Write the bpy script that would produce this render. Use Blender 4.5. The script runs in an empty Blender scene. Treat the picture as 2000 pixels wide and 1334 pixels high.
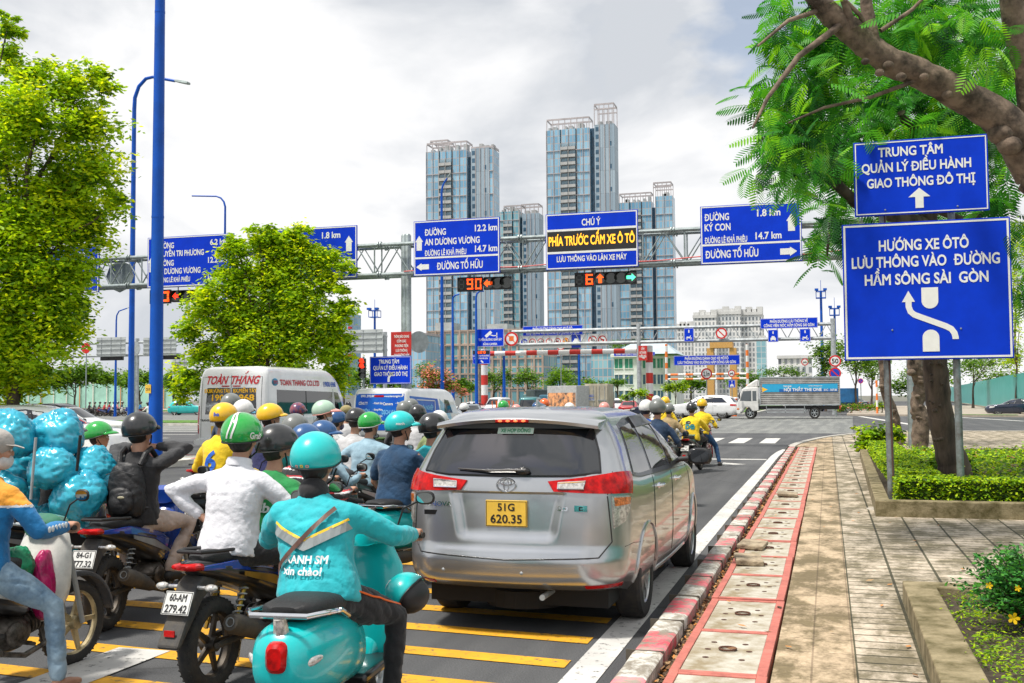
import bpy, bmesh, math, random
import numpy as np
from mathutils import Vector, Matrix, noise, geometry
from mathutils.bvhtree import BVHTree
R = math.radians
PI = math.pi
scene = bpy.context.scene
COL = scene.collection
random.seed(7)
# ---------------------------------------------------------------- camera
FPX, CAM_H = 2090.0, 1.8
YAW, PIT, ROLL = R(16.4), R(3.01), R(0.4)
FW = Vector((-math.sin(YAW)*math.cos(PIT), math.cos(YAW)*math.cos(PIT), math.sin(PIT)))
_r0 = Vector((math.cos(YAW), math.sin(YAW), 0)); _u0 = _r0.cross(FW)
RT = _r0*math.cos(ROLL) - _u0*math.sin(ROLL); UP = RT.cross(FW)
CAM = Vector((0, 0, CAM_H))
cd = bpy.data.cameras.new('camera'); cam = bpy.data.objects.new('camera', cd); COL.objects.link(cam)
cd.sensor_width = 36; cd.lens = 36*FPX/2000; cd.clip_start = .05; cd.clip_end = 6000
cam.matrix_world = Matrix(((RT.x, UP.x, -FW.x, 0), (RT.y, UP.y, -FW.y, 0), (RT.z, UP.z, -FW.z, CAM_H), (0, 0, 0, 1)))
scene.camera = cam
def ray(px, py): return FW + RT*((px-1000)/FPX) - UP*((py-667)/FPX)
# ---------------------------------------------------------------- sky, sun, exposure
SUN_EL, SUN_AZ = R(66), R(226)          # azimuth from +Y towards +X: sun high, behind the camera and to its left
w = bpy.data.worlds.new('World'); scene.world = w; w.use_nodes = True
nt = w.node_tree; nt.nodes.clear()
def _n(t, **k):
	n = nt.nodes.new(t)
	for a, b in k.items(): setattr(n, a, b)
	return n
out = _n('ShaderNodeOutputWorld'); bg = _n('ShaderNodeBackground'); sky = _n('ShaderNodeTexSky')
sky.sky_type = 'NISHITA'; sky.sun_disc = False; sky.sun_elevation = SUN_EL; sky.sun_rotation = SUN_AZ
sky.air_density = 1.0; sky.dust_density = 1.5
tc = _n('ShaderNodeTexCoord'); mp = _n('ShaderNodeMapping'); mp.inputs['Scale'].default_value = (1.0, 1.0, 1.9)
mp.inputs['Location'].default_value = (.35, .1, .25)
n1 = _n('ShaderNodeTexNoise'); n1.inputs['Scale'].default_value = 3.5; n1.inputs['Detail'].default_value = 7; n1.inputs['Roughness'].default_value = .52
n1.inputs['Distortion'].default_value = .35
r1 = _n('ShaderNodeValToRGB'); e = r1.color_ramp.elements
e[0].position = .40; e[0].color = (4.2, 4.4, 4.7, 1); e[1].position = .54; e[1].color = (6.5, 6.5, 6.55, 1)
n2 = _n('ShaderNodeTexNoise'); n2.inputs['Scale'].default_value = 2.1; n2.inputs['Detail'].default_value = 5
mp2 = _n('ShaderNodeMapping'); mp2.inputs['Location'].default_value = (1.3, 2.2, .4)
r2 = _n('ShaderNodeValToRGB'); e = r2.color_ramp.elements; e[0].position = .30; e[0].color = (0, 0, 0, 1); e[1].position = .40; e[1].color = (1, 1, 1, 1)
mx = _n('ShaderNodeMixRGB'); L = nt.links.new
L(tc.outputs['Generated'], mp.inputs['Vector']); L(mp.outputs[0], n1.inputs['Vector']); L(n1.outputs['Fac'], r1.inputs[0])
L(tc.outputs['Generated'], mp2.inputs['Vector']); L(mp2.outputs[0], n2.inputs['Vector']); L(n2.outputs['Fac'], r2.inputs[0])
# cloud gaps: one high at right; one added behind the camera for window reflections
last = r2.outputs[0]; n3 = _n('ShaderNodeTexNoise'); n3.inputs['Scale'].default_value = 6.0; n3.inputs['Detail'].default_value = 6; L(mp.outputs[0], n3.inputs['Vector'])
for v, c0, c1, k in ((ray(1430, -10).normalized(), .989, .9985, .5), (Vector((-.30, -.47, .83)), .86, .96, .95)):
	dt = _n('ShaderNodeVectorMath', operation='DOT_PRODUCT'); dt.inputs[1].default_value = v; L(tc.outputs['Generated'], dt.inputs[0])
	mr = _n('ShaderNodeMapRange'); mr.inputs[1].default_value = c0; mr.inputs[2].default_value = c1; mr.inputs[3].default_value = 0; mr.inputs[4].default_value = 1; L(dt.outputs['Value'], mr.inputs[0])
	hn = _n('ShaderNodeValToRGB'); hn.color_ramp.elements[0].position = .46; hn.color_ramp.elements[0].color = (1, 1, 1, 1); hn.color_ramp.elements[1].position = .56; hn.color_ramp.elements[1].color = (0, 0, 0, 1); L(n3.outputs['Fac'], hn.inputs[0])
	m1 = _n('ShaderNodeMath', operation='MULTIPLY'); L(mr.outputs[0], m1.inputs[0]); L(hn.outputs[0], m1.inputs[1])
	m2 = _n('ShaderNodeMath', operation='MULTIPLY_ADD'); m2.inputs[1].default_value = -k; m2.inputs[2].default_value = 1; L(m1.outputs[0], m2.inputs[0])
	m3 = _n('ShaderNodeMath', operation='MULTIPLY'); L(last, m3.inputs[0]); L(m2.outputs[0], m3.inputs[1]); last = m3.outputs[0]
L(last, mx.inputs[0]); L(sky.outputs[0], mx.inputs[1]); L(r1.outputs[0], mx.inputs[2])
L(mx.outputs[0], bg.inputs['Color']); bg.inputs['Strength'].default_value = .1; L(bg.outputs[0], out.inputs[0])
sd = bpy.data.lights.new('sun', 'SUN'); sun = bpy.data.objects.new('sun', sd); COL.objects.link(sun)
sd.energy = 3.3; sd.angle = R(8); sd.color = (1, .95, .87)
sun.rotation_euler = (PI/2 - SUN_EL, 0, PI - SUN_AZ)
scene.view_settings.view_transform = 'Standard'; scene.view_settings.look = 'None'
scene.view_settings.gamma = 1; scene.view_settings.exposure = 0.66
scene.cycles.max_bounces = 8; scene.cycles.transparent_max_bounces = 16
# ---------------------------------------------------------------- helpers: pixels of the 2000 px photograph to points
def G(px, py, z=0.0):
	d = ray(px, py); t = (z-CAM_H)/d.z; return CAM + d*t
def D(px, py, Y):
	d = ray(px, py); return CAM + d*(Y/d.y)
def DD(px, py, dep):
	d = ray(px, py); return CAM + d*dep
def rect(x0, y0, x1, y1, Y):
	a = D(x0, (y0+y1)/2, Y); b = D(x1, (y0+y1)/2, Y)
	return a.x, b.x, D((x0+x1)/2, y1, Y).z, D((x0+x1)/2, y0, Y).z
# ---------------------------------------------------------------- helpers: materials
def lin(h):
	if not isinstance(h, str): return tuple(h)[:3]
	h = h.lstrip('#'); o = []
	for i in (0, 2, 4):
		c = int(h[i:i+2], 16)/255
		o.append(c/12.92 if c <= .04045 else ((c+.055)/1.055)**2.4)
	return tuple(o)
_M = {}
def mat(name, col, rough=.6, metal=0.0, var=.12, vs=6.0, bump=0.0, bs=40.0, coat=0.0, spec=.5, col2=None, alpha=1.0, emit=0.0, trans=0.0, sheen=0.0, stretch=None):
	"""procedural surface: base colour varied by two noises (grime, wear), optional bump"""
	if name in _M: return _M[name]
	m = bpy.data.materials.new(name); m.use_nodes = True; t = m.node_tree; b = t.nodes['Principled BSDF']
	c = lin(col); b.inputs['Roughness'].default_value = rough; b.inputs['Metallic'].default_value = metal
	b.inputs['Specular IOR Level'].default_value = spec
	b.inputs['Coat Weight'].default_value = coat; b.inputs['Coat Roughness'].default_value = .04
	b.inputs['Alpha'].default_value = alpha; b.inputs['Transmission Weight'].default_value = trans
	if sheen: b.inputs['Sheen Weight'].default_value = sheen
	if emit:
		b.inputs['Emission Color'].default_value = (*c, 1); b.inputs['Emission Strength'].default_value = emit
	tcn = t.nodes.new('ShaderNodeTexCoord'); mpn = t.nodes.new('ShaderNodeMapping'); t.links.new(tcn.outputs['Object'], mpn.inputs[0])
	if stretch: mpn.inputs['Scale'].default_value = stretch
	if var:
		nz = t.nodes.new('ShaderNodeTexNoise'); nz.inputs['Scale'].default_value = vs; nz.inputs['Detail'].default_value = 6; nz.inputs['Roughness'].default_value = .65
		rp = t.nodes.new('ShaderNodeValToRGB'); el = rp.color_ramp.elements
		c2 = lin(col2) if col2 is not None else tuple(x*(1-2.2*var) for x in c)
		el[0].position = .36; el[0].color = (*c2, 1); el[1].position = .62; el[1].color = (*[min(1, x*(1+var*.5)) for x in c], 1)
		t.links.new(mpn.outputs[0], nz.inputs['Vector']); t.links.new(nz.outputs['Fac'], rp.inputs[0]); t.links.new(rp.outputs[0], b.inputs['Base Color'])
	else: b.inputs['Base Color'].default_value = (*c, 1)
	if bump:
		nb = t.nodes.new('ShaderNodeTexNoise'); nb.inputs['Scale'].default_value = bs; nb.inputs['Detail'].default_value = 4
		bp = t.nodes.new('ShaderNodeBump'); bp.inputs['Strength'].default_value = bump; bp.inputs['Distance'].default_value = .02
		t.links.new(mpn.outputs[0], nb.inputs['Vector']); t.links.new(nb.outputs['Fac'], bp.inputs['Height']); t.links.new(bp.outputs[0], b.inputs['Normal'])
	_M[name] = m
	return m
# ---------------------------------------------------------------- helpers: mesh builder
def basis(d):
	d = Vector(d).normalized(); a = Vector((0, 0, 1)) if abs(d.z) < .9 else Vector((0, 1, 0))
	x = a.cross(d).normalized(); return x, d.cross(x), d
class MB:
	def __init__(s): s.v = []; s.f = []; s.mi = []; s.cut = []
	def add(s, vs, fs, M=None, mi=0):
		o = len(s.v); s.cut.append((o, len(s.f)))
		s.v.extend([tuple(M @ Vector(p)) for p in vs] if M is not None else [tuple(p) for p in vs])
		s.f.extend([tuple(i+o for i in f) for f in fs]); s.mi.extend([mi]*len(fs)); return s
	def box(s, x0, x1, y0, y1, z0, z1, M=None, mi=0):
		vs = [(x, y, z) for z in (z0, z1) for y in (y0, y1) for x in (x0, x1)]
		return s.add(vs, [(0, 2, 3, 1), (4, 5, 7, 6), (0, 1, 5, 4), (2, 6, 7, 3), (0, 4, 6, 2), (1, 3, 7, 5)], M, mi)
	def cbox(s, c, d, M=None, mi=0):
		return s.box(c[0]-d[0]/2, c[0]+d[0]/2, c[1]-d[1]/2, c[1]+d[1]/2, c[2]-d[2]/2, c[2]+d[2]/2, M, mi)
	def tube(s, pts, r, n=10, caps=True, mi=0, M=None):
		pts = [Vector(p) for p in pts]; k = len(pts)
		rs = r if isinstance(r, (list, tuple)) else [r]*k
		vs = []; x = None
		for i, p in enumerate(pts):
			d = (pts[min(i+1, k-1)]-pts[max(i-1, 0)])
			d = d.normalized() if d.length > 1e-9 else Vector((0, 0, 1))
			if x is None: x = basis(d)[0]
			x = (x - d*x.dot(d)); x = x.normalized() if x.length > 1e-6 else basis(d)[0]
			y = d.cross(x)
			for j in range(n):
				a = 2*PI*j/n; vs.append(p + x*(math.cos(a)*rs[i]) + y*(math.sin(a)*rs[i]))
		fs = [(i*n+j, i*n+(j+1) % n, (i+1)*n+(j+1) % n, (i+1)*n+j) for i in range(k-1) for j in range(n)]
		if caps: fs += [tuple(range(n-1, -1, -1)), tuple((k-1)*n+j for j in range(n))]
		return s.add(vs, fs, M, mi)
	def lathe(s, prof, n=24, M=None, mi=0, closed=False):
		"""profile of (r, z) turned about z"""
		k = len(prof); vs = [(r*math.cos(2*PI*j/n), r*math.sin(2*PI*j/n), z) for r, z in prof for j in range(n)]
		fs = [(i*n+j, i*n+(j+1) % n, ((i+1) % k)*n+(j+1) % n, ((i+1) % k)*n+j) for i in range(k if closed else k-1) for j in range(n)]
		if not closed: fs += [tuple(range(n-1, -1, -1)), tuple((k-1)*n+j for j in range(n))]
		return s.add(vs, fs, M, mi)
	def ell(s, c, r, M=None, nu=16, nv=10, mi=0):
		r = r if hasattr(r, '__len__') else (r, r, r)
		vs = [(c[0], c[1], c[2]+r[2])]
		for i in range(1, nv):
			t = PI*i/nv
			for j in range(nu):
				a = 2*PI*j/nu; vs.append((c[0]+r[0]*math.sin(t)*math.cos(a), c[1]+r[1]*math.sin(t)*math.sin(a), c[2]+r[2]*math.cos(t)))
		vs.append((c[0], c[1], c[2]-r[2])); b = len(vs)-1
		fs = [(0, 1+j, 1+(j+1) % nu) for j in range(nu)]
		fs += [(1+i*nu+j, 1+(i+1)*nu+j, 1+(i+1)*nu+(j+1) % nu, 1+i*nu+(j+1) % nu) for i in range(nv-2) for j in range(nu)]
		fs += [(b, 1+(nv-2)*nu+(j+1) % nu, 1+(nv-2)*nu+j) for j in range(nu)]
		return s.add(vs, fs, M, mi)
	def prism(s, poly, d0, d1, ax='y', M=None, mi=0):
		"""2D outline extruded along an axis; ax y: poly is (x, z); ax x: (y, z); ax z: (x, y)"""
		def P(p, d): return (p[0], d, p[1]) if ax == 'y' else ((d, p[0], p[1]) if ax == 'x' else (p[0], p[1], d))
		n = len(poly); vs = [P(p, d0) for p in poly] + [P(p, d1) for p in poly]
		fs = [tuple(range(n)), tuple(range(2*n-1, n-1, -1))] + [(i, n+i, n+(i+1) % n, (i+1) % n) for i in range(n)]
		return s.add(vs, fs, M, mi)
	def loft(s, secs, n=16, p=2.5, M=None, mi=0, caps=True):
		"""superellipse sections along y: (y, xc, zc, half width, half height[, p])"""
		vs = []
		for q in secs:
			y, xc, zc, hw, hh = q[:5]; pp = q[5] if len(q) > 5 else p
			for j in range(n):
				a = 2*PI*j/n; ca, sa = math.cos(a), math.sin(a)
				vs.append((xc+hw*math.copysign(abs(ca)**(2/pp), ca), y, zc+hh*math.copysign(abs(sa)**(2/pp), sa)))
		k = len(secs)
		fs = [(i*n+j, (i+1)*n+j, (i+1)*n+(j+1) % n, i*n+(j+1) % n) for i in range(k-1) for j in range(n)]
		if caps: fs += [tuple(range(n)), tuple((k-1)*n+j for j in range(n-1, -1, -1))]
		return s.add(vs, fs, M, mi)
	def strip(s, poly, width, z, closed=False, mi=0):
		"""flat ribbon along a 2D path at height z"""
		pts = [Vector((p[0], p[1])) for p in poly]; vs = []
		for i, p in enumerate(pts):
			d = (pts[min(i+1, len(pts)-1)]-pts[max(i-1, 0)]).normalized(); nn = Vector((-d.y, d.x))
			for sg in (-1, 1):
				q = p+nn*(width/2*sg); vs.append((q.x, q.y, z))
		return s.add(vs, [(2*i, 2*i+1, 2*i+3, 2*i+2)[::-1] for i in range(len(pts)-1)], None, mi)
	def build(s, name, m, parent=None, smooth=True, bevel=0.0, ang=35, sub=0, fix=False, seg=2):
		me = bpy.data.meshes.new(name); me.from_pydata(s.v, [], s.f)
		for q in (m if isinstance(m, (list, tuple)) else [m]): me.materials.append(q)
		if len(set(s.mi)) > 1: me.polygons.foreach_set('material_index', s.mi)
		if fix:
			bm = bmesh.new(); bm.from_mesh(me); bmesh.ops.recalc_face_normals(bm, faces=bm.faces); bm.to_mesh(me); bm.free()
		if smooth:
			me.polygons.foreach_set('use_smooth', [True]*len(me.polygons)); me.set_sharp_from_angle(angle=R(ang))
		me.update(); o = bpy.data.objects.new(name, me); COL.objects.link(o)
		if parent is not None: o.parent = parent
		if bevel:
			b = o.modifiers.new('bevel', 'BEVEL'); b.width = bevel; b.segments = seg; b.limit_method = 'ANGLE'; b.angle_limit = R(40)
		if sub:
			b = o.modifiers.new('sub', 'SUBSURF'); b.levels = sub; b.render_levels = sub
		return o
def build_each(q, name, m, parent, **k):
	"""one mesh for each piece added"""
	c = q.cut+[(len(q.v), len(q.f))]
	for (v0, f0), (v1, f1) in zip(c[:-1], c[1:]):
		p = MB(); p.add(q.v[v0:v1], [tuple(i-v0 for i in f) for f in q.f[f0:f1]]); p.build(name, m, parent, **k)
def np_mesh(name, V, quads, m, parent=None, mi=None, nor_up=False):
	"""large triangle/quad soup from arrays; V (n,3), quads (k,4)"""
	me = bpy.data.meshes.new(name); k = len(quads); nv = quads.shape[1]
	me.vertices.add(len(V)); me.vertices.foreach_set('co', np.asarray(V, np.float32).ravel())
	me.loops.add(k*nv); me.loops.foreach_set('vertex_index', np.asarray(quads, np.int32).ravel())
	me.polygons.add(k); me.polygons.foreach_set('loop_start', np.arange(0, k*nv, nv, dtype=np.int32))
	for q in (m if isinstance(m, (list, tuple)) else [m]): me.materials.append(q)
	if mi is not None: me.polygons.foreach_set('material_index', np.asarray(mi, np.int32))
	me.update(calc_edges=True); me.validate()
	o = bpy.data.objects.new(name, me); COL.objects.link(o)
	if parent is not None: o.parent = parent
	return o
def empty(name, loc=(0, 0, 0), rz=0.0):
	o = bpy.data.objects.new(name, None); COL.objects.link(o); o.empty_display_size = .2
	o.location = loc; o.rotation_euler = (0, 0, rz); return o
def tag(o, label, cat, group=None):
	o['label'] = label; o['category'] = cat
	if group: o['group'] = group
	return o
def thing(name, label, cat, loc=(0, 0, 0), rz=0.0, group=None): return tag(empty(name, loc, rz), label, cat, group)
def structure(o): o['kind'] = 'structure'; return o
def stuff(o, label=None, cat=None):
	o['kind'] = 'stuff'
	if label: tag(o, label, cat)
	return o
_kids = {}
def dup(o, loc=None, rz=None, label=None, skip=(), parent=None, swap=None):
	"""copy of a thing with copies of its parts and sub-parts"""
	c = o.copy(); COL.objects.link(c)
	if parent is not None: c.parent = parent
	if loc is not None: c.location = loc
	if rz is not None: c.rotation_euler = (0, 0, rz)
	if label: c['label'] = label
	for ch in [q for q in bpy.data.objects if q.parent == o]:
		if ch.name.split('.')[0] in skip: continue
		dup(ch, parent=c, swap=swap, skip=skip)
	if swap and c.type == 'MESH':
		for sl in c.material_slots:
			for a, b in swap.items():
				if sl.material and sl.material.name == a: sl.link = 'OBJECT'; sl.material = b
	return c
# ---------------------------------------------------------------- helpers: lettering
_tc = {}
_SUB = {'Đ': 'D', 'Ơ': 'O', 'Ớ': 'Ó', 'Ờ': 'Ò', 'Ợ': 'Ọ'}
def _raw(s, bold, res):
	key = (s, bold, res)
	if key in _tc: return _tc[key]
	c = bpy.data.curves.new('lettering', 'FONT'); c.body = s; c.resolution_u = res; c.offset = bold; c.fill_mode = 'FRONT'
	o = bpy.data.objects.new('lettering', c); COL.objects.link(o)
	dg = bpy.context.evaluated_depsgraph_get(); me = bpy.data.meshes.new_from_object(o.evaluated_get(dg))
	bm = bmesh.new(); bm.from_mesh(me); bmesh.ops.triangulate(bm, faces=bm.faces); bm.to_mesh(me); bm.free()
	vs = [tuple(v.co) for v in me.vertices]; fs = [tuple(p.vertices) for p in me.polygons]
	bpy.data.objects.remove(o); bpy.data.curves.remove(c); bpy.data.meshes.remove(me)
	_tc[key] = (vs, fs); return vs, fs
def text_geo(s, bold=0.0, res=3):
	"""barred D and horned O are drawn as the plain letter plus its bar or horn"""
	q = ''.join(_SUB.get(ch, ch) for ch in s); vs, fs = _raw(q, bold, res); vs = list(vs); fs = list(fs)
	def add(p): o = len(vs); vs.extend((a, b, 0) for a, b in p); fs.append(tuple(range(o, o+len(p))))
	for i, ch in enumerate(s):
		if ch == 'M' and bold > 0:      # the thickened outline of M crosses itself: draw it from four strokes
			xr = max(v[0] for v in _raw(q[:i+1], bold, res)[0]); x = xr-.71-bold; k = bold
			fs[:] = [f for f in fs if not all(xr-.70 < vs[j][0] < xr+.002 for j in f)]
			for a, b in ((.07-k, .17+k), (.61-k, .71+k)): add([(x+a, -k), (x+b, -k), (x+b, .68+k), (x+a, .68+k)])
			add([(x+.17+k, .68+k), (x+.17+k, .50-k), (x+.39, .27-k), (x+.39, .42+k)]); add([(x+.61-k, .68+k), (x+.39, .42+k), (x+.39, .27-k), (x+.61-k, .50-k)]); continue
		if ch not in _SUB: continue
		xr = max(v[0] for v in _raw(q[:i+1], bold, res)[0]); g = [v[0] for v in _raw(q[i], bold, res)[0]]; w = max(g)-min(g); xl = xr-w; st = .085+2*bold
		if ch == 'Đ': add([(xl-.09, .315), (xl-.002, .315), (xl-.002, .395), (xl-.09, .395)]); add([(xl+st, .315), (xl+.33, .315), (xl+.33, .395), (xl+st, .395)])
		else: add([(xr-.085, .635), (xr-.02, .56), (xr+.05, .64), (xr+.07, .73), (xr+.06, .80), (xr-.02, .80), (xr-.01, .72)])
	return vs, fs
def text(mb, s, x, z, h, w=None, al='C', y=0.0, bold=.026, M=None, mi=0, wmax=None, slant=0.0):
	"""capital height h, baseline z, anchored at x; drawn in the x-z plane facing -y"""
	vs, fs = text_geo(s, bold); k = h/.70
	xs = [v[0] for v in vs]; x0, x1 = min(xs), max(xs); W = (x1-x0)*k
	sx = k
	if w: sx = k*w/W; W = w
	elif wmax and W > wmax: sx = k*wmax/W; W = wmax
	ox = x - (W/2 if al == 'C' else (W if al == 'R' else 0))
	mb.add([(ox+(v[0]-x0)*sx+slant*v[1]*k, y, z+v[1]*k) for v in vs], fs, M, mi)
def arrow(mb, x, z, L, ang=0.0, y=0.0, M=None, mi=0, wd=.42, hd=.42):
	"""block arrow of length L centred at x, z; ang turns it clockwise from up"""
	a = L*wd/2; q = L*.19
	pts = [(-q, -L/2), (q, -L/2), (q, L/2-L*hd), (a*1.35, L/2-L*hd), (0, L/2), (-a*1.35, L/2-L*hd), (-q, L/2-L*hd)]
	ca, sa = math.cos(ang), math.sin(ang)
	mb.add([(x+p[0]*ca+p[1]*sa, y, z-p[0]*sa+p[1]*ca) for p in pts], [tuple(range(7))], M, mi)
def disc(mb, x, z, r, y=0.0, r0=0.0, n=28, M=None, mi=0):
	o = [(x+r*math.cos(2*PI*j/n), y, z+r*math.sin(2*PI*j/n)) for j in range(n)]
	if r0 <= 0: mb.add(o, [tuple(range(n))], M, mi)
	else:
		o += [(x+r0*math.cos(2*PI*j/n), y, z+r0*math.sin(2*PI*j/n)) for j in range(n)]
		mb.add(o, [(j, (j+1) % n, n+(j+1) % n, n+j) for j in range(n)], M, mi)
def plate2(mb, x0, x1, z0, z1, y=0.0, M=None, mi=0): mb.add([(x0, y, z0), (x1, y, z0), (x1, y, z1), (x0, y, z1)], [(0, 1, 2, 3)], M, mi)
def frame2(mb, x0, x1, z0, z1, t, y=0.0, M=None, mi=0):
	o = [(x0, z0), (x1, z0), (x1, z1), (x0, z1)]; i = [(x0+t, z0+t), (x1-t, z0+t), (x1-t, z1-t), (x0+t, z1-t)]
	mb.add([(a, y, b) for a, b in o+i], [(k, (k+1) % 4, 4+(k+1) % 4, 4+k) for k in range(4)], M, mi)
def stroke(mb, pts, wd, y=0.0, M=None, mi=0):
	"""flat ribbon in the x-z plane"""
	p = [Vector((a[0], a[1])) for a in pts]; vs = []
	for i, q in enumerate(p):
		d = (p[min(i+1, len(p)-1)]-p[max(i-1, 0)]).normalized(); nn = Vector((-d.y, d.x))
		for sg in (-1, 1):
			k = q+nn*(wd/2*sg); vs.append((k.x, y, k.y))
	mb.add(vs, [(2*i, 2*i+2, 2*i+3, 2*i+1) for i in range(len(p)-1)], M, mi)
WHITE = mat('white_sign_film', '#e8e8e4', .55, var=.03)
BLUE = mat('blue_sign_film', (.002, .042, .60), .55, var=.05, vs=2, col2=(.002, .036, .52), spec=.12)
BLUE2 = mat('blue_paint', (.003, .085, .46), .42, var=.1, vs=1.5, col2=(.004, .07, .36), spec=.25)
GALV = mat('galvanised_steel', (.33, .38, .38), .45, .55, var=.14, vs=5)
STEEL = mat('grey_steel', (.42, .45, .46), .45, .35, var=.15, vs=3)
BLACK = mat('black_plastic', (.012, .012, .013), .5, var=.1)
RUB = mat('tyre_rubber', (.018, .018, .019), .85, var=.2, vs=18, col2=(.04, .036, .03), bump=.25, bs=60)
RED = mat('red_paint', (.55, .025, .02), .5, var=.12, vs=4)
CHROME = mat('chrome', (.75, .76, .78), .12, 1.0, var=.03)
ORANGE = mat('orange_plastic', (.85, .16, .02), .5, var=.1)
YEL = mat('yellow_plate', (.78, .50, .06), .5, var=.06)
# ================================================================ the setting: ground, roads, kerbs, pavements
def node_mat(name, rough=.85):
	m = bpy.data.materials.new(name); m.use_nodes = True; t = m.node_tree; b = t.nodes['Principled BSDF']; b.inputs['Roughness'].default_value = rough
	tcn = t.nodes.new('ShaderNodeTexCoord')
	def N(ty, **k):
		n = t.nodes.new(ty)
		for a, v in k.items():
			if a in n.inputs: n.inputs[a].default_value = v
			else: setattr(n, a, v)
		return n
	return m, t, b, tcn, N
def ramp(N, lo, hi, a, b):
	r = N('ShaderNodeValToRGB'); e = r.color_ramp.elements
	e[0].position = lo; e[0].color = (*a, 1); e[1].position = hi; e[1].color = (*b, 1); return r
def asphalt(name, c, c2, patch=.5):
	m, t, b, tcn, N = node_mat(name, .82); L = t.links.new
	big = N('ShaderNodeTexNoise', Scale=.45, Detail=5.0); L(tcn.outputs['Object'], big.inputs['Vector'])
	r = ramp(N, .35, .65, c2, c); L(big.outputs['Fac'], r.inputs[0])
	fine = N('ShaderNodeTexNoise', Scale=95.0, Detail=2.0); L(tcn.outputs['Object'], fine.inputs['Vector'])
	rf = ramp(N, .3, .75, (.55, .55, .55), (1.5, 1.5, 1.48)); L(fine.outputs['Fac'], rf.inputs[0])
	mul = N('ShaderNodeMixRGB', blend_type='MULTIPLY'); mul.inputs[0].default_value = 1; L(r.outputs[0], mul.inputs[1]); L(rf.outputs[0], mul.inputs[2])
	# worn wheel paths running with the road, oil spots
	mp = N('ShaderNodeMapping'); mp.inputs['Scale'].default_value = (1.3, .07, 1); L(tcn.outputs['Object'], mp.inputs[0])
	wn = N('ShaderNodeTexNoise', Scale=1.6, Detail=3.0); L(mp.outputs[0], wn.inputs['Vector'])
	rw = ramp(N, .42, .62, (.82, .82, .83), (1.16, 1.15, 1.13)); L(wn.outputs['Fac'], rw.inputs[0])
	m2 = N('ShaderNodeMixRGB', blend_type='MULTIPLY'); m2.inputs[0].default_value = 1; L(mul.outputs[0], m2.inputs[1]); L(rw.outputs[0], m2.inputs[2])
	ob = N('ShaderNodeTexNoise', Scale=.9, Detail=8.0, Roughness=.7); L(tcn.outputs['Object'], ob.inputs['Vector']); ro = ramp(N, .60, .70, (1, 1, 1), (.5, .5, .5)); L(ob.outputs['Fac'], ro.inputs[0])
	vc = N('ShaderNodeTexVoronoi', feature='DISTANCE_TO_EDGE', Scale=.42); L(tcn.outputs['Object'], vc.inputs['Vector']); rv = ramp(N, .0, .010, (.45, .45, .45), (1, 1, 1)); L(vc.outputs['Distance'], rv.inputs[0])
	for q in (ro, rv): mm = N('ShaderNodeMixRGB', blend_type='MULTIPLY'); mm.inputs[0].default_value = .8; L(m2.outputs[0], mm.inputs[1]); L(q.outputs[0], mm.inputs[2]); m2 = mm
	L(m2.outputs[0], b.inputs['Base Color'])
	bp = N('ShaderNodeBump', Strength=.35, Distance=.01); L(fine.outputs['Fac'], bp.inputs['Height']); L(bp.outputs[0], b.inputs['Normal'])
	return m
def worn_paint(name, c, under, lo=.36, hi=.44, scale=14.0):
	m, t, b, tcn, N = node_mat(name, .7); L = t.links.new
	nz = N('ShaderNodeTexNoise', Scale=scale, Detail=9.0, Roughness=.72); L(tcn.outputs['Object'], nz.inputs['Vector'])
	n2 = N('ShaderNodeTexNoise', Scale=2.2, Detail=4.0); L(tcn.outputs['Object'], n2.inputs['Vector'])
	r2 = ramp(N, .35, .7, tuple(x*.74 for x in c), c); L(n2.outputs['Fac'], r2.inputs[0])
	r = ramp(N, lo, hi, (0, 0, 0), (1, 1, 1)); L(nz.outputs['Fac'], r.inputs[0])
	mx = N('ShaderNodeMixRGB'); mx.inputs[1].default_value = (*under, 1); L(r.outputs[0], mx.inputs[0]); L(r2.outputs[0], mx.inputs[2]); L(mx.outputs[0], b.inputs['Base Color'])
	return m
ASPH = asphalt('asphalt', (.080, .082, .086), (.058, .060, .064))
ASPH2 = asphalt('crossing_asphalt', (.19, .195, .187), (.15, .158, .152))
WPAINT = worn_paint('white_road_paint', (.62, .61, .58), (.10, .10, .10))
YPAINT = worn_paint('yellow_road_paint', (.74, .37, .015), (.13, .10, .06), .35, .46)
GROUND = mat('dusty_ground', (.16, .16, .13), .95, var=.2, vs=.05)
g = MB(); g.add([(-2500, -60, -.012), (2500, -60, -.012), (2500, 4500, -.012), (-2500, 4500, -.012)], [(0, 1, 2, 3)])
structure(g.build('ground', GROUND, smooth=False))
g = MB(); g.add([(-190, -40, 0), (120, -40, 0), (120, 330, 0), (-190, 330, 0)], [(0, 1, 2, 3)])
structure(g.build('road', ASPH, smooth=False))
g = MB(); g.add([(-190, 54.0, .004), (-1.0, 53.0, .004), (1.1, 53, .004), (2.0, 96.0, .004), (-190, 140, .004)], [(0, 1, 2, 3, 4)])
structure(g.build('crossing_road', ASPH2, smooth=False))
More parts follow.
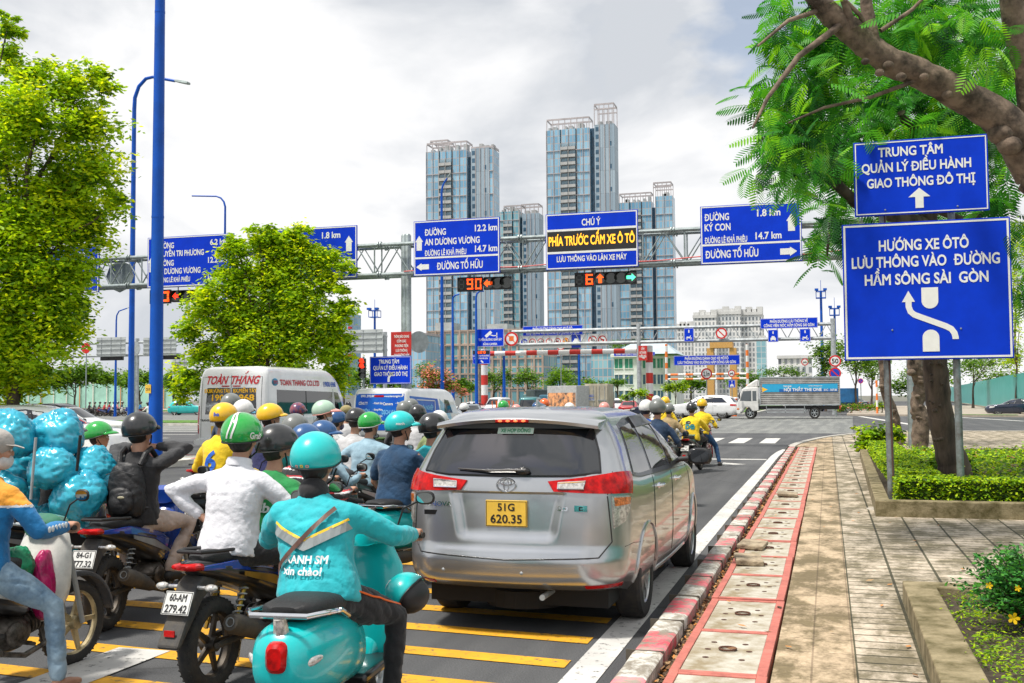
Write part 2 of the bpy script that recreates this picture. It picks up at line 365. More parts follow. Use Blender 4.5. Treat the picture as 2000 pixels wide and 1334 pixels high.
# painted markings
g = MB()
edge = [(-1.555, -3)]+[(-1.555, y) for y in (0, 10, 20, 30, 33)]+[(-1.50, 35.5), (-1.38, 37.2)]
g.strip(edge, .23, .006)
g.box(-16.9, -1.7, 31.0, 31.4, .004, .006)                                  # stop line
for i in range(13): g.box(-2.55-1.16*i, -1.95-1.16*i, 41.8, 46.8, .008, .010)  # zebra crossing
for (y0, y1) in ((-2, 6.75), (16, 22), (24, 30)): g.box(-4.98, -4.55, y0, y1, .008, .010)
for (x, y0, y1) in ((-8.3, 13, 19), (-8.3, 22, 30), (-12.2, 13, 19), (-12.2, 22, 30)): g.box(x-.08, x+.08, y0, y1, .004, .006)
g.box(-3.75, -3.25, 23.2, 26.0, .004, .006)
ar = [(-3.9, 28.7), (-2.75, 28.7), (-2.75, 28.4), (-2.1, 28.95), (-2.75, 29.6), (-2.75, 29.2), (-3.9, 29.2)]
g.prism(ar, .004, .006, 'z')
for k in range(5): g.box(-55-1.4*k, -30-1.4*k, 44+4.5*k, 44.35+4.5*k, .008, .010)
for (x0, y0, x1, y1) in ((2.6, 96, 5.6, 60), (9, 96, 12.5, 78)): g.strip([(x0, y0), (x1, y1)], .45, .010)
structure(g.build('lane_markings', WPAINT, smooth=False))
g = MB()
for k in range(9):
	y0 = 6.40+.722*k-.722; x0, x1 = -8.0, -1.72; sl = -.095
	g.add([(x0, y0+(x0+1.75)*sl-.105, .006), (x1, y0-.105, .006), (x1, y0+.105, .006), (x0, y0+(x0+1.75)*sl+.105, .006)], [(0, 1, 2, 3)])
structure(g.build('speed_bar_markings', YPAINT, smooth=False))
# kerb beside the lane: red and white worn paint on concrete
def kerb_mat():
	m, t, b, tcn, N = node_mat('painted_kerb', .8); L = t.links.new
	sp = N('ShaderNodeSeparateXYZ'); L(tcn.outputs['Object'], sp.inputs[0])
	mth = N('ShaderNodeMath', operation='MULTIPLY'); mth.inputs[1].default_value = .78; L(sp.outputs['Y'], mth.inputs[0])
	dn = N('ShaderNodeTexNoise', Scale=9.0, Detail=3.0); L(tcn.outputs['Object'], dn.inputs['Vector'])
	ad = N('ShaderNodeMath', operation='MULTIPLY_ADD'); ad.inputs[1].default_value = .12; L(dn.outputs['Fac'], ad.inputs[0]); L(mth.outputs[0], ad.inputs[2])
	fr = N('ShaderNodeMath', operation='FRACT'); L(ad.outputs[0], fr.inputs[0])
	gt = N('ShaderNodeMath', operation='GREATER_THAN'); gt.inputs[1].default_value = .52; L(fr.outputs[0], gt.inputs[0])
	n1 = N('ShaderNodeTexNoise', Scale=3.2, Detail=8.0, Roughness=.7); L(tcn.outputs['Object'], n1.inputs['Vector'])
	rr = ramp(N, .40, .60, (.62, .07, .10), (.66, .25, .27)); L(n1.outputs['Fac'], rr.inputs[0])
	rw = ramp(N, .36, .62, (.42, .40, .36), (.68, .66, .60)); L(n1.outputs['Fac'], rw.inputs[0])
	mx = N('ShaderNodeMixRGB'); L(gt.outputs[0], mx.inputs[0]); L(rw.outputs[0], mx.inputs[1]); L(rr.outputs[0], mx.inputs[2])
	n2 = N('ShaderNodeTexNoise', Scale=11.0, Detail=9.0, Roughness=.75); L(tcn.outputs['Object'], n2.inputs['Vector'])
	rm = ramp(N, .44, .56, (0, 0, 0), (1, 1, 1)); L(n2.outputs['Fac'], rm.inputs[0])
	rc = ramp(N, .3, .7, (.17, .145, .11), (.38, .34, .28)); L(n1.outputs['Fac'], rc.inputs[0])
	m2 = N('ShaderNodeMixRGB'); L(rm.outputs[0], m2.inputs[0]); L(rc.outputs[0], m2.inputs[1]); L(mx.outputs[0], m2.inputs[2])
	L(m2.outputs[0], b.inputs['Base Color'])
	bp = N('ShaderNodeBump', Strength=.5, Distance=.02); L(n2.outputs['Fac'], bp.inputs['Height']); L(bp.outputs[0], b.inputs['Normal'])
	return m
CONC = mat('weathered_concrete', (.30, .27, .22), .9, var=.22, vs=4, bump=.35, bs=22, col2=(.15, .125, .085))
g = MB(); kv = []; ny = 160
prof = [(-1.30, 0), (-1.255, .135), (-1.235, .15), (-1.075, .15), (-1.055, .135), (-1.055, .0)]
for i in range(ny+1):
	y = -3+39.6*i/ny
	for (x, z) in prof: kv.append((x+.008*noise.noise((x*3, y*2.3, 1)), y, z+.009*noise.noise((x*9, y*2.1, z))))
n = len(prof); g.add(kv, [(i*n+j, i*n+j+1, (i+1)*n+j+1, (i+1)*n+j) for i in range(ny) for j in range(n-1)]+[tuple(range(n))])
structure(g.build('kerb', kerb_mat(), ang=50, fix=True))
g = MB()
for i in range(40): g.box(-1.30, -1.05, -3+i, -3+i+.012, .001, .156)        # block joints
structure(g.build('kerb_joints', mat('kerb_joint', (.10, .085, .065), .95), smooth=False))
# the corner: kerb stones sweeping round into the cross street
corner = [(-1.18, 36.6), (-1.08, 38.6), (-.82, 40.9), (-.30, 44.2), (.45, 47.3), (1.6, 50.2), (3.2, 52.3), (6, 53.4), (60, 53.6)]
cs = []
for i in range(len(corner)-1):
	for k in range(6):
		t = k/6; a, b2 = corner[i], corner[i+1]; p0 = corner[max(i-1, 0)]; p3 = corner[min(i+2, len(corner)-1)]
		if i == len(corner)-2: cs.append((a[0]+(b2[0]-a[0])*t, a[1]+(b2[1]-a[1])*t)); continue
		cr = lambda q0, q1, q2, q3: .5*((2*q1)+(-q0+q2)*t+(2*q0-5*q1+4*q2-q3)*t*t+(-q0+3*q1-3*q2+q3)*t**3)
		cs.append((cr(p0[0], a[0], b2[0], p3[0]), cr(p0[1], a[1], b2[1], p3[1])))
cs.append(corner[-1])
g = MB(); g.strip(cs, .24, .15); f = list(g.v)
for sg in (0, 1):
	ring = f[sg::2]; o = len(g.v); g.v.extend(ring); g.v.extend([(p[0], p[1], 0) for p in ring]); m_ = len(ring)
	for i in range(m_-1): g.f.append((o+i, o+i+1, o+m_+i+1, o+m_+i)); g.mi.append(0)
structure(g.build('corner_kerb', mat('kerb_concrete', (.42, .40, .36), .85, var=.18, vs=3), smooth=False, fix=True))
# pavement
def paver_mat():
	m, t, b, tcn, N = node_mat('pavement_pavers', .85); L = t.links.new
	def bricks(w, h, c1, c2, mo, ms, loc):
		mp = N('ShaderNodeMapping'); mp.inputs['Location'].default_value = loc; L(tcn.outputs['Object'], mp.inputs[0])
		br = N('ShaderNodeTexBrick'); br.offset = 0.0; br.inputs['Scale'].default_value = 1.0
		br.inputs['Brick Width'].default_value = w; br.inputs['Row Height'].default_value = h; br.inputs['Mortar Size'].default_value = ms
		br.inputs['Mortar Smooth'].default_value = .25; br.inputs['Bias'].default_value = -.2
		br.inputs['Color1'].default_value = (*c1, 1); br.inputs['Color2'].default_value = (*c2, 1); br.inputs['Mortar'].default_value = (*mo, 1)
		L(mp.outputs[0], br.inputs['Vector']); return br
	ba = bricks(.405, .205, (.50, .43, .345), (.38, .33, .265), (.075, .07, .038), .014, (-.13, 0, 0))
	bb = bricks(.25, .41, (.46, .36, .245), (.38, .295, .20), (.28, .21, .14), .007, (.38, 0, 0))
	sp = N('ShaderNodeSeparateXYZ'); L(tcn.outputs['Object'], sp.inputs[0])
	gt = N('ShaderNodeMath', operation='GREATER_THAN'); gt.inputs[1].default_value = .13; L(sp.outputs['X'], gt.inputs[0])
	mx = N('ShaderNodeMixRGB'); L(gt.outputs[0], mx.inputs[0]); L(bb.outputs['Color'], mx.inputs[1]); L(ba.outputs['Color'], mx.inputs[2])
	mp = N('ShaderNodeMapping'); mp.inputs['Scale'].default_value = (1.7, 1.0, 1); L(tcn.outputs['Object'], mp.inputs[0])
	n1 = N('ShaderNodeTexNoise', Scale=1.7, Detail=9.0, Roughness=.72); L(mp.outputs[0], n1.inputs['Vector'])
	r1 = ramp(N, .44, .58, (.26, .25, .15), (1.10, 1.08, 1.05)); L(n1.outputs['Fac'], r1.inputs[0])
	mu = N('ShaderNodeMixRGB', blend_type='MULTIPLY'); mu.inputs[0].default_value = .85; L(mx.outputs[0], mu.inputs[1]); L(r1.outputs[0], mu.inputs[2])
	n2 = N('ShaderNodeTexNoise', Scale=38.0, Detail=5.0); L(tcn.outputs['Object'], n2.inputs['Vector'])
	r2 = ramp(N, .3, .7, (.78, .77, .75), (1.14, 1.14, 1.14)); L(n2.outputs['Fac'], r2.inputs[0])
	m3 = N('ShaderNodeMixRGB', blend_type='MULTIPLY'); m3.inputs[0].default_value = 1; L(mu.outputs[0], m3.inputs[1]); L(r2.outputs[0], m3.inputs[2])
	L(m3.outputs[0], b.inputs['Base Color'])
	bp = N('ShaderNodeBump', Strength=.6, Distance=.012); L(m3.outputs[0], bp.inputs['Height']); L(bp.outputs[0], b.inputs['Normal'])
	return m
PAVER = paver_mat()
poly = [(-.36, -3), (60, -3)]+[(x, y-.12) for (x, y) in reversed(cs[1:])]+[(-.75, 36.9), (-.36, 36.5)]
# triangulate through a fine split so the noise reads evenly
g = MB(); g.prism([p for p in poly], .0, .12, 'z'); structure(g.build('pavement', PAVER, smooth=False, fix=True))
g = MB(); g.box(-1.06, -.36, -3, 36.6, -.01, .055); structure(g.build('gutter', mat('gutter_dirt', (.11, .075, .045), .95, var=.25, vs=12, bump=.6, bs=40), smooth=False))
# drain covers in red frames
SLAB = mat('cover_concrete', (.43, .405, .345), .85, var=.2, vs=5, bump=.2, bs=50, col2=(.25, .20, .12))
REDF = mat('red_cover_frame', (.50, .15, .115), .7, var=.16, vs=7, bump=.15)
RUST = mat('rusty_steel', (.09, .035, .018), .9, var=.2, vs=20)
STAIN = mat('rust_stain', (.17, .105, .04), .9, var=.2, vs=30)
sl = thing('drain_cover', 'grey concrete drain cover slab in red painted frame, one of the row along the kerb', 'drain cover', (-.665, 0, .05), 0, 'drain covers along the kerb')
g = MB(); g.box(-.235, .225, -.565, .565, 0, .075); g.build('slab', SLAB, sl, smooth=False, bevel=.004)
g = MB()
g.box(-.295, -.237, -.612, .612, 0, .082); g.box(.227, .29, -.612, .612, 0, .084)
g.box(-.237, .227, -.612, -.567, 0, .082); g.box(-.237, .227, .567, .612, 0, .082); g.build('frame', REDF, sl, smooth=False, bevel=.004)
g = MB(); pts = [(.055*math.cos(a), .03+.055*math.sin(a), .086) for a in np.linspace(0, 2*PI, 20)]; g.tube(pts, .007, 6); g.build('lifting_ring', RUST, sl)
g = MB()
for (hx, hy) in ((-.11, .24), (.10, .22), (-.12, -.2), (.11, -.22), (-.13, .03), (.14, .02)):
	g.lathe([(.0, .0765), (.021, .0765), (.021, .077)], 12, Matrix.Translation((hx, hy, 0)))
build_each(g, 'finger_hole', RUST, sl, smooth=False)
first = True
for k in range(27):
	y = 3.55+1.232*k
	if y > 36: break
	if first: sl.location.y = y; sl.location.z = .05; first = False; continue
	dup(sl, (-.665+random.uniform(-.006, .006), y, .05+random.uniform(-.008, .006)), random.uniform(-.006, .006))
# planters: low mossy concrete walls holding soil
MOSS = mat('mossy_concrete', (.245, .20, .115), .92, var=.25, vs=5, bump=.5, bs=26, col2=(.085, .068, .022))
SOIL = mat('dark_soil', (.06, .042, .026), .98, var=.25, vs=14, bump=.8, bs=30)
def planter(label, outer, inner, h):
	t = thing('planter', label, 'planter', (outer[0][0], outer[0][1], .12)); ox, oy = outer[0]
	n = len(outer); g = MB()
	vs = [(x-ox, y-oy, 0) for x, y in outer]+[(x-ox, y-oy, h) for x, y in outer]+[(x-ox, y-oy, h) for x, y in inner]+[(x-ox, y-oy, 0) for x, y in inner]
	fs = []
	for i in range(n):
		j = (i+1) % n; fs += [(i, j, n+j, n+i), (n+i, n+j, 2*n+j, 2*n+i), (2*n+i, 2*n+j, 3*n+j, 3*n+i)]
	g.add(vs, fs); g.build('wall', MOSS, t, smooth=False, bevel=.012, fix=True)
	g = MB(); g.add([(x-ox, y-oy, h-.08) for x, y in inner], [tuple(range(n))]); g.build('soil', SOIL, t, smooth=False, fix=True)
	return t
planter('long mossy concrete planter with clipped hedge, tree and sign posts at its corner', [(.60, 15.75), (5.6, 15.75), (5.6, 32), (.80, 30.5)], [(.80, 16.0), (5.4, 16.0), (5.4, 31.7), (.98, 30.3)], .22)
planter('near mossy concrete planter with the yellow-flowered bush at bottom right', [(.52, 1), (3.2, 1), (3.2, 9.35), (.55, 9.35)], [(.78, 1.3), (2.9, 1.3), (2.9, 9.1), (.79, 9.1)], .17)
# medians and far pavements
KWR = mat('median_kerb_paint', (.60, .58, .53), .8, var=.2, vs=1.2, col2=(.42, .40, .35))
def slabpoly(name, poly, z, m, ms=None):
	g = MB(); g.prism(poly, -.02, z, 'z'); return structure(g.build(name, m, smooth=False, fix=True))
GRASSM = mat('verge_grass', (.09, .21, .02), .95, var=.25, vs=3, bump=.8, bs=9, col2=(.045, .11, .012))
nose = [(-20.6, -6), (-17.0, -6), (-16.95, 25.4)]+[(-18.7+1.75*math.cos(a), 26.0+2.2*math.sin(a)) for a in np.linspace(0.1, PI, 9)]+[(-20.6, 25)]
slabpoly('median', nose, .16, KWR)
g = MB()
for i in range(5):
	a0, a1 = .15+i*.55, .15+i*.55+.27
	g.add([(-18.7+1.77*math.cos(a), 26.0+2.22*math.sin(a), z) for a in (a0, a1) for z in (.0, .165)], [(0, 2, 3, 1)])
	g.add([(-18.7+r*math.cos(a), 26.0+r*1.255*math.sin(a), .166) for a in (a0, a1) for r in (1.55, 1.77)], [(0, 2, 3, 1)])
structure(g.build('median_kerb_stripes', RED, smooth=False))
slabpoly('median', [(-24, 39), (-16.2, 39), (-16.2, 50), (-24, 50)], .16, KWR)
slabpoly('verge', [(-23.8, 39.2), (-16.4, 39.2), (-16.4, 49.8), (-23.8, 49.8)], .2, GRASSM)
a, b_ = G(225, 832), G(300, 826); slabpoly('median', [(a.x-22, a.y+1), (a.x+9, a.y+1), (a.x+9, a.y+8), (a.x-22, a.y+8)], .18, KWR)
slabpoly('verge', [(a.x-21.7, a.y+1.3), (a.x+8.7, a.y+1.3), (a.x+8.7, a.y+7.7), (a.x-21.7, a.y+7.7)], .24, GRASSM)
PAVE2 = mat('far_paving', (.36, .31, .25), .9, var=.12, vs=1.5)
slabpoly('far_pavement', [(-185, 140), (-70, 133), (-70, 180), (-185, 190)], .15, PAVE2)
slabpoly('far_verge', [(-182, 143), (-72, 136), (-72, 150), (-182, 152)], .22, GRASSM)
FARPAVE = [(1.6, 101), (2.4, 98.6), (6, 97), (14.5, 91.6), (60, 80), (60, 175), (9.5, 175), (2.2, 120)]
slabpoly('far_pavement', FARPAVE, .15, PAVE2)
slabpoly('far_median', [(-52, 112), (-26, 108), (-24, 112), (-24, 330), (-52, 330)], .16, KWR)
slabpoly('far_verge', [(-51.5, 113), (-26.5, 109), (-24.6, 113), (-24.6, 320), (-51.5, 320)], .22, GRASSM)
slabpoly('far_median', [(-14.5, 112), (-8, 109), (-7, 112), (-7, 330), (-14.5, 330)], .16, KWR)
slabpoly('far_verge', [(-14.2, 113), (-8.2, 110), (-7.3, 113), (-7.3, 320), (-14.2, 320)], .22, GRASSM)
slabpoly('verge', [(8.2, 95.6), (14.3, 91.9), (14.3, 92.8), (8.2, 96.6)], .19, GRASSM)
# ================================================================ signs, gantries, lights, poles
YG = 38.0; KG = YG/34
def sign(name, label, cat, X0, X1, Z0, Z1, Y, draw, th=.06, mats=None, border=.035, face=None, back=True, group=None, k=1.0):
	"""board facing -y; draw(m) adds lettering meshes m['white'] etc. in board coordinates centred on the board"""
	W, H = (X1-X0)/k, (Z1-Z0)/k
	t = thing(name, label, cat, ((X0+X1)/2, Y, (Z0+Z1)/2), 0, group); t.scale = (k, k, k)
	g = MB(); g.box(-W/2, W/2, 0, th, -H/2, H/2); g.build('board', face or BLUE, t, smooth=False, bevel=.006)
	ls = {}
	class Lay(dict):
		def __missing__(s, k): s[k] = MB(); return s[k]
	ls = Lay(); draw(ls, W, H)
	if border: frame2(ls['border', WHITE], -W/2+.02, W/2-.02, -H/2+.02, H/2-.02, border, -.004)
	for (nm, mt), q in ls.items(): build_each(q, nm, mt, t, smooth=False)
	return t
AMB = mat('amber_led', (1.0, .42, .02), .5, emit=.9, var=0)
REDL = mat('red_led', (1.0, .035, .01), .5, emit=1.3, var=0)
ORL = mat('orange_led', (1.0, .10, .01), .5, emit=1.2, var=0)
GRNL = mat('green_led', (.12, 1.0, .55), .5, emit=.9, var=0)
DARKP = mat('display_black', (.014, .014, .015), .35, var=.06)
LT = ('lettering', WHITE)
def s_km_left(ls, W, H):
	k = ls[LT]; top = H/2
	text(k, 'ĐƯỜNG', -W/2+.40, top-.50, .21, .76, 'L', -.005); text(k, '12.2 km', W/2-.08, top-.44, .21, .78, 'R', -.005)
	text(k, 'AN DƯƠNG VƯƠNG', -W/2+.40, top-.83, .21, 1.95, 'L', -.005)
	text(k, 'ĐƯỜNG LÊ KHẢ PHIÊU', -W/2+.40, top-1.19, .18, 1.48, 'L', -.005); text(k, '14.7 km', W/2-.08, top-1.13, .21, .78, 'R', -.005)
	plate2(ls['divider', WHITE], -W/2+.05, W/2-.05, -H/2+.57, -H/2+.63, -.005)
	arrow(ls['arrow', WHITE], -W/2+.2, .18, .5, 0, -.005); arrow(ls['arrow', WHITE], -W/2+.32, -H/2+.3, .46, -PI/2, -.005)
	text(k, 'ĐƯỜNG TỐ HỮU', .12, -H/2+.19, .23, 1.62, 'C', -.005)
def s_km_right(ls, W, H):
	k = ls[LT]; top = H/2
	text(k, 'ĐƯỜNG', -W/2+.13, top-.46, .21, .76, 'L', -.005); text(k, '1.8 km', W/2-.62, top-.40, .21, .70, 'R', -.005)
	text(k, 'KÝ CON', -W/2+.13, top-.78, .21, .8, 'L', -.005)
	text(k, 'ĐƯỜNG LÊ KHẢ PHIÊU', -W/2+.13, top-1.17, .18, 1.30, 'L', -.005); text(k, '14.7 km', W/2-.60, top-1.11, .21, .78, 'R', -.005)
	plate2(ls['divider', WHITE], -W/2+.05, W/2-.05, -H/2+.57, -H/2+.63, -.005)
	arrow(ls['arrow', WHITE], W/2-.3, .28, .54, 0, -.005); arrow(ls['arrow', WHITE], W/2-.40, -H/2+.3, .5, PI/2, -.005)
	text(k, 'ĐƯỜNG TỐ HỮU', -W/2+.14, -H/2+.19, .23, 1.62, 'L', -.005)
def s_five(ls, W, H):
	k = ls[LT]; top = H/2; x = -W/2+.37
	text(k, 'ĐƯỜNG', x, top-.42, .2, .74, 'L', -.005); text(k, '6.2 km', W/2-.25, top-.38, .2, .7, 'R', -.005)
	text(k, 'NGUYỄN TRI PHƯƠNG', x, top-.72, .2, 1.98, 'L', -.005)
	text(k, 'ĐƯỜNG', x, top-1.06, .2, .74, 'L', -.005); text(k, '12.2 km', W/2-.25, top-1.02, .2, .78, 'R', -.005)
	text(k, 'AN DƯƠNG VƯƠNG', x, top-1.36, .2, 1.85, 'L', -.005)
	text(k, 'ĐƯỜNG LÊ KHẢ PHIÊU', x, top-1.66, .17, 1.42, 'L', -.005); text(k, '14.7 km', W/2-.25, top-1.64, .2, .78, 'R', -.005)
	arrow(ls['arrow', WHITE], -W/2+.2, -.05, .6, 0, -.005)
def s_vms(ls, W, H):
	k = ls[LT]
	text(k, 'CHÚ Ý', 0, H/2-.42, .21, .62, 'C', -.005); text(k, 'LƯU THÔNG VÀO LÀN XE MÁY', 0, -H/2+.25, .175, 2.3, 'C', -.005)
	plate2(ls['display', DARKP], -W/2+.05, W/2-.05, -.33, .33, -.005)
	text(ls['display_lettering', AMB], 'PHÍA TRƯỚC CẤM XE Ô TÔ', 0, -.13, .29, W-.2, 'C', -.008)
	plate2(ls['divider', WHITE], -W/2+.05, W/2-.05, .33, .40, -.006); plate2(ls['divider', WHITE], -W/2+.05, W/2-.05, -.40, -.33, -.006)
GS = [('blue direction sign partly behind the left tree, leftmost on the gantry', (28, 482, 193, 574), s_km_right),
      ('blue gantry sign listing three roads and distances beside the tall blue pole', (288, 460, 456, 559), s_five),
      ('blue direction sign with 1.8 km half hidden by the round central tree', (541, 444, 697, 545), s_km_right),
      ('blue gantry sign with up and left arrows, just right of the twin columns', (808, 428, 976, 536), s_km_left),
      ('gantry board with amber display line between blue panels', (1066, 414, 1246, 524), s_vms),
      ('blue gantry sign with up and right arrows beside the feathery tree', (1368, 398, 1566, 513), s_km_right)]
for lb, r_, fn in GS:
	X0, X1, Z0, Z1 = rect(*r_, YG-.45); sign('direction_sign', lb, 'road sign', X0, X1, Z0, Z1, YG-.45, fn, group='signs on the gantry', k=KG)
# the gantry: four-chord lattice of pipes on twin columns
def lattice(mb, x0, x1, zt, zb, y0, y1, r, step, rb):
	for (y, z) in ((y0, zt), (y1, zt), (y0, zb), (y1, zb)): mb.tube([(x0, y, z), (x1, y, z)], r, 10)
	n = max(2, int((x1-x0)/step)); dx = (x1-x0)/n
	for i in range(n):
		a, b = x0+dx*i, x0+dx*(i+1)
		for y in (y0, y1):
			mb.tube([(a, y, zb), ((a+b)/2, y, zt), (b, y, zb)], rb, 6)
		mb.tube([(a, y0, zt), (b, y1, zt)], rb, 6); mb.tube([(a, y0, zb), (b, y1, zb)], rb, 6)
		mb.tube([(a, y0, zt), (a, y0, zb)], rb, 6); mb.tube([(a, y1, zt), (a, y1, zb)], rb, 6)
def flanges(mb, x, y0, y1, z, r):
	for y in (y0, y1):
		for dx in (-.05, .05): mb.tube([(x+dx-.02, y, z), (x+dx+.02, y, z)], r, 12)
zt = D(1025, 467, YG).z; zb = D(1025, 527, YG).z
xl, xr = D(-160, 500, YG).x, D(1772, 470, YG).x; xm1, xm2 = D(790, 600, YG).x, D(812, 600, YG+.8).x
gt = thing('sign_gantry', 'long grey pipe lattice gantry carrying the big blue signs over the road', 'gantry', (0, YG, 0))
g = MB(); lattice(g, xl, xr, zt, zb, -.35, .35, .075, 1.45, .032)
for x in np.arange(xl, xr, 5.6): flanges(g, x, -.35, .35, zt, .13); flanges(g, x, -.35, .35, zb, .13)
g.build('truss', GALV, gt)
for x in (xm1, xm2, xr):
	c = MB(); c.lathe([(.135, 0), (.125, zt+.35), (.08, zt+.42)], 16, Matrix.Translation((x, 0, 0))); c.lathe([(.32, .0), (.32, .06)], 12, Matrix.Translation((x, 0, 0)))
	c.build('column', GALV, gt)
g = MB()
for i in range(7): g.tube([(xm1, 0, .6+i*.95), (xm2, 0, 1.07+i*.95), (xm1, 0, 1.55+i*.95)], .035, 6)
g.build('column_bracing', GALV, gt)
g = MB(); ww = [Vector((x, -.42, zb+.12+.05*math.sin(x*1.3))) for x in np.arange(xm2, xr, .6)]; g.tube(ww, .022, 6); g.build('cable', RED, gt)
# hanging traffic lights and count-down timers
SEG = {'0': 'abcdef', '9': 'abcdfg', '6': 'acdefg', '8': 'abcdefg'}
def digit(mb, ch, x, z, w, h, t, y, on=True):
	s = {'a': (x, x+w, z+h-t, z+h), 'd': (x, x+w, z, z+t), 'g': (x, x+w, z+h/2-t/2, z+h/2+t/2), 'f': (x, x+t, z+h/2, z+h), 'b': (x+w-t, x+w, z+h/2, z+h), 'e': (x, x+t, z, z+h/2), 'c': (x+w-t, x+w, z, z+h/2)}
	for q in 'abcdefg':
		if (q in SEG[ch]) == on:
			a = s[q]; plate2(mb, a[0]+.012, a[1]-.012, a[2]+.012, a[3]-.012, y)
SEGOFF = mat('unlit_segment', (.07, .075, .07), .5, var=0); LENS = mat('unlit_lens', (.035, .045, .035), .18, var=.2, vs=30, coat=.6)
def timer(label, r_, digits, Y):
	X0, X1, Z0, Z1 = rect(*r_, Y); W, H = X1-X0, Z1-Z0
	t = thing('countdown_timer', label, 'countdown timer', ((X0+X1)/2, Y, (Z0+Z1)/2))
	g = MB(); g.box(-W/2, W/2, 0, .12, -H/2, H/2); g.build('housing', BLACK, t, smooth=False, bevel=.01)
	g = MB(); g.tube([(0, .06, H/2), (0, .06, H/2+.35)], .025, 8); g.build('hanger', GALV, t)
	n = len(digits); dw = W/n
	for i, ch in enumerate(digits):
		x = -W/2+dw*i+dw*.14
		g = MB()
		if ch == ' ': digit(g, '8', x, -H/2+.07, dw*.74, H-.14, dw*.2, -.006); g.build('unlit_digit', SEGOFF, t, smooth=False)
		else: digit(g, ch, x, -H/2+.06, dw*.78, H-.12, dw*.23, -.006); g.build('digit', ORL, t, smooth=False)
def signal(label, r_, lamps, Y):
	X0, X1, Z0, Z1 = rect(*r_, Y); W, H = X1-X0, Z1-Z0; vert = H > W; n = len(lamps)
	t = thing('traffic_light', label, 'traffic light', ((X0+X1)/2, Y, (Z0+Z1)/2))
	g = MB(); g.box(-W/2, W/2, .02, .16, -H/2, H/2); g.build('housing', BLACK, t, smooth=False, bevel=.02)
	if not vert:
		g = MB()
		for x in (-W*.3, W*.3): g.tube([(x, .09, H/2), (x, .09, H/2+.32)], .022, 8)
		g.build('hanger', GALV, t)
	for i, (lm, an) in enumerate(lamps):
		c = (0, H/2-H/n*(i+.5)) if vert else (-W/2+W/n*(i+.5), 0); r = min(W, H)*.43
		g = MB(); disc(g, c[0], c[1], r, .008); ln = g.build('lens', LENS if an is not None or lm is None else lm, t, smooth=False)
		g = MB(); o = [(c[0]+r*1.06*math.cos(a), c[1]+r*1.06*math.sin(a)) for a in np.linspace(-.35, PI+.35, 15)]
		k = len(o); g.add([(p[0], .02, p[1]) for p in o]+[(p[0], -.16, p[1]) for p in o], [(j, j+1, k+j+1, k+j) for j in range(k-1)]); g.build('visor', BLACK, t)
		if an is not None: g = MB(); arrow(g, c[0], c[1], r*1.7, an, .002, wd=.62, hd=.45); g.build('lit_arrow', lm, t, smooth=False)
YL = YG-.15
timer('black countdown timer glowing orange 90 under the sign with up and left arrows', (893, 541, 942, 569), ' 90', YL)
signal('traffic light showing an orange left arrow next to the 90 timer', (944, 540, 998, 565), [(ORL, -PI/2), (None, None), (None, None)], YL)
timer('black countdown timer glowing orange 6 under the amber display board', (1122, 532, 1160, 560), ' 6', YL)
signal('four-lamp traffic light with orange up arrow and green right arrow', (1162, 530, 1243, 555), [(ORL, 0), (None, None), (None, None), (GRNL, PI/2)], YL)
timer('countdown timer with red digits just right of the tall blue pole', (292, 566, 332, 593), '90', YL)
signal('traffic light with red left arrow beside the central tree', (334, 566, 392, 589), [(REDL, -PI/2), (None, None), (None, None)], YL)
signal('dark traffic light hanging at the edge of the left tree', (112, 582, 170, 604), [(None, None), (None, None), (None, None)], YL)
# the two big signs on the right
YB = 16.72
def s_big(ls, W, H):
	k = ls[LT]
	text(k, 'HƯỚNG XE ÔTÔ', -.02, H/2-.42, .155, 1.24, 'C', -.005, bold=.026)
	text(k, 'LƯU THÔNG VÀO', -W/2+.13, H/2-.665, .155, 1.32, 'L', -.005, bold=.026); text(k, 'ĐƯỜNG', W/2-.15, H/2-.665, .155, .62, 'R', -.005, bold=.026)
	text(k, 'HẦM SÔNG SÀI  GÒN', 0, H/2-.925, .155, 1.70, 'C', -.005, bold=.026)
	q = ls['symbol', WHITE]; u = .115
	pts = [(-u, .0), (-u, .22)]; pts = [(.05+.115*math.cos(a), -.16-.0+.115*math.sin(a)) for a in np.linspace(PI, 2*PI, 15)]
	q.add([(p[0], -.005, p[1]) for p in [(-.065, .035), *pts[0:], (.165, .035)][::-1]], [tuple(range(17))])
	pts = [(.05+.115*math.cos(a), -.70+.115*math.sin(a)) for a in np.linspace(0, PI, 15)]
	q.add([(p[0], -.005, p[1]) for p in [(.165, -.905), *pts, (-.065, -.905)]], [tuple(range(17))])
	path = [(-.245, -.17), (-.245, -.24), (-.22, -.315), (-.17, -.36), (-.10, -.39), (.02, -.44), (.14, -.49), (.26, -.54), (.33, -.58), (.37, -.64), (.385, -.70), (.385, -.73)]
	stroke(q, path, .085, -.005)
	q.add([(-.335, -.005, -.17), (-.155, -.005, -.17), (-.245, -.005, -.005)], [(0, 1, 2)])
def s_top(ls, W, H):
	k = ls[LT]
	text(k, 'TRUNG TÂM', -.13, H/2-.24, .135, .90, 'C', -.005, bold=.026); text(k, 'QUẢN LÝ ĐIỀU HÀNH', -.06, H/2-.47, .135, 1.52, 'C', -.005, bold=.026)
	text(k, 'GIAO THÔNG ĐÔ THỊ', .0, H/2-.70, .135, 1.50, 'C', -.005, bold=.026)
	arrow(ls['arrow', WHITE], -.02, -H/2+.235, .3, 0, -.005, wd=.75, hd=.45)
def bolts(t, W, H, pts):
	g = MB()
	for (x, z) in pts: g.ell((x, -.004, z), (.014, .008, .014), None, 8, 5)
	g.build('bolt', GALV, t)
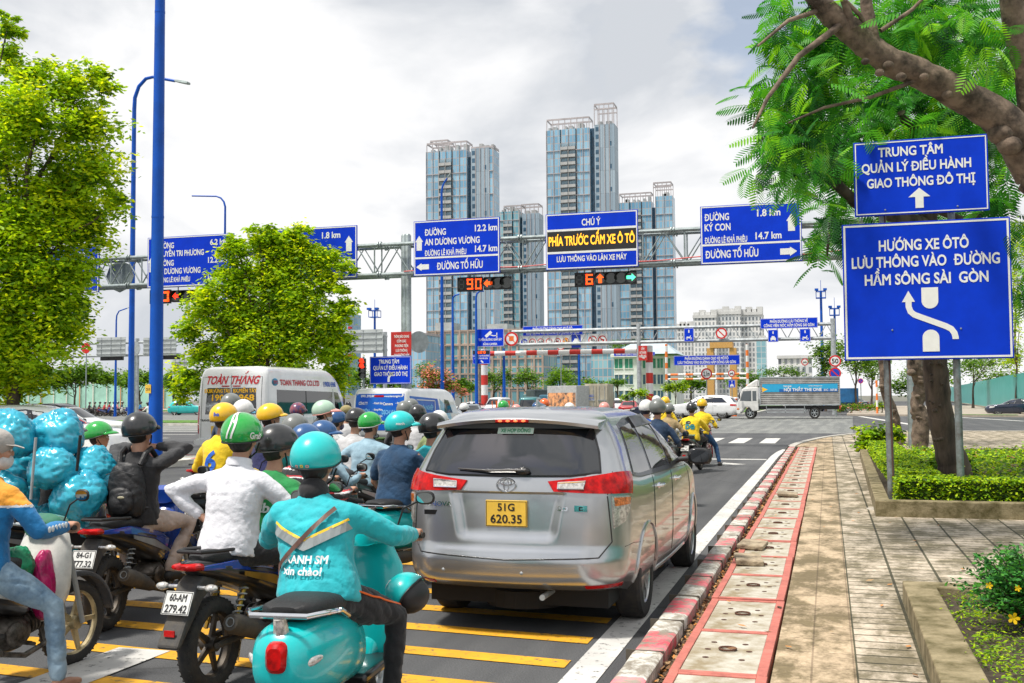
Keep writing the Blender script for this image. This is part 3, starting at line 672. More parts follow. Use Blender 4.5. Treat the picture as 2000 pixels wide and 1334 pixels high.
X0, X1, Z0, Z1 = rect(1647, 431, 1977, 702, YB); t = sign('road_sign', 'large blue sign with white lane-shift arrow around two bars, lower of two', 'road sign', X0, X1, Z0, Z1, YB, s_big, .05, border=.028)
bolts(t, X1-X0, Z1-Z0, [(-.48, -.58), (.46, -.58)]); WBIG = (X0, X1, Z0, Z1)
X0, X1, Z0, Z1 = rect(1668, 270, 1931, 417, YB); t = sign('road_sign', 'blue sign with three text lines and up arrow, upper of two on grey posts', 'road sign', X0, X1, Z0, Z1, YB, s_top, .05, border=.016)
bolts(t, X1-X0, Z1-Z0, [(-.5, -.48), (.5, -.48)])
OLDPIPE = mat('old_grey_pipe', (.25, .29, .30), .5, .5, var=.2, vs=6, col2=(.14, .13, .115))
for (px, lb, fl) in ((1752, 'left rusty grey post under the big blue sign, split pipe', True), (1896, 'right grey post under the big blue sign', False)):
	p = G(px, 1012, .12); q = thing('sign_post', lb, 'post', (p.x, YB+.12, .12))
	g = MB(); g.tube([(0, 0, -.02), (-.035, 0, Z1-.5)], .052, 14); g.build('pole', OLDPIPE, q)
	if fl: g = MB(); g.tube([(.03, -.046, .0), (-.005, -.046, Z1-.6)], .014, 6); g.build('conduit', mat('rust_streak', (.10, .05, .04), .8), q)
	g = MB(); g.lathe([(.36, 0), (.3, .015), (.16, .05), (.07, .085), (.05, .09)], 20); g.build('mortar_collar', mat('mortar', (.42, .38, .32), .95, var=.15, bump=.4), q)
# small signs on the twin columns
def s_ct(ls, W, H):
	k = ls[LT]; text(k, 'TRUNG TÂM', -.05, H/2-.24, .13, .74, 'C', -.005); text(k, 'QUẢN LÝ ĐIỀU HÀNH', 0, H/2-.45, .13, 1.25, 'C', -.005); text(k, 'GIAO THÔNG ĐÔ THỊ', .02, H/2-.66, .13, 1.22, 'C', -.005)
	q = ls['arrow', WHITE]; stroke(q, [(-.06, -.40), (-.06, -.27), (-.03, -.2), (.03, -.15)], .08, -.005); q.add([(-.03, -.005, -.09), (.12, -.005, -.06), (.09, -.005, -.21)], [(0, 2, 1)])
sign('road_sign', 'blue sign with bent white arrow on the twin gantry columns behind the vans', 'road sign', *rect(722, 696, 803, 750, YG-.35), YG-.35, s_ct, .04, border=.012, k=KG)
def s_ban(ls, W, H):
	k = ls[LT]; rows = ['THÔNG BÁO CHUNG', 'CẤM CÁC', 'PHƯƠNG TIỆN', 'LƯU THÔNG', 'QUA ĐƯỜNG HẦM']
	for i, s in enumerate(rows): text(k, s, .02, H/2-.2-.158*i, .085, wmax=W*.86, y=-.006, w=[.55, .34, .48, .42, .55][i])
X0, X1, Z0, Z1 = rect(763, 648, 803, 694, YG-.3); sign('banner', 'red cloth banner with white text tied to the grey gantry columns', 'banner', X0, X1, Z0, Z1, YG-.28, s_ban, .01, border=0, face=RED, k=KG)
# lamp and signal poles
def lamp_pole(label, base, h, r0, r1, path, head, cat='street lamp', name='street_lamp', m=None, lampn=True):
	t = thing(name, label, cat, base); m = m or BLUE2
	g = MB(); g.lathe([(r0, 0), (r0*.99, .4), (r1, h)], 16)
	g.lathe([(r0*1.7, 0), (r0*1.7, .04)], 12); g.build('pole', m, t)
	g = MB()
	for z in (h*.42, h*.78): rr = r0+(r1-r0)*z/h; g.lathe([(rr*1.04, z), (rr*1.04, z+.05)], 16)
	build_each(g, 'joint_ring', m, t)
	if path:
		g = MB(); g.tube([Vector(p) for p in path], [r1*(1-.35*i/len(path)) for i in range(len(path))], 10); g.build('arm', m, t)
	if head:
		p, d = Vector(path[-1]), (Vector(path[-1])-Vector(path[-2])).normalized(); x, y, z = basis(d); M = Matrix.Translation(p) @ Matrix((x, y, z)).transposed().to_4x4()
		g = MB(); sz = head
		g.add(*_lamphead(sz), M); g.build('lamp_head', mat('lamp_grey', (.30, .36, .35), .45, .3, var=.1), t, bevel=.01)
	return t
def _lamphead(s):
	pr = [(0, .05, .04), (.12, .11, .05), (.5, .15, .06), (.62, .12, .045)]; vs = []
	for (z, hw, hh) in pr: vs += [(-hw*s, -hh*s*.6, z*s), (hw*s, -hh*s*.6, z*s), (hw*s*.8, hh*s, z*s), (-hw*s*.8, hh*s, z*s)]
	fs = [(i*4+j, i*4+(j+1) % 4, i*4+4+(j+1) % 4, i*4+4+j) for i in range(3) for j in range(4)]+[(3, 2, 1, 0), (12, 13, 14, 15)]
	return vs, fs
# tall blue pole in front (runs out of the frame)
b0 = G(303, 915); t = lamp_pole('tallest blue lamp pole with small yellow plate, nearest on the left', (b0.x, b0.y, .16), 15.5, .19, .12, [(0, 0, 15.5), (.1, .0, 16.2), (.9, -.2, 16.7), (2.4, -.4, 16.8)], 1.0)
dz = (b0-CAM).dot(FW)
def zpx(py, px, dep): return DD(px, py, dep).z
z1, z0 = zpx(751, 300, dz), zpx(768, 300, dz)
g = MB(); g.box(-.19, -.02, -.20, -.185, z0-.16, z1-.16); g.build('number_plate', YEL, t, smooth=False); g = MB(); text(g, 'CS-35', -.105, (z0+z1)/2-.2, .06, .13, y=-.2025); g.build('lettering', BLACK, t, smooth=False)
b1 = G(255, 832); dz = (b1-CAM).dot(FW); zt2 = zpx(205, 266, dz); zh = zpx(143, 300, dz); zq = zpx(155, 372, dz)
s_ = dz/FPX
lamp_pole('blue lamp pole with curved arm and grey lamp, just left of the tallest pole', (b1.x, b1.y, .2), zt2-.2, 10*s_/1.6, 4*s_, [(0, 0, zt2-.2), (.6*s_*2, 0, zt2+18*s_), (10*s_, 0, zt2+40*s_), (26*s_, 0, zh-.2-2*s_), (42*s_, 0, zh-.2), (92*s_, 0, zq-.2)], 52*s_)
def lp(label, px, py, topy, arm, dep, w=3.0, headpx=18, m=None):
	b = DD(px, py, dep); b.z = 0; s = dep/FPX; zt = zpx(topy, px, dep)
	path = [(0, 0, zt)]+[(a*s, 0, zt+h*s) for a, h in arm] if arm else None
	return lamp_pole(label, (b.x, b.y, 0), zt, w*s*.9, w*s*.5, path, headpx*s if headpx else None, m=m)
lp('blue lamp pole with straight arm to the left rising behind the central tree', 437, 800, 400, [(-3, 10), (-10, 18), (-20, 22), (-75, 26)], 62, 4, 0)
lp('thin blue lamp pole with arm to the right, far left past the no-entry sign', 225, 800, 625, [(1, 10), (6, 18), (24, 23)], 120, 3, 10)
lp('blue lamp pole in front of the left twin tower with grey lamp head', 864, 800, 372, [(2, 12), (6, 20), (12, 28)], 75, 4.5, 18)
lp('shorter blue lamp pole beside the left tower with curved top', 885, 800, 590, [(1, 10), (5, 14), (14, 16)], 105, 4, 8)
lp('blue lamp pole behind the 90 traffic light', 931, 800, 580, [(2, 8), (8, 12), (16, 12)], 110, 4, 8)
lp('blue post behind the tunnel bar at left with camera sign', 985, 800, 680, None, 112, 4, 0)
lp('blue post under the white prohibition panel', 1132, 800, 690, None, 114, 4, 0)
def mast(label, px, y0, y1, dep, w=4, cage=True):
	b = DD(px, 790, dep); s = dep/FPX; zt = zpx(y0, px, dep); t = thing('camera_mast', label, 'mast', (b.x, b.y, 0))
	g = MB(); g.lathe([(w*s*.8, 0), (w*s*.5, zt)], 10); g.build('pole', BLUE2, t)
	g = MB(); c = 9*s
	for z in (zt, zt-13*s):
		for a, b2 in (((-c, -c), (c, -c)), ((c, -c), (c, c)), ((c, c), (-c, c)), ((-c, c), (-c, -c))): g.tube([(*a, z), (*b2, z)], .8*s, 5)
	for a in ((-c, -c), (c, -c), (c, c), (-c, c)): g.tube([(*a, zt), (*a, zt-13*s)], .7*s, 5)
	g.build('cage', BLUE2, t)
	g = MB(); g.cbox((-8*s, -c, zt+3*s), (7*s, 8*s, 4*s)); g.cbox((8*s, -c, zt+3*s), (7*s, 8*s, 4*s)); g.tube([(0, 0, zt), (0, 0, zt+22*s)], .5*s, 5); g.build('camera', BLUE2, t)
mast('blue camera mast with square cage right of the central tree', 732, 606, 0, 130); mast('blue camera mast with square cage near the big blue sign', 1608, 568, 0, 130, 4.5); mast('smaller blue camera mast right of the taller caged mast', 1634, 602, 0, 150, 4)
# ---------------------------------------------------------------- tunnel entrance group in the distance
YT = 106.0
def strike(q, x, z, r): stroke(q, [(x-r*.7, z+r*.7), (x+r*.7, z-r*.7)], r*.2, -.012)
def motorbike_icon(q, x, z, s, y=-.006):
	disc(q, x-.32*s, z-.2*s, .17*s, y, .09*s, 14); disc(q, x+.32*s, z-.2*s, .17*s, y, .09*s, 14)
	q.add([(x+a*s, y, z+b*s) for a, b in ((-.4, 0), (-.1, -.15), (.15, -.15), (.36, .28), (.26, .3), (.08, .05), (-.35, .12))], [tuple(range(7))])
def car_icon(q, x, z, s, y=-.006):
	q.add([(x+a*s, y, z+b*s) for a, b in ((-.42, -.3), (.42, -.3), (.42, .02), (.28, .08), (.2, .32), (-.2, .32), (-.28, .08), (-.42, .02))], [tuple(range(8))])
	plate2(q, x-.4*s, x-.22*s, z-.4*s, z-.3*s, y); plate2(q, x+.22*s, x+.4*s, z-.4*s, z-.3*s, y)
WIN = mat('icon_blue', (.004, .04, .45), .5, var=0); BLK = mat('icon_black', (.01, .01, .01), .6, var=0); REDS = mat('sign_red', (.62, .012, .012), .5, var=.04)
def round_sign(label, px, py, rpx, Y, draw, rim=REDS, face=WHITE, post=True, name='round_sign'):
	c = D(px, py, Y); s = (c-CAM).dot(FW)/FPX; r = rpx*s; t = thing(name, label, 'road sign', (c.x, Y, c.z))
	g = MB(); g.lathe([(r, -.02), (r, .02)], 28, Matrix.Rotation(PI/2, 4, 'X')); g.build('board', GALV, t, smooth=False)
	g = MB(); disc(g, 0, 0, r*.985, -.024); g.build('face', face, t, smooth=False)
	if rim: g = MB(); disc(g, 0, 0, r*.985, -.028, r*.74); g.build('rim', rim, t, smooth=False)
	g = MB(); m = draw(g, r) or BLK; g.build('symbol', m, t, smooth=False)
	if post: g = MB(); g.tube([(0, .06, r*.8), (0, .06, -c.z+.05)], .05, 8); g.build('post', GALV, t)
	return t
def two_lines(a, b, h=.30):
	def f(ls, W, H):
		text(ls[LT], a, 0, H*.56-H/2, H*.27, W*.66, y=-.006); text(ls[LT], b, 0, H*.16-H/2, H*.27, W*.88, y=-.006)
	return f
def px_sign(label, r_, Y, f, name='road_sign', **k): return sign(name, label, 'road sign', *rect(*r_, Y), Y, f, .08, **k)
px_sign('blue two-line sign above the white panel of round symbols', (1021, 636, 1138, 655), YT, two_lines('PHẦN ĐƯỜNG DÀNH CHO XE Ô TÔ', 'LƯU THÔNG VÀO ĐƯỜNG HẦM SÔNG SÀI GÒN'), border=.02)
px_sign('blue two-line sign over the motorbike lane left of the lorry', (1316, 694, 1445, 713), YT+2, two_lines('PHẦN ĐƯỜNG DÀNH CHO XE MÔTÔ', 'LƯU THÔNG VÀO ĐƯỜNG HẦM SÔNG SÀI GÒN'), border=.02)
px_sign('blue two-line sign high on the far gantry near the right masts', (1485, 621, 1597, 641), YT-.3, two_lines('PHẦN ĐƯỜNG LƯU THÔNG VỀ', 'CÔNG VIÊN NÓC HẦM SÔNG SÀI GÒN'), border=.02)
def s_cam(ls, W, H):
	k = ls[LT]; text(k, 'TUYẾN ĐƯỜNG GIÁM SÁT', 0, -H/2+.62, .22, W*.86, y=-.006); text(k, 'BẰNG CAMERA', 0, -H/2+.16, .22, W*.52, y=-.006)
	q = ls['symbol', WHITE]; stroke(q, [(-.5, .1), (.12, .62)], .3, -.006); stroke(q, [(.0, .3), (.3, .2), (.75, .2)], .09, -.006); stroke(q, [(.72, -.02), (.72, .5)], .09, -.006)
px_sign('blue camera surveillance sign left of the tunnel height bar', (931, 642, 984, 677), YT-1, s_cam, border=.03)
def s_xeoto(ls, W, H):
	plate2(ls['display', DARKP], -W/2+.03, W/2-.03, H/2-.42, H/2-.03, -.006); text(ls['display_lettering', ORL], 'XE Ô TÔ', 0, H/2-.36, .24, W*.5, y=-.01)
	text(ls[LT], 'LƯU THÔNG VÀO ĐƯỜNG', 0, .06, .15, W*.9, y=-.006); text(ls[LT], 'HẦM SÔNG SÀI GÒN', 0, -.2, .15, W*.75, y=-.006); arrow(ls['arrow', WHITE], .1, -.48, .38, 2.3, -.006)
px_sign('small blue sign with orange lettered top strip on the white striped post', (923, 684, 957, 711), YT-1.2, s_xeoto, border=.02)
def s_panel(ls, W, H):
	n = 8; u = W/n; r = u*.40; rims = ls['rim', REDS]; k = ls['symbol', BLK]
	for i in range(6):
		x = -W/2+u*(i+.55)
		if i == 0: disc(ls['blue_disc', WIN], x, .0, r, -.008); text(ls[LT], '30', x, -r*.42, r*.84, r*1.2, y=-.012); continue
		disc(rims, x, 0, r, -.008, r*.76)
		if i == 1: text(k, '60', x, -r*.4, r*.8, r*1.05, y=-.01)
		elif i == 2: k.add([(x-r*.55, -.01, r*.3), (x-r*.1, -.01, 0), (x-r*.55, -.01, -r*.3)], [(0, 2, 1)]); k.add([(x+r*.55, -.01, r*.3), (x+r*.1, -.01, 0), (x+r*.55, -.01, -r*.3)], [(0, 1, 2)])
		elif i == 3: k.add([(x-r*.3, -.01, r*.6), (x+r*.3, -.01, r*.6), (x, -.01, r*.2)], [(0, 2, 1)]); k.add([(x-r*.3, -.01, -r*.6), (x+r*.3, -.01, -r*.6), (x, -.01, -r*.2)], [(0, 1, 2)])
		elif i == 4: motorbike_icon(k, x, 0, r*1.1, -.01); strike(rims, x, 0, r)
		elif i == 5: pass
	x = -W/2+u*5.55; q = ls['triangle', mat('warning_amber', (.9, .38, .02), .5, var=0)]; q.add([(x-r, -.01, -r*.5), (x+r, -.01, -r*.5), (x, -.01, r*1.2)], [(0, 1, 2)]); stroke(k, [(x-r*.14, -r*.3), (x-r*.14, r*.4)], r*.16, -.013); stroke(k, [(x+r*.14, -r*.3), (x+r*.14, r*.4)], r*.16, -.013)
	x = -W/2+u*6.75; plate2(ls['blue_square', WIN], x-u*.55, x+u*.55, -H/2, H/2, -.01); car_icon(ls['car_symbol', WHITE], x, 0, u*.9, -.014)
px_sign('white panel with a row of round speed and prohibition symbols', (1015, 654, 1146, 680), YT+.1, s_panel, face=WHITE, border=0)
def s_p2(ls, W, H):
	r = H*.36; rims = ls['rim', REDS]; k = ls['symbol', BLK]
	for x in (-W*.25, W*.25): disc(rims, x, 0, r, -.008, r*.76); k.add([(x-r*.5, -.01, -r*.12), (x+r*.5, -.01, -r*.2), (x+r*.45, -.01, r*.12), (x-r*.2, -.01, r*.25)], [(0, 1, 2, 3)]); strike(rims, x, 0, r)
px_sign('small white panel with two no-trailer symbols', (1148, 652, 1186, 676), YT+.1, s_p2, face=WHITE, border=0)
def d_orange(g, r): plate2(g, -r*.34, r*.34, -r*.3, r*.4, -.032); stroke(g, [(-r*.55, r*.55), (r*.55, -r*.55)], r*.12, -.036); return ORANGE
round_sign('red ringed sign with orange square beside the camera sign', 999, 662, 14, YT-.5, d_orange, post=False)
def d_bike(g, r): motorbike_icon(g, 0, 0, r*1.1, -.032)
def d_bar(g, r): stroke(g, [(-r*.6, r*.6), (r*.6, -r*.6)], r*.2, -.032); return REDS
def d_num(s):
	def f(g, r): text(g, s, 0, -r*.4, r*.8, wmax=r*1.1, y=-.032)
	return f
def d_noentry(g, r): plate2(g, -r*.66, r*.66, -r*.16, r*.16, -.032); return WHITE
round_sign('round 2.1 m height limit sign under the motorbike lane sign', 1380, 730, 11, YT+1, d_num('2,1m')); round_sign('round white sign with red diagonal bar on the far gantry', 1409, 651, 11, YT-.4, d_bar, post=False)
round_sign('round no-motorbike sign near the far gantry post', 1572, 707, 7, YT+20, d_bike); round_sign('round red and white 50 speed limit sign right of the lorry', 1631, 705, 11.5, 93, d_num('50'))
round_sign('round blue no-stopping sign with red rim below the 50 sign', 1631, 729, 11.5, 92.8, d_bar, rim=REDS, face=WIN, post=False); round_sign('small round red sign over the tunnel lane', 1429, 729, 7, YT+6, d_bike)
round_sign('red no-entry disc with white bar right of the left tree', 168, 680, 10.5, 78, d_noentry, rim=None, face=REDS); round_sign('small blue and red parking sign by the far right trees', 1681, 744, 5, 120, d_bar, rim=REDS, face=WIN)
round_sign('half hidden white ring sign behind the height bar', 1095, 676, 8.5, YT+3, d_bike)
def icon_sign(label, r_, kind, Y):
	def f(ls, W, H):
		(motorbike_icon if kind == 'm' else car_icon)(ls['symbol', WHITE], 0, -H*.18, W*.62); arrow(ls['arrow', WHITE], 0, H*.28, H*.24, 0, -.006)
	return px_sign(label, r_, Y, f, border=.02)
icon_sign('small blue motorbike lane sign at the left end of the far gantry', (1336, 641, 1355, 667), 'm', YT-.4); icon_sign('small blue car lane sign under the far two-line sign', (1500, 644, 1520, 668), 'c', YT-.4)
icon_sign('small blue motorbike lane sign at the right of the far gantry', (1562, 642, 1583, 667), 'm', YT-.4); icon_sign('tiny blue car sign above the white car lane', (1423, 742, 1436, 757), 'c', YT+5)
# far gantry
gt = thing('sign_gantry', 'far grey lattice gantry over the tunnel approach with small blue signs', 'gantry', (0, YT, 0))
zt, zb = D(1400, 638, YT).z, D(1400, 665, YT).z; x0, x1 = D(1000, 650, YT).x, D(1630, 650, YT).x
g = MB()
for z in (zt, zb): g.tube([(x0, 0, z), (x1, 0, z)], .17, 8)
n = 22
for i in range(n): a = x0+(x1-x0)*i/n; b = x0+(x1-x0)*(i+1)/n; g.tube([(a, 0, zb), ((a+b)/2, 0, zt), (b, 0, zb)], .06, 5)
g.build('truss', STEEL, gt)
for px in (1248, 1628):
	x = D(px, 700, YT).x; g = MB(); g.lathe([(.24, 0), (.22, zt+.5)], 10, Matrix.Translation((x, 0, 0))); g.build('column', STEEL, gt)
# left far gantry seen from behind
YB2 = 92
gt = thing('sign_gantry', 'far left gantry seen from behind, grey sign backs between the blue poles', 'gantry', (0, YB2, 0))
zt, zb = D(300, 668, YB2).z, D(300, 693, YB2).z; x0, x1 = D(120, 680, YB2).x, D(756, 680, YB2).x
g = MB()
for z in (zt, zb): g.tube([(x0, 0, z), (x1, 0, z)], .13, 8)
g.build('truss', STEEL, gt); g = MB(); g.lathe([(.2, 0), (.2, zt+.4)], 10, Matrix.Translation((D(752, 680, YB2).x, 0, 0))); g.build('column', STEEL, gt)
g = MB(); g.lathe([(.2, 0), (.2, zt+.4)], 10, Matrix.Translation((D(268, 680, YB2).x, 0, 0))); g.build('column', STEEL, gt)
for (r_, lb) in (((190, 659, 246, 696), 'grey back of a sign board left of the blue poles'), ((281, 659, 345, 694), 'grey back of a sign board between the tallest pole and the central tree'), ((672, 644, 748, 690), 'grey back of a large sign board right of the central tree'), ((338, 702, 366, 740), 'small grey back of a sign low beside the central tree')):
	X0, X1, Z0, Z1 = rect(*r_, YB2-.3); W, H = X1-X0, Z1-Z0; t = thing('back_of_sign', lb, 'road sign', ((X0+X1)/2, YB2-.4, (Z0+Z1)/2), 0, 'backs of far signs')
	g = MB(); g.box(-W/2, W/2, .0, .05, -H/2, H/2); g.build('board', mat('sign_back_grey', (.50, .53, .52), .5, .2, var=.1, vs=1), t, smooth=False)
	g = MB()
	for i in range(4): g.box(-W/2, W/2, -.08, -.002, -H/2+H*(i+.4)/4, -H/2+H*(i+.4)/4+.07)
	for i in range(3): x = -W/2+W*(i+.5)/3; g.box(x-.04, x+.04, -.04, -.003, -H/2, H/2)
	g.build('ribs', STEEL, t, smooth=False)
X0, X1, Z0, Z1 = rect(208, 515, 262, 565, YG+.5)
t = thing('back_of_sign', 'grey back of a polygonal sign behind the gantry lattice left of the blue poles', 'road sign', ((X0+X1)/2, YG+.5, (Z0+Z1)/2)); g = MB(); g.lathe([((X1-X0)/2, 0), ((X1-X0)/2, .04)], 8, Matrix.Rotation(PI/2, 4, 'X')); g.build('board', mat('sign_back_dark', (.28, .33, .33), .5, .2, var=.08), t, smooth=False)
def far_light(label, px, py, Y):
	c = D(px, py, Y); t = thing('traffic_light', label, 'traffic light', (c.x, Y, c.z)); g = MB(); g.box(-1.3, 1.3, 0, .3, -.25, .28); g.box(-1.2, -.3, -.05, 0, -.15, .2); g.box(.3, 1.2, -.05, 0, -.15, .2); g.build('housing', BLACK, t, smooth=False, bevel=.03); g = MB(); g.tube([(0, .15, .25), (0, .15, .9)], .06, 6); g.build('hanger', STEEL, t)
far_light('dark signal head hanging under the left sign back', 217, 699, YB2); far_light('dark signal head seen just right of the tallest pole', 327, 697, YB2)
signal('small post-mounted traffic light lit red right of the white minibus', (701, 700, 713, 738), [(REDL, None), (REDL, None), (None, None), (None, None)], 52)
p = D(710, 700, 52.2); g = MB(); g.lathe([(.06, 0), (.06, p.z+.1)], 8); o = g.build('signal_post', GALV); o.location = (p.x, 52.2, 0); tag(o, 'thin grey post carrying the small red traffic light', 'post')
c = D(818, 668, YG+.6); g = MB(); g.lathe([(.42, 0), (.42, .03)], 24, Matrix.Rotation(PI/2, 4, 'X') ); o = g.build('back_of_sign', STEEL, smooth=False); o.location = c; o.rotation_euler = (0, 0, R(50)); tag(o, 'round grey sign back on the right gantry column', 'road sign')
c = D(262, 681, 70); g = MB(); g.lathe([(.55, 0), (.55, .03)], 24, Matrix.Rotation(PI/2, 4, 'X')); o = g.build('back_of_sign', STEEL, smooth=False); o.location = c; tag(o, 'round grey sign back behind the curved lamp pole', 'road sign')
g = MB(); g.lathe([(.07, 0), (.07, c.z+.4)], 8); o = g.build('sign_post', GALV); o.location = (c.x, 70.1, 0); tag(o, 'grey post of the round sign back behind the blue pole', 'post')
# tunnel height bar on striped posts
def striped(name, ax, per, c1, c2, duty=.5):
	m, t, b, tcn, N = node_mat(name, .6); L = t.links.new; sp = N('ShaderNodeSeparateXYZ'); L(tcn.outputs['Object'], sp.inputs[0])
	a = N('ShaderNodeMath', operation='DIVIDE'); a.inputs[1].default_value = per; L(sp.outputs[ax], a.inputs[0]); f = N('ShaderNodeMath', operation='FRACT'); L(a.outputs[0], f.inputs[0])
	gtn = N('ShaderNodeMath', operation='GREATER_THAN'); gtn.inputs[1].default_value = duty; L(f.outputs[0], gtn.inputs[0]); mx = N('ShaderNodeMixRGB'); mx.inputs[1].default_value = (*c1, 1); mx.inputs[2].default_value = (*c2, 1); L(gtn.outputs[0], mx.inputs[0]); L(mx.outputs[0], b.inputs['Base Color']); return m
SX = striped('striped_bar', 'X', 2.3, (.55, .03, .02), (.72, .72, .70)); SZ = striped('striped_post', 'Z', 2.1, (.72, .72, .70), (.55, .03, .02)); SO = striped('orange_striped', 'X', 1.6, (.8, .2, .03), (.75, .75, .72)); SOZ = striped('orange_striped_post', 'Z', 1.2, (.8, .2, .03), (.75, .75, .72))
t = thing('height_barrier', 'red and white height limit bar on striped posts at the tunnel mouth', 'barrier', (0, YT+1, 0))
x0, x1 = D(946, 690, YT+1).x, D(1268, 690, YT+1).x; z = D(1100, 688, YT+1).z; g = MB(); g.tube([(x0, 0, z), (x1, 0, z)], .26, 10); g.build('bar', SX, t)
for x in (x0, x1): g = MB(); g.lathe([(.36, 0), (.36, z+.5)], 12, Matrix.Translation((x, 0, 0))); g.build('post', SZ, t)
b = D(936, 730, YT+2); g = MB(); g.lathe([(.42, 0), (.36, b.z+2.5)], 10); o = g.build('concrete_post', CONC); o.location = (b.x, YT+2, 0); tag(o, 'pale concrete post behind the left striped post', 'post')
t = thing('height_barrier', 'double orange and white height barrier on the motorbike lane', 'barrier', (0, YT+8, 0))
x0, x1 = D(1302, 735, YT+8).x, D(1460, 735, YT+8).x
for py in (731, 740): z = D(1380, py, YT+8).z; g = MB(); g.tube([(x0, 0, z), (x1, 0, z)], .11, 8); g.build('bar', SO, t)
for px, y0 in ((1302, 672), (1460, 672)): x = D(px, 735, YT+8).x; g = MB(); g.lathe([(.15, 0), (.15, D(px, y0, YT+8).z)], 8, Matrix.Translation((x, 0, 0))); g.build('post', SOZ, t)
def s_red(ls, W, H):
	for i, s in enumerate(['CẤM', 'XE TẢI NẶNG', 'PHƯƠNG TIỆN']): text(ls[LT], s, 0, H/2-.42-.38*i, .22, W*(.35, .75, .78)[i], y=-.006)
	arrow(ls['arrow', WHITE], 0, -H/2+.36, .5, 2.4, -.006)
px_sign('small red sign with white text on the right striped post', (1247, 675, 1264, 704), YT-.5, s_red, face=RED, border=0)
px_sign('narrow blue sign behind the height bar near the white building', (1199, 688, 1279, 695), YT+6, lambda ls, W, H: text(ls[LT], 'TRUNG TÂM QUẢN LÝ ĐIỀU HÀNH GIAO THÔNG', 0, -H*.25, H*.5, W*.92, y=-.006), border=.01)
# gold arch over the tunnel lane
OR2 = mat('ochre_paint', (.62, .34, .10), .6, var=.1); a = D(1388, 690, 170); b = D(1432, 690, 170); z = D(1410, 680, 170).z
t = thing('ochre_arch', 'ochre portal frame behind the motorbike lane sign', 'arch', (0, 170, 0)); g = MB(); g.box(a.x, b.x, -1.2, 1.2, z, z+.9); g.build('beam', OR2, t, smooth=False)
for x in (a.x, b.x): g = MB(); g.box(x-.5, x+.5, -1, 1, 0, z-.003); g.build('column', OR2, t, smooth=False)
# ================================================================ towers and buildings
def glass_mat(name, c1, c2, mo, bw, rh, ms, rough=.22, offs=0.0, tint=None):
	m, t, b, tcn, N = node_mat(name, rough); L = t.links.new
	sp = N('ShaderNodeSeparateXYZ'); L(tcn.outputs['Object'], sp.inputs[0]); ad = N('ShaderNodeMath', operation='ADD'); L(sp.outputs['X'], ad.inputs[0]); L(sp.outputs['Y'], ad.inputs[1])
	cb = N('ShaderNodeCombineXYZ'); L(ad.outputs[0], cb.inputs[0]); L(sp.outputs['Z'], cb.inputs[1])
	br = N('ShaderNodeTexBrick'); br.offset = offs; br.inputs['Scale'].default_value = 1; br.inputs['Brick Width'].default_value = bw; br.inputs['Row Height'].default_value = rh
	br.inputs['Mortar Size'].default_value = ms; br.inputs['Mortar Smooth'].default_value = .1; br.inputs['Bias'].default_value = 0
	br.inputs['Color1'].default_value = (*c1, 1); br.inputs['Color2'].default_value = (*c2, 1); br.inputs['Mortar'].default_value = (*mo, 1); L(cb.outputs[0], br.inputs['Vector'])
	# a second, coarser set of tints: blinds drawn, opened lights
	b2 = N('ShaderNodeTexBrick'); b2.offset = .37; b2.inputs['Scale'].default_value = 1; b2.inputs['Brick Width'].default_value = bw*2; b2.inputs['Row Height'].default_value = rh; b2.inputs['Mortar Size'].default_value = 0
	b2.inputs['Color1'].default_value = (.80, .84, .88, 1); b2.inputs['Color2'].default_value = (1.25, 1.22, 1.2, 1); L(cb.outputs[0], b2.inputs['Vector'])
	mu = N('ShaderNodeMixRGB', blend_type='MULTIPLY'); mu.inputs[0].default_value = .8; L(br.outputs['Color'], mu.inputs[1]); L(b2.outputs['Color'], mu.inputs[2]); L(mu.outputs[0], b.inputs['Base Color'])
	b.inputs['Specular IOR Level'].default_value = .5
	return m
TG = glass_mat('tower_glass', (.16, .35, .50), (.28, .48, .61), (.44, .38, .35), 1.55, 3.1, .13)
TG2 = glass_mat('tower_glass_green', (.14, .34, .42), (.24, .45, .50), (.45, .41, .38), 1.7, 3.1, .16)
PG = glass_mat('podium_glass', (.10, .26, .31), (.20, .39, .41), (.50, .40, .33), 2.6, 4.4, .32)
CLAD = glass_mat('grey_cladding', (.26, .34, .40), (.31, .39, .45), (.20, .25, .29), 1.3, 9.3, .10, .5)
FRAME = mat('bronze_frame', (.44, .40, .40), .5, var=.1, vs=.3); SLABM = mat('balcony_slab', (.42, .42, .41), .7, var=.1, vs=.5)
DARKG = mat('recess_glass', (.06, .14, .22), .2, var=.25, vs=.4); OPEN = mat('balcony_shade', (.26, .37, .44), .6, var=.2, vs=1)
LAND = mat('pale_wall', (.62, .62, .60), .8, var=.08, vs=.3)
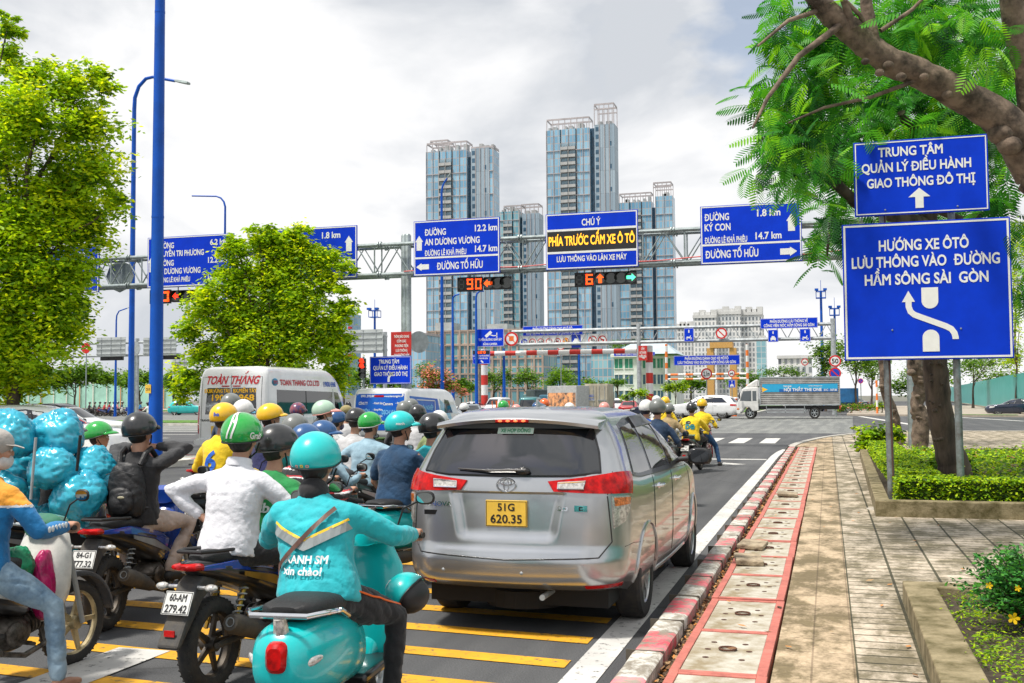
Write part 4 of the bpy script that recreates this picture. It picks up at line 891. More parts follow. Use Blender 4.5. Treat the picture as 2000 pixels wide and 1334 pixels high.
def tower(label, X0, X1, ytop, dep, secs, box=None, floor=3.1, ground=0.0, side=8.0, glass=None):
	"""secs: (kind, px0, px1, pytop) from left to right on the front face; kinds glass, balc, dark, clad"""
	x0, x1 = X0, X0+(X1-X0)*.955; q_ = lambda x: X0+(x-X0)*.955; secs = [(k, q_(a), q_(b), z) for k, a, b, z in secs]; box = [(q_(a), q_(b), *r) for a, b, *r in box or []]
	glass = glass or TG; s = dep/FPX; cx = (x0+x1)/2; Y = D(cx, 700, 1).y and DD(cx, 700, dep).y
	xw = lambda px: D(px, 500, Y).x; zw = lambda py: D(cx, py, Y).z
	t = thing('apartment_tower', label, 'tower', (xw(cx), Y, 0)); ox = xw(cx); H = zw(ytop)
	wall = MB(); cl = MB(); dk = MB(); fr = MB()
	bal = None
	for (kd, a, b, tp) in secs:
		a, b, z = xw(a)-ox, xw(b)-ox, zw(tp)
		if kd == 'dark': dk.box(a, b, 2.2, side-1, 0, z-2)
		elif kd == 'clad':
			cl.box(a, b, .0, side, 0, z)
			for i in range(1, 4): x = a+(b-a)*i/4; fr.box(x-.12, x+.12, -.25, -.003, 0, z)
			nf = int(z/floor)
			for f in range(0, nf):
				zz = f*floor+.7
				o = MB(); o.box(a+.5, a+1.7, -.05, -.004, zz, zz+1.7)
				if bal is None or f < 0: pass
				dk.box(a+.45, a+1.75, -.06, -.004, zz, zz+1.7)
				if f % 3 == 0: dk.box(b-2.2, b-1.2, -.06, -.004, zz, zz+1.8)
		else:
			wall.box(a, b, 0, side, 0, z)
			n = max(1, round((b-a)/3.6))
			for i in range(n+1): x = a+(b-a)*i/n; fr.box(x-.10, x+.10, -.30, -.003, 0, z)
			for f in range(0, int(z/floor), 3): fr.box(a, b, -.32, -.004, f*floor-.16, f*floor+.16)
			if kd == 'balc': pass
	W = wall.build('glass_wall', glass, t, smooth=False)
	if cl.v: cl.build('clad_wall', CLAD, t, smooth=False)
	fr.build('mullions', FRAME, t, smooth=False)
	if dk.v: dk.build('dark_recess', DARKG, t, smooth=False)
	proto = None; cnt = 0
	for (kd, a, b, tp) in secs:
		if kd != 'balc': continue
		a, b, z = xw(a)-ox, xw(b)-ox, zw(tp); nf = int(z/floor)
		for f in range(2, nf-1):
			for j in range(2):
				if cnt >= 100: break
				x = a+(b-a)*(j+.5)/2; hw = (b-a)*.21
				if proto is None:
					g = MB(); g.box(-hw, hw, -.06, .0-.004, .15, 2.6, mi=1); g.box(-hw-.15, hw+.15, -1.0, -.062, -.15, .1, mi=0); g.box(-hw-.15, hw+.15, -1.0, -.88, .102, 1.05, mi=2)
					g.box(-hw-.2, -hw-.02, -.9, -.062, .102, 2.6, mi=0); proto = g.build('balcony', [SLABM, OPEN, SLABM], t, smooth=False); c = proto
				else: c = proto.copy(); COL.objects.link(c)
				c.location = (x, -.36, f*floor+.2); cnt += 1
	g = MB()
	for (a, b, z0, z1, nb) in box or []:
		a, b, z0, z1 = xw(a)-ox, xw(b)-ox, zw(z0), zw(z1); r = .15
		for y in (0.2, side-.6):
			g.box(a, b, y-r, y+r, z1-.7, z1); g.box(a, b, y-r, y+r, z1-2.6, z1-2.1) if z1-z0 > 6 else None
			for i in range(nb+1): x = a+(b-a)*i/nb; g.box(x-r, x+r, y-r*.9, y+r*.9, z0, z1-.703)
		for i in (0, nb): x = a+(b-a)*i/nb; g.box(x-r*.9, x+r*.9, .2+r+.003, side-.6-r-.003, z1-.65, z1-.05)
	if g.v: g.build('roof_frame', FRAME, t, smooth=False)
	g = MB(); rr = random.Random(int(x0))
	for i in range(7): x = (xw(x0)-ox)*.8+(xw(x1)-xw(x0))*.8*rr.random(); zz = zw(max(q[3] for q in secs if q[0] != 'dark'))
	for (kd, a, b, tp) in secs:
		if kd == 'dark': continue
		a, b, z = xw(a)-ox, xw(b)-ox, zw(tp)
		for i in range(2): w_ = (b-a)*rr.uniform(.15, .3); x = a+(b-a-w_)*rr.random(); g.box(x, x+w_, 2.5, 6, z+.003, z+rr.uniform(1.2, 3))
	build_each(g, 'roof_plant', SLABM, t, smooth=False)
	return t
tower('left glass tower with open roof frame and grey clad right wing', 833, 971, 295, 430, [('glass', 833, 860, 292), ('balc', 860, 886, 292), ('glass', 886, 916, 292), ('dark', 916, 925, 296), ('clad', 925, 962, 292), ('glass', 962.5, 971, 296)], [(834, 916, 294, 275, 7), (841, 877, 276, 270, 3), (925, 971, 294, 289, 4)])
tower('tallest glass tower in the centre with high roof frame on its right', 1069, 1209, 246, 430, [('glass', 1069, 1098, 250), ('balc', 1098, 1130, 250), ('glass', 1130, 1158, 250), ('dark', 1158, 1168, 240), ('clad', 1168, 1209, 246)], [(1070, 1157, 250, 228, 7), (1168, 1208, 248, 205, 4)])
tower('shorter teal tower half hidden behind the left tower', 973, 1057, 412, 490, [('glass', 973, 985, 412), ('balc', 985, 1003, 412), ('glass', 1003, 1017, 412), ('dark', 1017, 1023, 415), ('clad', 1023, 1057, 418)], [(985, 1020, 414, 400, 4), (1021, 1056, 420, 399, 4)], glass=TG2)
tower('right glass tower lower than the tallest, framed box at its top', 1210, 1318, 385, 480, [('glass', 1210, 1232, 393), ('balc', 1232, 1256, 393), ('glass', 1256, 1277, 393), ('dark', 1277, 1285, 396), ('glass', 1285, 1320, 385)], [(1211, 1276, 395, 375, 6), (1281, 1317, 387, 357, 4)], glass=TG)
def block(name, label, cat, r_, dep, m, side=14.0, extra=None, roofm=None):
	cx = (r_[0]+r_[2])/2; Y = DD(cx, 700, dep).y; X0, X1 = D(r_[0], 700, Y).x, D(r_[2], 700, Y).x; Z = D(cx, r_[1], Y).z; zb = max(0, D(cx, r_[3], Y).z) if r_[3] < 765 else 0
	t = thing(name, label, cat, ((X0+X1)/2, Y, 0)); w = X1-X0
	g = MB(); g.box(-w/2, w/2, 0, side, 0, Z); g.build('wall', m, t, smooth=False)
	return t, w, Z
t, w, Z = block('podium_building', 'broad glass podium with tan frames below the left towers', 'building', (836, 645, 1060, 760), 400, PG, 22)
g = MB()
for i in range(15): x = -w/2+w*i/14; g.box(x-.35, x+.35, -.5, -.004, 0, Z+.3)
for k in range(6): g.box(-w/2, w/2, -.42, -.005, k*Z/5-.3, k*Z/5+.3)
g.build('frame', mat('tan_frame', (.40, .31, .25), .6, var=.1, vs=.2), t, smooth=False); g = MB(); g.box(-w/2+2, -w/2+9, 3, 12, Z+.003, Z+3.5); g.box(0, 8, 3, 12, Z+.003, Z+2.5); build_each(g, 'roof_plant', SLABM, t, smooth=False)
t, w, Z = block('office_block', 'dark glazed lower block between the central and right towers', 'building', (1155, 690, 1200, 760), 395, TG2, 14); g = MB(); g.box(-w/2-.3, w/2+.3, -.4, 14.4, Z+.002, Z+.8); g.build('cornice', FRAME, t, smooth=False)
t, w, Z = block('office_block', 'grey glass block low on the left of the left tower', 'building', (800, 655, 832, 760), 380, TG, 14); g = MB(); g.box(-w/2-.3, w/2+.3, -.4, 14.4, Z+.002, Z+.8); g.build('cornice', FRAME, t, smooth=False)
t, w, Z = block('office_block', 'blue glass tower with red and white edge seen behind the central tree', 'building', (655, 612, 680, 760), 420, TG, 12); g = MB()
for k in range(9): g.box(w/2+.002, w/2+1.1, -.2, 1.5, Z*.3+k*Z*.075, Z*.3+k*Z*.075+.9)
g.build('balcony_edge', RED, t, smooth=False)
WA = glass_mat('white_apartment', (.14, .16, .18), (.34, .36, .37), (.66, .66, .64), 2.3, 3.4, .62, .7)
for i, (r_, lb, d) in enumerate((((1355, 618, 1400, 765), 'left wing of the far white apartment block with many windows', 700), ((1400, 611, 1448, 765), 'middle wing of the far white apartment block, the tallest', 702), ((1448, 612, 1490, 765), 'right wing of the far white apartment block', 704), ((1322, 640, 1352, 765), 'pale apartment slab far between the right tower and white block', 760))):
	t, w, Z = block('apartment_block', lb, 'building', r_, d, WA, 20); g = MB()
	for k in range(4): x = -w/2+w*(k+.5)/4; g.box(x-2, x+2, 2, 8, Z+.002, Z+3+k % 2*1.5)
	g.box(-w/2-.3, w/2+.3, -.5, -.003, Z-1, Z+.9); g.build('parapet', LAND, t, smooth=False)
t, w, Z = block('office_block', 'small teal glass block right of the white apartments', 'building', (1478, 662, 1496, 765), 640, glass_mat('teal_glass', (.20, .40, .46), (.27, .46, .50), (.5, .55, .55), 3, 3.5, .2), 12); g = MB(); g.box(-w/2, w/2, 0, 3, Z+.002, Z+2); g.build('parapet', LAND, t, smooth=False)
t, w, Z = block('office_block', 'low white building far behind the lorry cab', 'building', (1520, 700, 1585, 765), 420, WA, 12); g = MB(); g.box(-w/2-.5, w/2+.5, -.6, 12.5, Z+.002, Z+1.2); g.build('parapet', LAND, t, smooth=False)
# white three-storey villa with hipped roof
Yv = 190; X0, X1 = D(1199, 730, Yv).x, D(1318, 730, Yv).x; Z = D(1260, 697, Yv).z; w = X1-X0
t = thing('white_house', 'white three-storey building with green windows behind the striped post', 'house', ((X0+X1)/2, Yv, 0)); VW = mat('white_render', (.74, .75, .72), .85, var=.1, vs=.5)
g = MB(); g.box(-w/2, -w*.12, 0, 12, 0, Z); g.box(-w*.12, w/2, 1.8, 12, 0, Z*.97); g.build('wall', VW, t, smooth=False)
g = MB(); g.box(-w/2-.5, -w*.12+.4, -.5, 12, Z+.002, Z+.5); g.box(-w*.12+.402, w/2+.4, 1.3, 12, Z*.97+.002, Z*.97+.45); g.build('cornice', VW, t, smooth=False)
g = MB(); g.add([(-w/2-.5, -.5, Z+.503), (w/2+.4, -.5, Z+.503), (w/2+.4, 12.5, Z+.503), (-w/2-.5, 12.5, Z+.503), (-w*.3, 5, Z+2.6), (w*.3, 5, Z+2.6)], [(0, 1, 5, 4), (1, 2, 5), (2, 3, 4, 5), (3, 0, 4)]); g.build('roof', mat('pale_tin_roof', (.48, .58, .62), .5, .3, var=.1, vs=.4), t, smooth=False)
GW = mat('green_window', (.03, .26, .16), .4, var=.2, vs=2); WW = mat('white_frame', (.7, .7, .68), .6, var=.03)
for k, (xa, yb) in enumerate(((-.42, 0), (-.25, 0), (.0, 1.8), (.12, 1.8), (.24, 1.8), (.36, 1.8))):
	for j in range(3):
		z = 1.2+j*Z/3.1; ww = .5 if yb else .7
		g = MB(); g.box(-ww, ww, -.05, -.004, 0, 1.7); wo = g.build('window', GW if j == 2 else DARKG, t, smooth=False); wo.location = (w*xa, yb, z)
		g = MB(); frame = [(-ww-.1, ww+.1, -.12, 0), (-ww-.1, ww+.1, 1.7, 1.82)]
		for q in frame: g.box(q[0], q[1], -.12, -.003, q[2], q[3])
		g.box(-.04, .04, -.09, -.052, 0, 1.7); g.build('frame', WW, wo, smooth=False)
# hoardings
HOARD = mat('teal_mesh_hoarding', (.14, .42, .34), .7, var=.18, vs=.5, col2=(.22, .50, .42)); HOP = mat('hoarding_post', (.70, .66, .60), .8, var=.1)
def hoarding(label, A, B, h, n, m=HOARD):
	A, B = Vector((A[0], A[1], 0)), Vector((B[0], B[1], 0)); d = B-A; Ln = d.length; t = thing('hoarding', label, 'fence', A, math.atan2(d.y, d.x))
	g = MB(); vs = []; k = n*6
	for i in range(k+1):
		x = Ln*i/k
		for z in np.linspace(.3, h, 7): vs.append((x, .10*math.sin(i*1.05)+.07*noise.noise((x*.9, z*1.3, 0))+.03, z))
	g.add(vs, [(i*7+j, i*7+7+j, i*7+8+j, i*7+j+1) for i in range(k) for j in range(6)]); g.build('mesh_sheet', m, t)
	g = MB(); g.box(0, Ln, -.1, .25, .15, .3); g.build('base', CONC, t, smooth=False)
	for i in range(n+1): g = MB(); g.box(Ln*i/n-.09, Ln*i/n+.09, -.22, -.12, .15, h+.1); g.build('post', HOP if i % 3 else mat('orange_post', (.62, .27, .12), .8), t, smooth=False)
	return t
a, b = DD(-60, 790, 235), DD(350, 790, 205); hoarding('long pale green mesh hoarding far left behind the parked motorbikes', (a.x, a.y), (b.x, b.y), 5.2, 16, mat('pale_green_hoarding', (.30, .55, .46), .75, var=.12, vs=.3))
a, b = G(1850, 783, .15), G(1985, 806, .15); a2 = a+(a-b)*1.5; b2 = b+(b-a)*.5; hoarding('teal glass-like hoarding on the right beyond the cross street', (b2.x, b2.y), (a.x, a.y), 3.6, 6, mat('deep_teal_hoarding', (.01, .30, .27), .35, var=.2, vs=.6, col2=(.05, .38, .36)))
hoarding('paler continuation of hoarding further back on the right', (a.x+.3, a.y+.4), (a2.x, a2.y), 3.0, 6, mat('grey_green_hoarding', (.20, .36, .32), .7, var=.15, vs=.5))
a, b = DD(640, 780, 160), DD(900, 780, 175); g = MB(); g.box(0, (b-a).length, 0, .3, 0, 2.4); o = g.build('boundary_wall', LAND, smooth=False); o.location = (a.x, a.y, 0); o.rotation_euler = (0, 0, math.atan2(b.y-a.y, b.x-a.x)); tag(o, 'pale boundary wall behind the vans and pink bush', 'wall')
# ================================================================ trees, hedges, plants
def leaf_mat(name, c, tr=.45, rough=.5):
	m = bpy.data.materials.new(name); m.use_nodes = True; t = m.node_tree; b = t.nodes['Principled BSDF']; o = t.nodes['Material Output']
	b.inputs['Base Color'].default_value = (*c, 1); b.inputs['Roughness'].default_value = rough; b.inputs['Specular IOR Level'].default_value = .3
	tl = t.nodes.new('ShaderNodeBsdfTranslucent'); tl.inputs['Color'].default_value = (min(1, c[0]*1.5), min(1, c[1]*1.35), c[2]*.7, 1)
	mx = t.nodes.new('ShaderNodeMixShader'); mx.inputs[0].default_value = tr; t.links.new(b.outputs[0], mx.inputs[1]); t.links.new(tl.outputs[0], mx.inputs[2]); t.links.new(mx.outputs[0], o.inputs[0]); return m
LG_Y = [leaf_mat('leaf_lime', (.58, .69, .012), .55), leaf_mat('leaf_yellow_green', (.36, .56, .012), .55), leaf_mat('leaf_mid_green', (.20, .37, .008), .5), leaf_mat('leaf_deep_green', (.06, .15, .006))]
LG_D = [leaf_mat('leaf_fresh', (.20, .36, .016)), leaf_mat('leaf_green', (.11, .24, .014)), leaf_mat('leaf_dark', (.045, .12, .010)), leaf_mat('leaf_darkest', (.02, .06, .008))]
LG_F = [leaf_mat('frond_bright', (.19, .48, .02), .45), leaf_mat('frond_green', (.075, .32, .02), .45), leaf_mat('frond_mid', (.035, .22, .02)), leaf_mat('frond_dark', (.010, .075, .014))]
LG_H = [leaf_mat('hedge_lime', (.46, .62, .010), .35), leaf_mat('hedge_green', (.22, .42, .010), .35), leaf_mat('hedge_mid', (.06, .13, .008), .3), leaf_mat('hedge_dark', (.02, .05, .005), .3)]
LG_S = [leaf_mat('shrub_bright', (.10, .36, .05), .3), leaf_mat('shrub_green', (.045, .22, .035), .3), leaf_mat('shrub_mid', (.02, .11, .02), .3), leaf_mat('shrub_dark', (.01, .05, .012), .3)]
PINK = leaf_mat('pink_blossom', (.78, .28, .22), .3); YFL = leaf_mat('yellow_petal', (.90, .58, .01), .3)
def bark(name, c, c2, bs=9, st=(1, 1, .25), bump=.9): return mat(name, c, .92, var=.3, vs=5, bump=bump, bs=bs, col2=c2, stretch=st)
BARK = bark('brown_bark', (.115, .082, .06), (.035, .026, .02)); BARK2 = bark('grey_bark', (.20, .145, .105), (.05, .036, .026), 12, (1, 1, 1), 1.0); BARKD = bark('dark_bark', (.10, .075, .055), (.035, .026, .02))
def leaf_arrays(P, size, rng, up=.6, asp=.45, jit=.35):
	"""diamond leaves at points P: folded along the midrib"""
	n = len(P); a = rng.uniform(0, 2*PI, n); d = np.stack([np.cos(a), np.sin(a), rng.uniform(-.75, .25, n)], 1); d /= np.linalg.norm(d, axis=1)[:, None]
	nr = rng.normal(0, 1, (n, 3)); nr[:, 2] += up*2; s = np.cross(d, nr); s /= np.linalg.norm(s, axis=1)[:, None]+1e-9
	L = size*rng.uniform(1-jit, 1+jit, n)[:, None]; w = L*asp
	V = np.empty((n, 4, 3)); V[:, 0] = P; V[:, 1] = P+d*L*.5+s*w*.5; V[:, 2] = P+d*L; V[:, 3] = P+d*L*.5-s*w*.5
	return V.reshape(-1, 3), np.arange(n*4).reshape(-1, 4)
def limb(mb, a, b, r0, r1, k=5, wob=.12, n=8):
	a, b = Vector(a), Vector(b); Ln = (b-a).length; pts = []; rs = []
	for i in range(k+1):
		t = i/k; p = a.lerp(b, t)+Vector((noise.noise(a*3+Vector((t*3, 0, 0))), noise.noise(a*3+Vector((0, t*3, 5))), noise.noise(b+Vector((0, 2, t*3)))))*wob*Ln*(t*(1-t)*4)
		pts.append(p); rs.append(r0+(r1-r0)*t)
	mb.tube(pts, rs, n)
def tree(label, base, blobs, nleaf, size, mats, trunk_r=.15, bark_m=None, seed=1, name='leafy_tree', cat='tree', group=None, weights=(.3, .36, .22, .12), clump=.3, trunk_top=None, per=30, up=.6, shell=.5, flowers=0, asp=.45, limbs=18):
	"""blobs: crown volumes (x, y, z, rx, ry, rz) relative to the base; leaves gather in clumps spread through them"""
	rng = np.random.default_rng(seed); t = thing(name, label, cat, base, 0, group)
	B = np.array(blobs, float); vol = (B[:, 3]*B[:, 4]*B[:, 5])**.8; nc = max(6, nleaf//per); pick = rng.choice(len(B), nc, p=vol/vol.sum())
	u = rng.normal(0, 1, (nc, 3)); u /= np.linalg.norm(u, axis=1)[:, None]; rad = rng.uniform(0, 1, nc)**shell*rng.choice([.7, 1.0, 1.34], nc, p=[.32, .46, .22])
	C = B[pick, :3]+u*rad[:, None]*B[pick, 3:6]; cr = clump*B[pick, 3:6].mean(1)*rng.uniform(.6, 1.3, nc)
	P = np.repeat(C, per, 0)+rng.normal(0, 1, (nc*per, 3))*np.repeat(cr, per)[:, None]*np.array([1, 1, .7])*.6
	V, Q = leaf_arrays(P, size, rng, up, asp)
	w = np.array(weights)/sum(weights); kc = rng.choice(len(w), nc, p=w); mi = np.where(rng.uniform(0, 1, nc*per) < .6, np.repeat(kc, per), rng.choice(len(w), nc*per, p=w))
	ms = list(mats)
	if flowers: ms.append(PINK); mi = np.where(rng.uniform(0, 1, nc*per) < flowers, len(mats), mi)
	np_mesh('crown', V, Q, ms, t, mi)
	g = MB(); top = Vector(trunk_top) if trunk_top else Vector((B[:, 0].mean()*.5, B[:, 1].mean()*.5, B[:, 2].mean()))
	k = 7; pts = [Vector((0, 0, 0)).lerp(top, i/k)+Vector((noise.noise((seed, i*.6, 0)), noise.noise((i*.6, seed, 3)), 0))*top.z*.02 for i in range(k+1)]
	g.tube(pts, [trunk_r*(1.35 if i == 0 else 1-.6*i/k) for i in range(k+1)], 10)
	for i in range(min(limbs, nc)): limb(g, pts[min(k, 3+i % 5)], C[i], trunk_r*.38, trunk_r*.07, 4, .1, 6)
	g.build('trunk', bark_m or BARK, t, ang=80)
	return t
def px_tree(label, bpx, dep, blobs, nleaf, leafpx, mats, depth=.85, **k):
	"""crown blobs (px, py, r px) stand at distance dep; depth spreads them along the line of sight"""
	s = dep/FPX; b = DD(bpx[0], 780, dep); b.z = k.pop('bz', .15); rr = random.Random(k.get('seed', 1)); out = []
	for q in blobs:
		p = DD(q[0], q[1], dep)-b; r = q[2]*s; ry = (q[3] if len(q) > 3 else q[2])*s; o = rr.uniform(-.6, .6)*r*depth
		out.append((p.x+FW.x*o, p.y+FW.y*o, p.z, r, r*depth, ry))
	return tree(label, b, out, nleaf, leafpx*s, mats, **k)
# the two foreground street trees on the left
px_tree('tall yellow-green tree at the left edge in front of the gantry', (20, 0), 31, [(25, 55, 28), (12, 110, 40), (70, 150, 45), (130, 165, 55), (185, 150, 38), (216, 172, 24), (60, 240, 85), (150, 240, 70), (190, 330, 60), (228, 392, 34), (110, 350, 90), (60, 440, 100), (150, 440, 80), (70, 550, 100), (140, 540, 62), (40, 660, 95), (105, 640, 65), (125, 590, 50), (60, 735, 48), (20, 755, 40), (-60, 300, 110), (-70, 500, 150), (-60, 680, 120)], 105000, 11.5, LG_Y, seed=3, trunk_r=.2, per=48, clump=.34, limbs=40, weights=(.27, .37, .24, .12), shell=.75, bz=.16)
px_tree('round light green tree on the median behind the white minibus', (510, 0), 40.5, [(518, 468, 40), (455, 478, 34), (575, 470, 40), (615, 505, 45), (540, 535, 75), (455, 545, 52), (408, 600, 46), (372, 645, 34), (470, 620, 70), (570, 610, 80), (645, 560, 36), (640, 640, 42), (565, 680, 62), (470, 700, 62), (395, 695, 44), (372, 745, 40), (640, 695, 34), (668, 520, 26), (672, 600, 28), (668, 670, 32), (650, 735, 36)], 72000, 9.2, LG_Y, depth=.6, seed=5, trunk_r=.16, per=48, clump=.34, limbs=40, weights=(.25, .38, .25, .12), shell=.78, bz=.2)
# far trees: (label, px, dep, crown px list, n, leaf px, palette, weights)
FT = [('spreading dark green tree in front of the pale hoarding at far left', 145, 150, [(120, 735, 42, 16), (165, 728, 45, 18), (205, 738, 30, 14), (100, 750, 25, 12)], 5200, 7, LG_D, (.3, .4, .2, .1)),
      ('small green tree between the two blue poles', 275, 165, [(262, 735, 26, 16), (290, 740, 24, 14), (240, 748, 18, 10)], 3200, 6, LG_D, (.3, .4, .2, .1)),
      ('small spreading tree right of the tallest pole before the hoarding', 338, 150, [(330, 742, 22, 14), (355, 735, 24, 16), (345, 752, 24, 10)], 3000, 6, LG_D, (.35, .4, .2, .05)),
      ('dark tree mass behind the white minibus roof at right', 672, 150, [(650, 730, 30, 24), (685, 725, 28, 20), (665, 745, 34, 20)], 2200, 5, LG_D, (.2, .4, .3, .1)),
      ('green tree left of the direction board with bent arrow', 712, 140, [(700, 735, 22, 18), (722, 742, 20, 18)], 1200, 5, LG_D, (.25, .4, .25, .1)),
      ('small dark tree behind the blue lamp pole right of the columns', 826, 190, [(822, 722, 14, 16), (835, 735, 14, 14)], 900, 4, LG_D, (.2, .35, .3, .15)),
      ('tall rounded tree left of the first blue post in front of the podium', 962, 200, [(955, 735, 18, 20), (975, 742, 18, 18), (990, 730, 14, 20)], 1800, 4.5, LG_D, (.2, .45, .25, .1)),
      ('rounded tree in front of the podium between blue posts', 1032, 200, [(1025, 735, 22, 18), (1045, 740, 20, 16), (1015, 742, 16, 14)], 1800, 4.5, LG_D, (.3, .4, .2, .1)),
      ('roundest light green tree left of the beige box truck', 1095, 195, [(1085, 735, 24, 16), (1105, 738, 22, 16), (1095, 728, 22, 12), (1075, 745, 16, 10)], 2200, 4.5, LG_D, (.4, .4, .15, .05)),
      ('dark tree beside the white house at left', 1206, 185, [(1200, 748, 16, 10), (1216, 745, 14, 8)], 700, 4.5, LG_D, (.2, .4, .3, .1)),
      ('dark roof-garden tree above the white house', 1225, 260, [(1205, 673, 18, 8), (1235, 672, 20, 9)], 800, 4, LG_D, (.2, .45, .25, .1)),
      ('small roof-garden tree right of the white house', 1288, 260, [(1280, 680, 12, 7), (1296, 678, 10, 8)], 500, 4, LG_D, (.35, .45, .15, .05)),
      ('wide dark umbrella-shaped tree above the lorry box', 1530, 300, [(1505, 728, 24, 8), (1535, 724, 28, 9), (1555, 730, 18, 7)], 1500, 4, LG_D, (.1, .4, .35, .15)),
      ('green tree behind the 50 sign and the big blue sign', 1612, 112, [(1600, 690, 22, 20), (1625, 680, 26, 22), (1615, 715, 26, 20), (1600, 735, 14, 14)], 2600, 5.5, LG_D, (.3, .4, .2, .1)),
      ('tree with pale forked trunk just left of the sign posts', 1672, 118, [(1655, 700, 24, 30), (1690, 705, 30, 28), (1672, 680, 34, 26)], 2200, 6, LG_D, (.3, .4, .2, .1)),
      ('dark leafy street tree beyond the cross street, behind left sign post', 1702, 140, [(1690, 715, 26, 26), (1725, 705, 28, 26), (1710, 735, 24, 14)], 1800, 5, LG_D, (.35, .35, .2, .1)),
      ('bushy roadside tree behind the grey hoarding at right', 1900, 130, [(1880, 715, 40, 22), (1930, 705, 45, 26), (1850, 725, 30, 18), (1980, 690, 40, 30)], 3600, 5.5, LG_D, (.25, .4, .25, .1)),
      ('tall tree at the right edge behind the big signs', 1985, 95, [(1990, 560, 36, 60), (1960, 640, 34, 50), (2010, 470, 50, 60), (1985, 700, 30, 30)], 3600, 7, LG_Y, (.2, .4, .3, .1)),
      ('green tree between trunk and right sign post in the background', 1850, 150, [(1835, 735, 24, 18), (1800, 725, 26, 20), (1770, 728, 20, 20), (1860, 748, 20, 10)], 1800, 5, LG_D, (.35, .4, .2, .05))]
for i, (lb, bx, dep, bl, n, lf, pal, wt) in enumerate(FT):
	px_tree(lb, (bx, 0), dep, bl, n, lf, pal, seed=20+i, weights=wt, trunk_r=.11*dep/100, group='trees in the distance', per=20, clump=.45, shell=.7, limbs=7)
for i, (x, y, r) in enumerate(((60, 750, 50), (-10, 750, 50), (225, 745, 50), (440, 760, 60), (560, 766, 60), (770, 752, 34), (900, 752, 30), (1150, 755, 40), (1350, 748, 30), (1460, 745, 40), (1780, 755, 40), (1960, 745, 60))):
	px_tree('dense dark bank of shrubs and trees far behind, no. %d from the left' % (i+1) if False else ['dim tree bank behind the far-left cars', 'dim tree bank cut by the left frame edge', 'dark tree bank above hoarding near curved lamp pole', 'tree bank hidden behind the white minibus', 'tree bank behind the minibus windows', 'tree bank right of the direction board', 'low tree bank behind pink-flowered bush', 'low tree bank behind the box truck', 'low tree bank behind the white car', 'tree bank behind the lorry cab', 'tree bank behind the leaning trunks', 'tree bank behind the right teal hoarding'][i], (x, 0), 260, [(x-r*.5, y, r*.7, r*.35), (x+r*.5, y+2, r*.7, r*.35), (x, y-r*.2, r*.5, r*.3)], 1500, 6, LG_D, seed=60+i, weights=(.15, .4, .3, .15), trunk_r=.3, group='trees in the distance', per=20, clump=.5, shell=.7, limbs=4, name='tree_bank')
BUSH = [('pink-flowered bush beside the lamp pole behind the vans', 850, 76, [(838, 730, 20, 16), (860, 735, 20, 16), (880, 752, 20, 14), (842, 755, 24, 16), (905, 765, 14, 12)], 4200, 5.5, LG_D, .5),
		('light green bush in front of the white house by the striped post', 1238, 96, [(1235, 770, 14, 9), (1255, 768, 14, 10), (1220, 776, 10, 6)], 900, 5, LG_H, 0), ('bright green bush left of the white car', 1318, 98, [(1310, 757, 18, 11), (1332, 760, 16, 9), (1325, 750, 12, 8)], 1300, 5, LG_H, 0),
		('flower bush at the foot of the far right signs', 1660, 100, [(1650, 797, 16, 7), (1675, 795, 16, 8), (1700, 796, 14, 7)], 1300, 4, LG_D, .12), ('clipped light green bush left of the striped bollard', 1722, 101, [(1718, 792, 12, 6), (1735, 793, 10, 6)], 700, 4, LG_H, 0)]
for i, (lb, bx, dep, bl, n, lf, pal, fl) in enumerate(BUSH): px_tree(lb, (bx, 0), dep, bl, n, lf, pal, seed=90+i, flowers=fl, trunk_r=.06, name='bush', cat='bush', per=18, clump=.5, shell=.7, limbs=6, weights=(.3, .4, .2, .1))
# ---------------------------------------------------------------- the feathery tree on the right: fronds
def frond(rng, np_=9, detail=True):
	"""one twice-pinnate frond along +x, length 1, drooping"""
	q = []; nr = 8; xs = np.linspace(0, 1, nr+1); dr = -.28*rng.uniform(.5, 1.5)
	ax = lambda t: np.array([t*(1-.12*t), 0, dr*t*t])
	for i in range(nr): a, b = ax(xs[i]), ax(xs[i+1]); w = np.array([0, .006, 0]); q.append((a-w, a+w, b+w, b-w))
	for i in range(np_):
		t = .16+.82*i/(np_-1); p = ax(t); ln = .30*math.sin(PI*(.22+.68*i/(np_-1)))+.05
		for sg in (-1, 1):
			d = np.array([.42, sg, -.12]); d = d/np.linalg.norm(d); e = np.cross(d, [0, 0, 1]); e /= np.linalg.norm(e); dn = np.array([0, 0, -.10])
			if detail:
				m = 5
				for j in range(m):
					f = (j+.6)/m; c = p+d*ln*f+dn*f*f*ln*2; hw = .062*math.sin(PI*(.18+.74*f))
					for s2 in (-1, 1):
						e2 = e*s2+d*.35; u = d*ln/m*.36
						q.append((c-u*.8, c+u*.8, c+u+e2*hw, c-u*.6+e2*hw))
			else:
				a, b2, hw = p, p+d*ln+dn*ln*2, .025; m1 = a*.72+b2*.28+dn*-.1; m3 = a*.3+b2*.7
				q.append((a, m1-e*hw, m1, m1+e*hw)); q.append((m1-e*hw, m3-e*hw*.8, m3+e*hw*.8, m1+e*hw)); q.append((m3-e*hw*.8, b2, b2, m3+e*hw*.8))
	V = np.array(q).reshape(-1, 3); return V
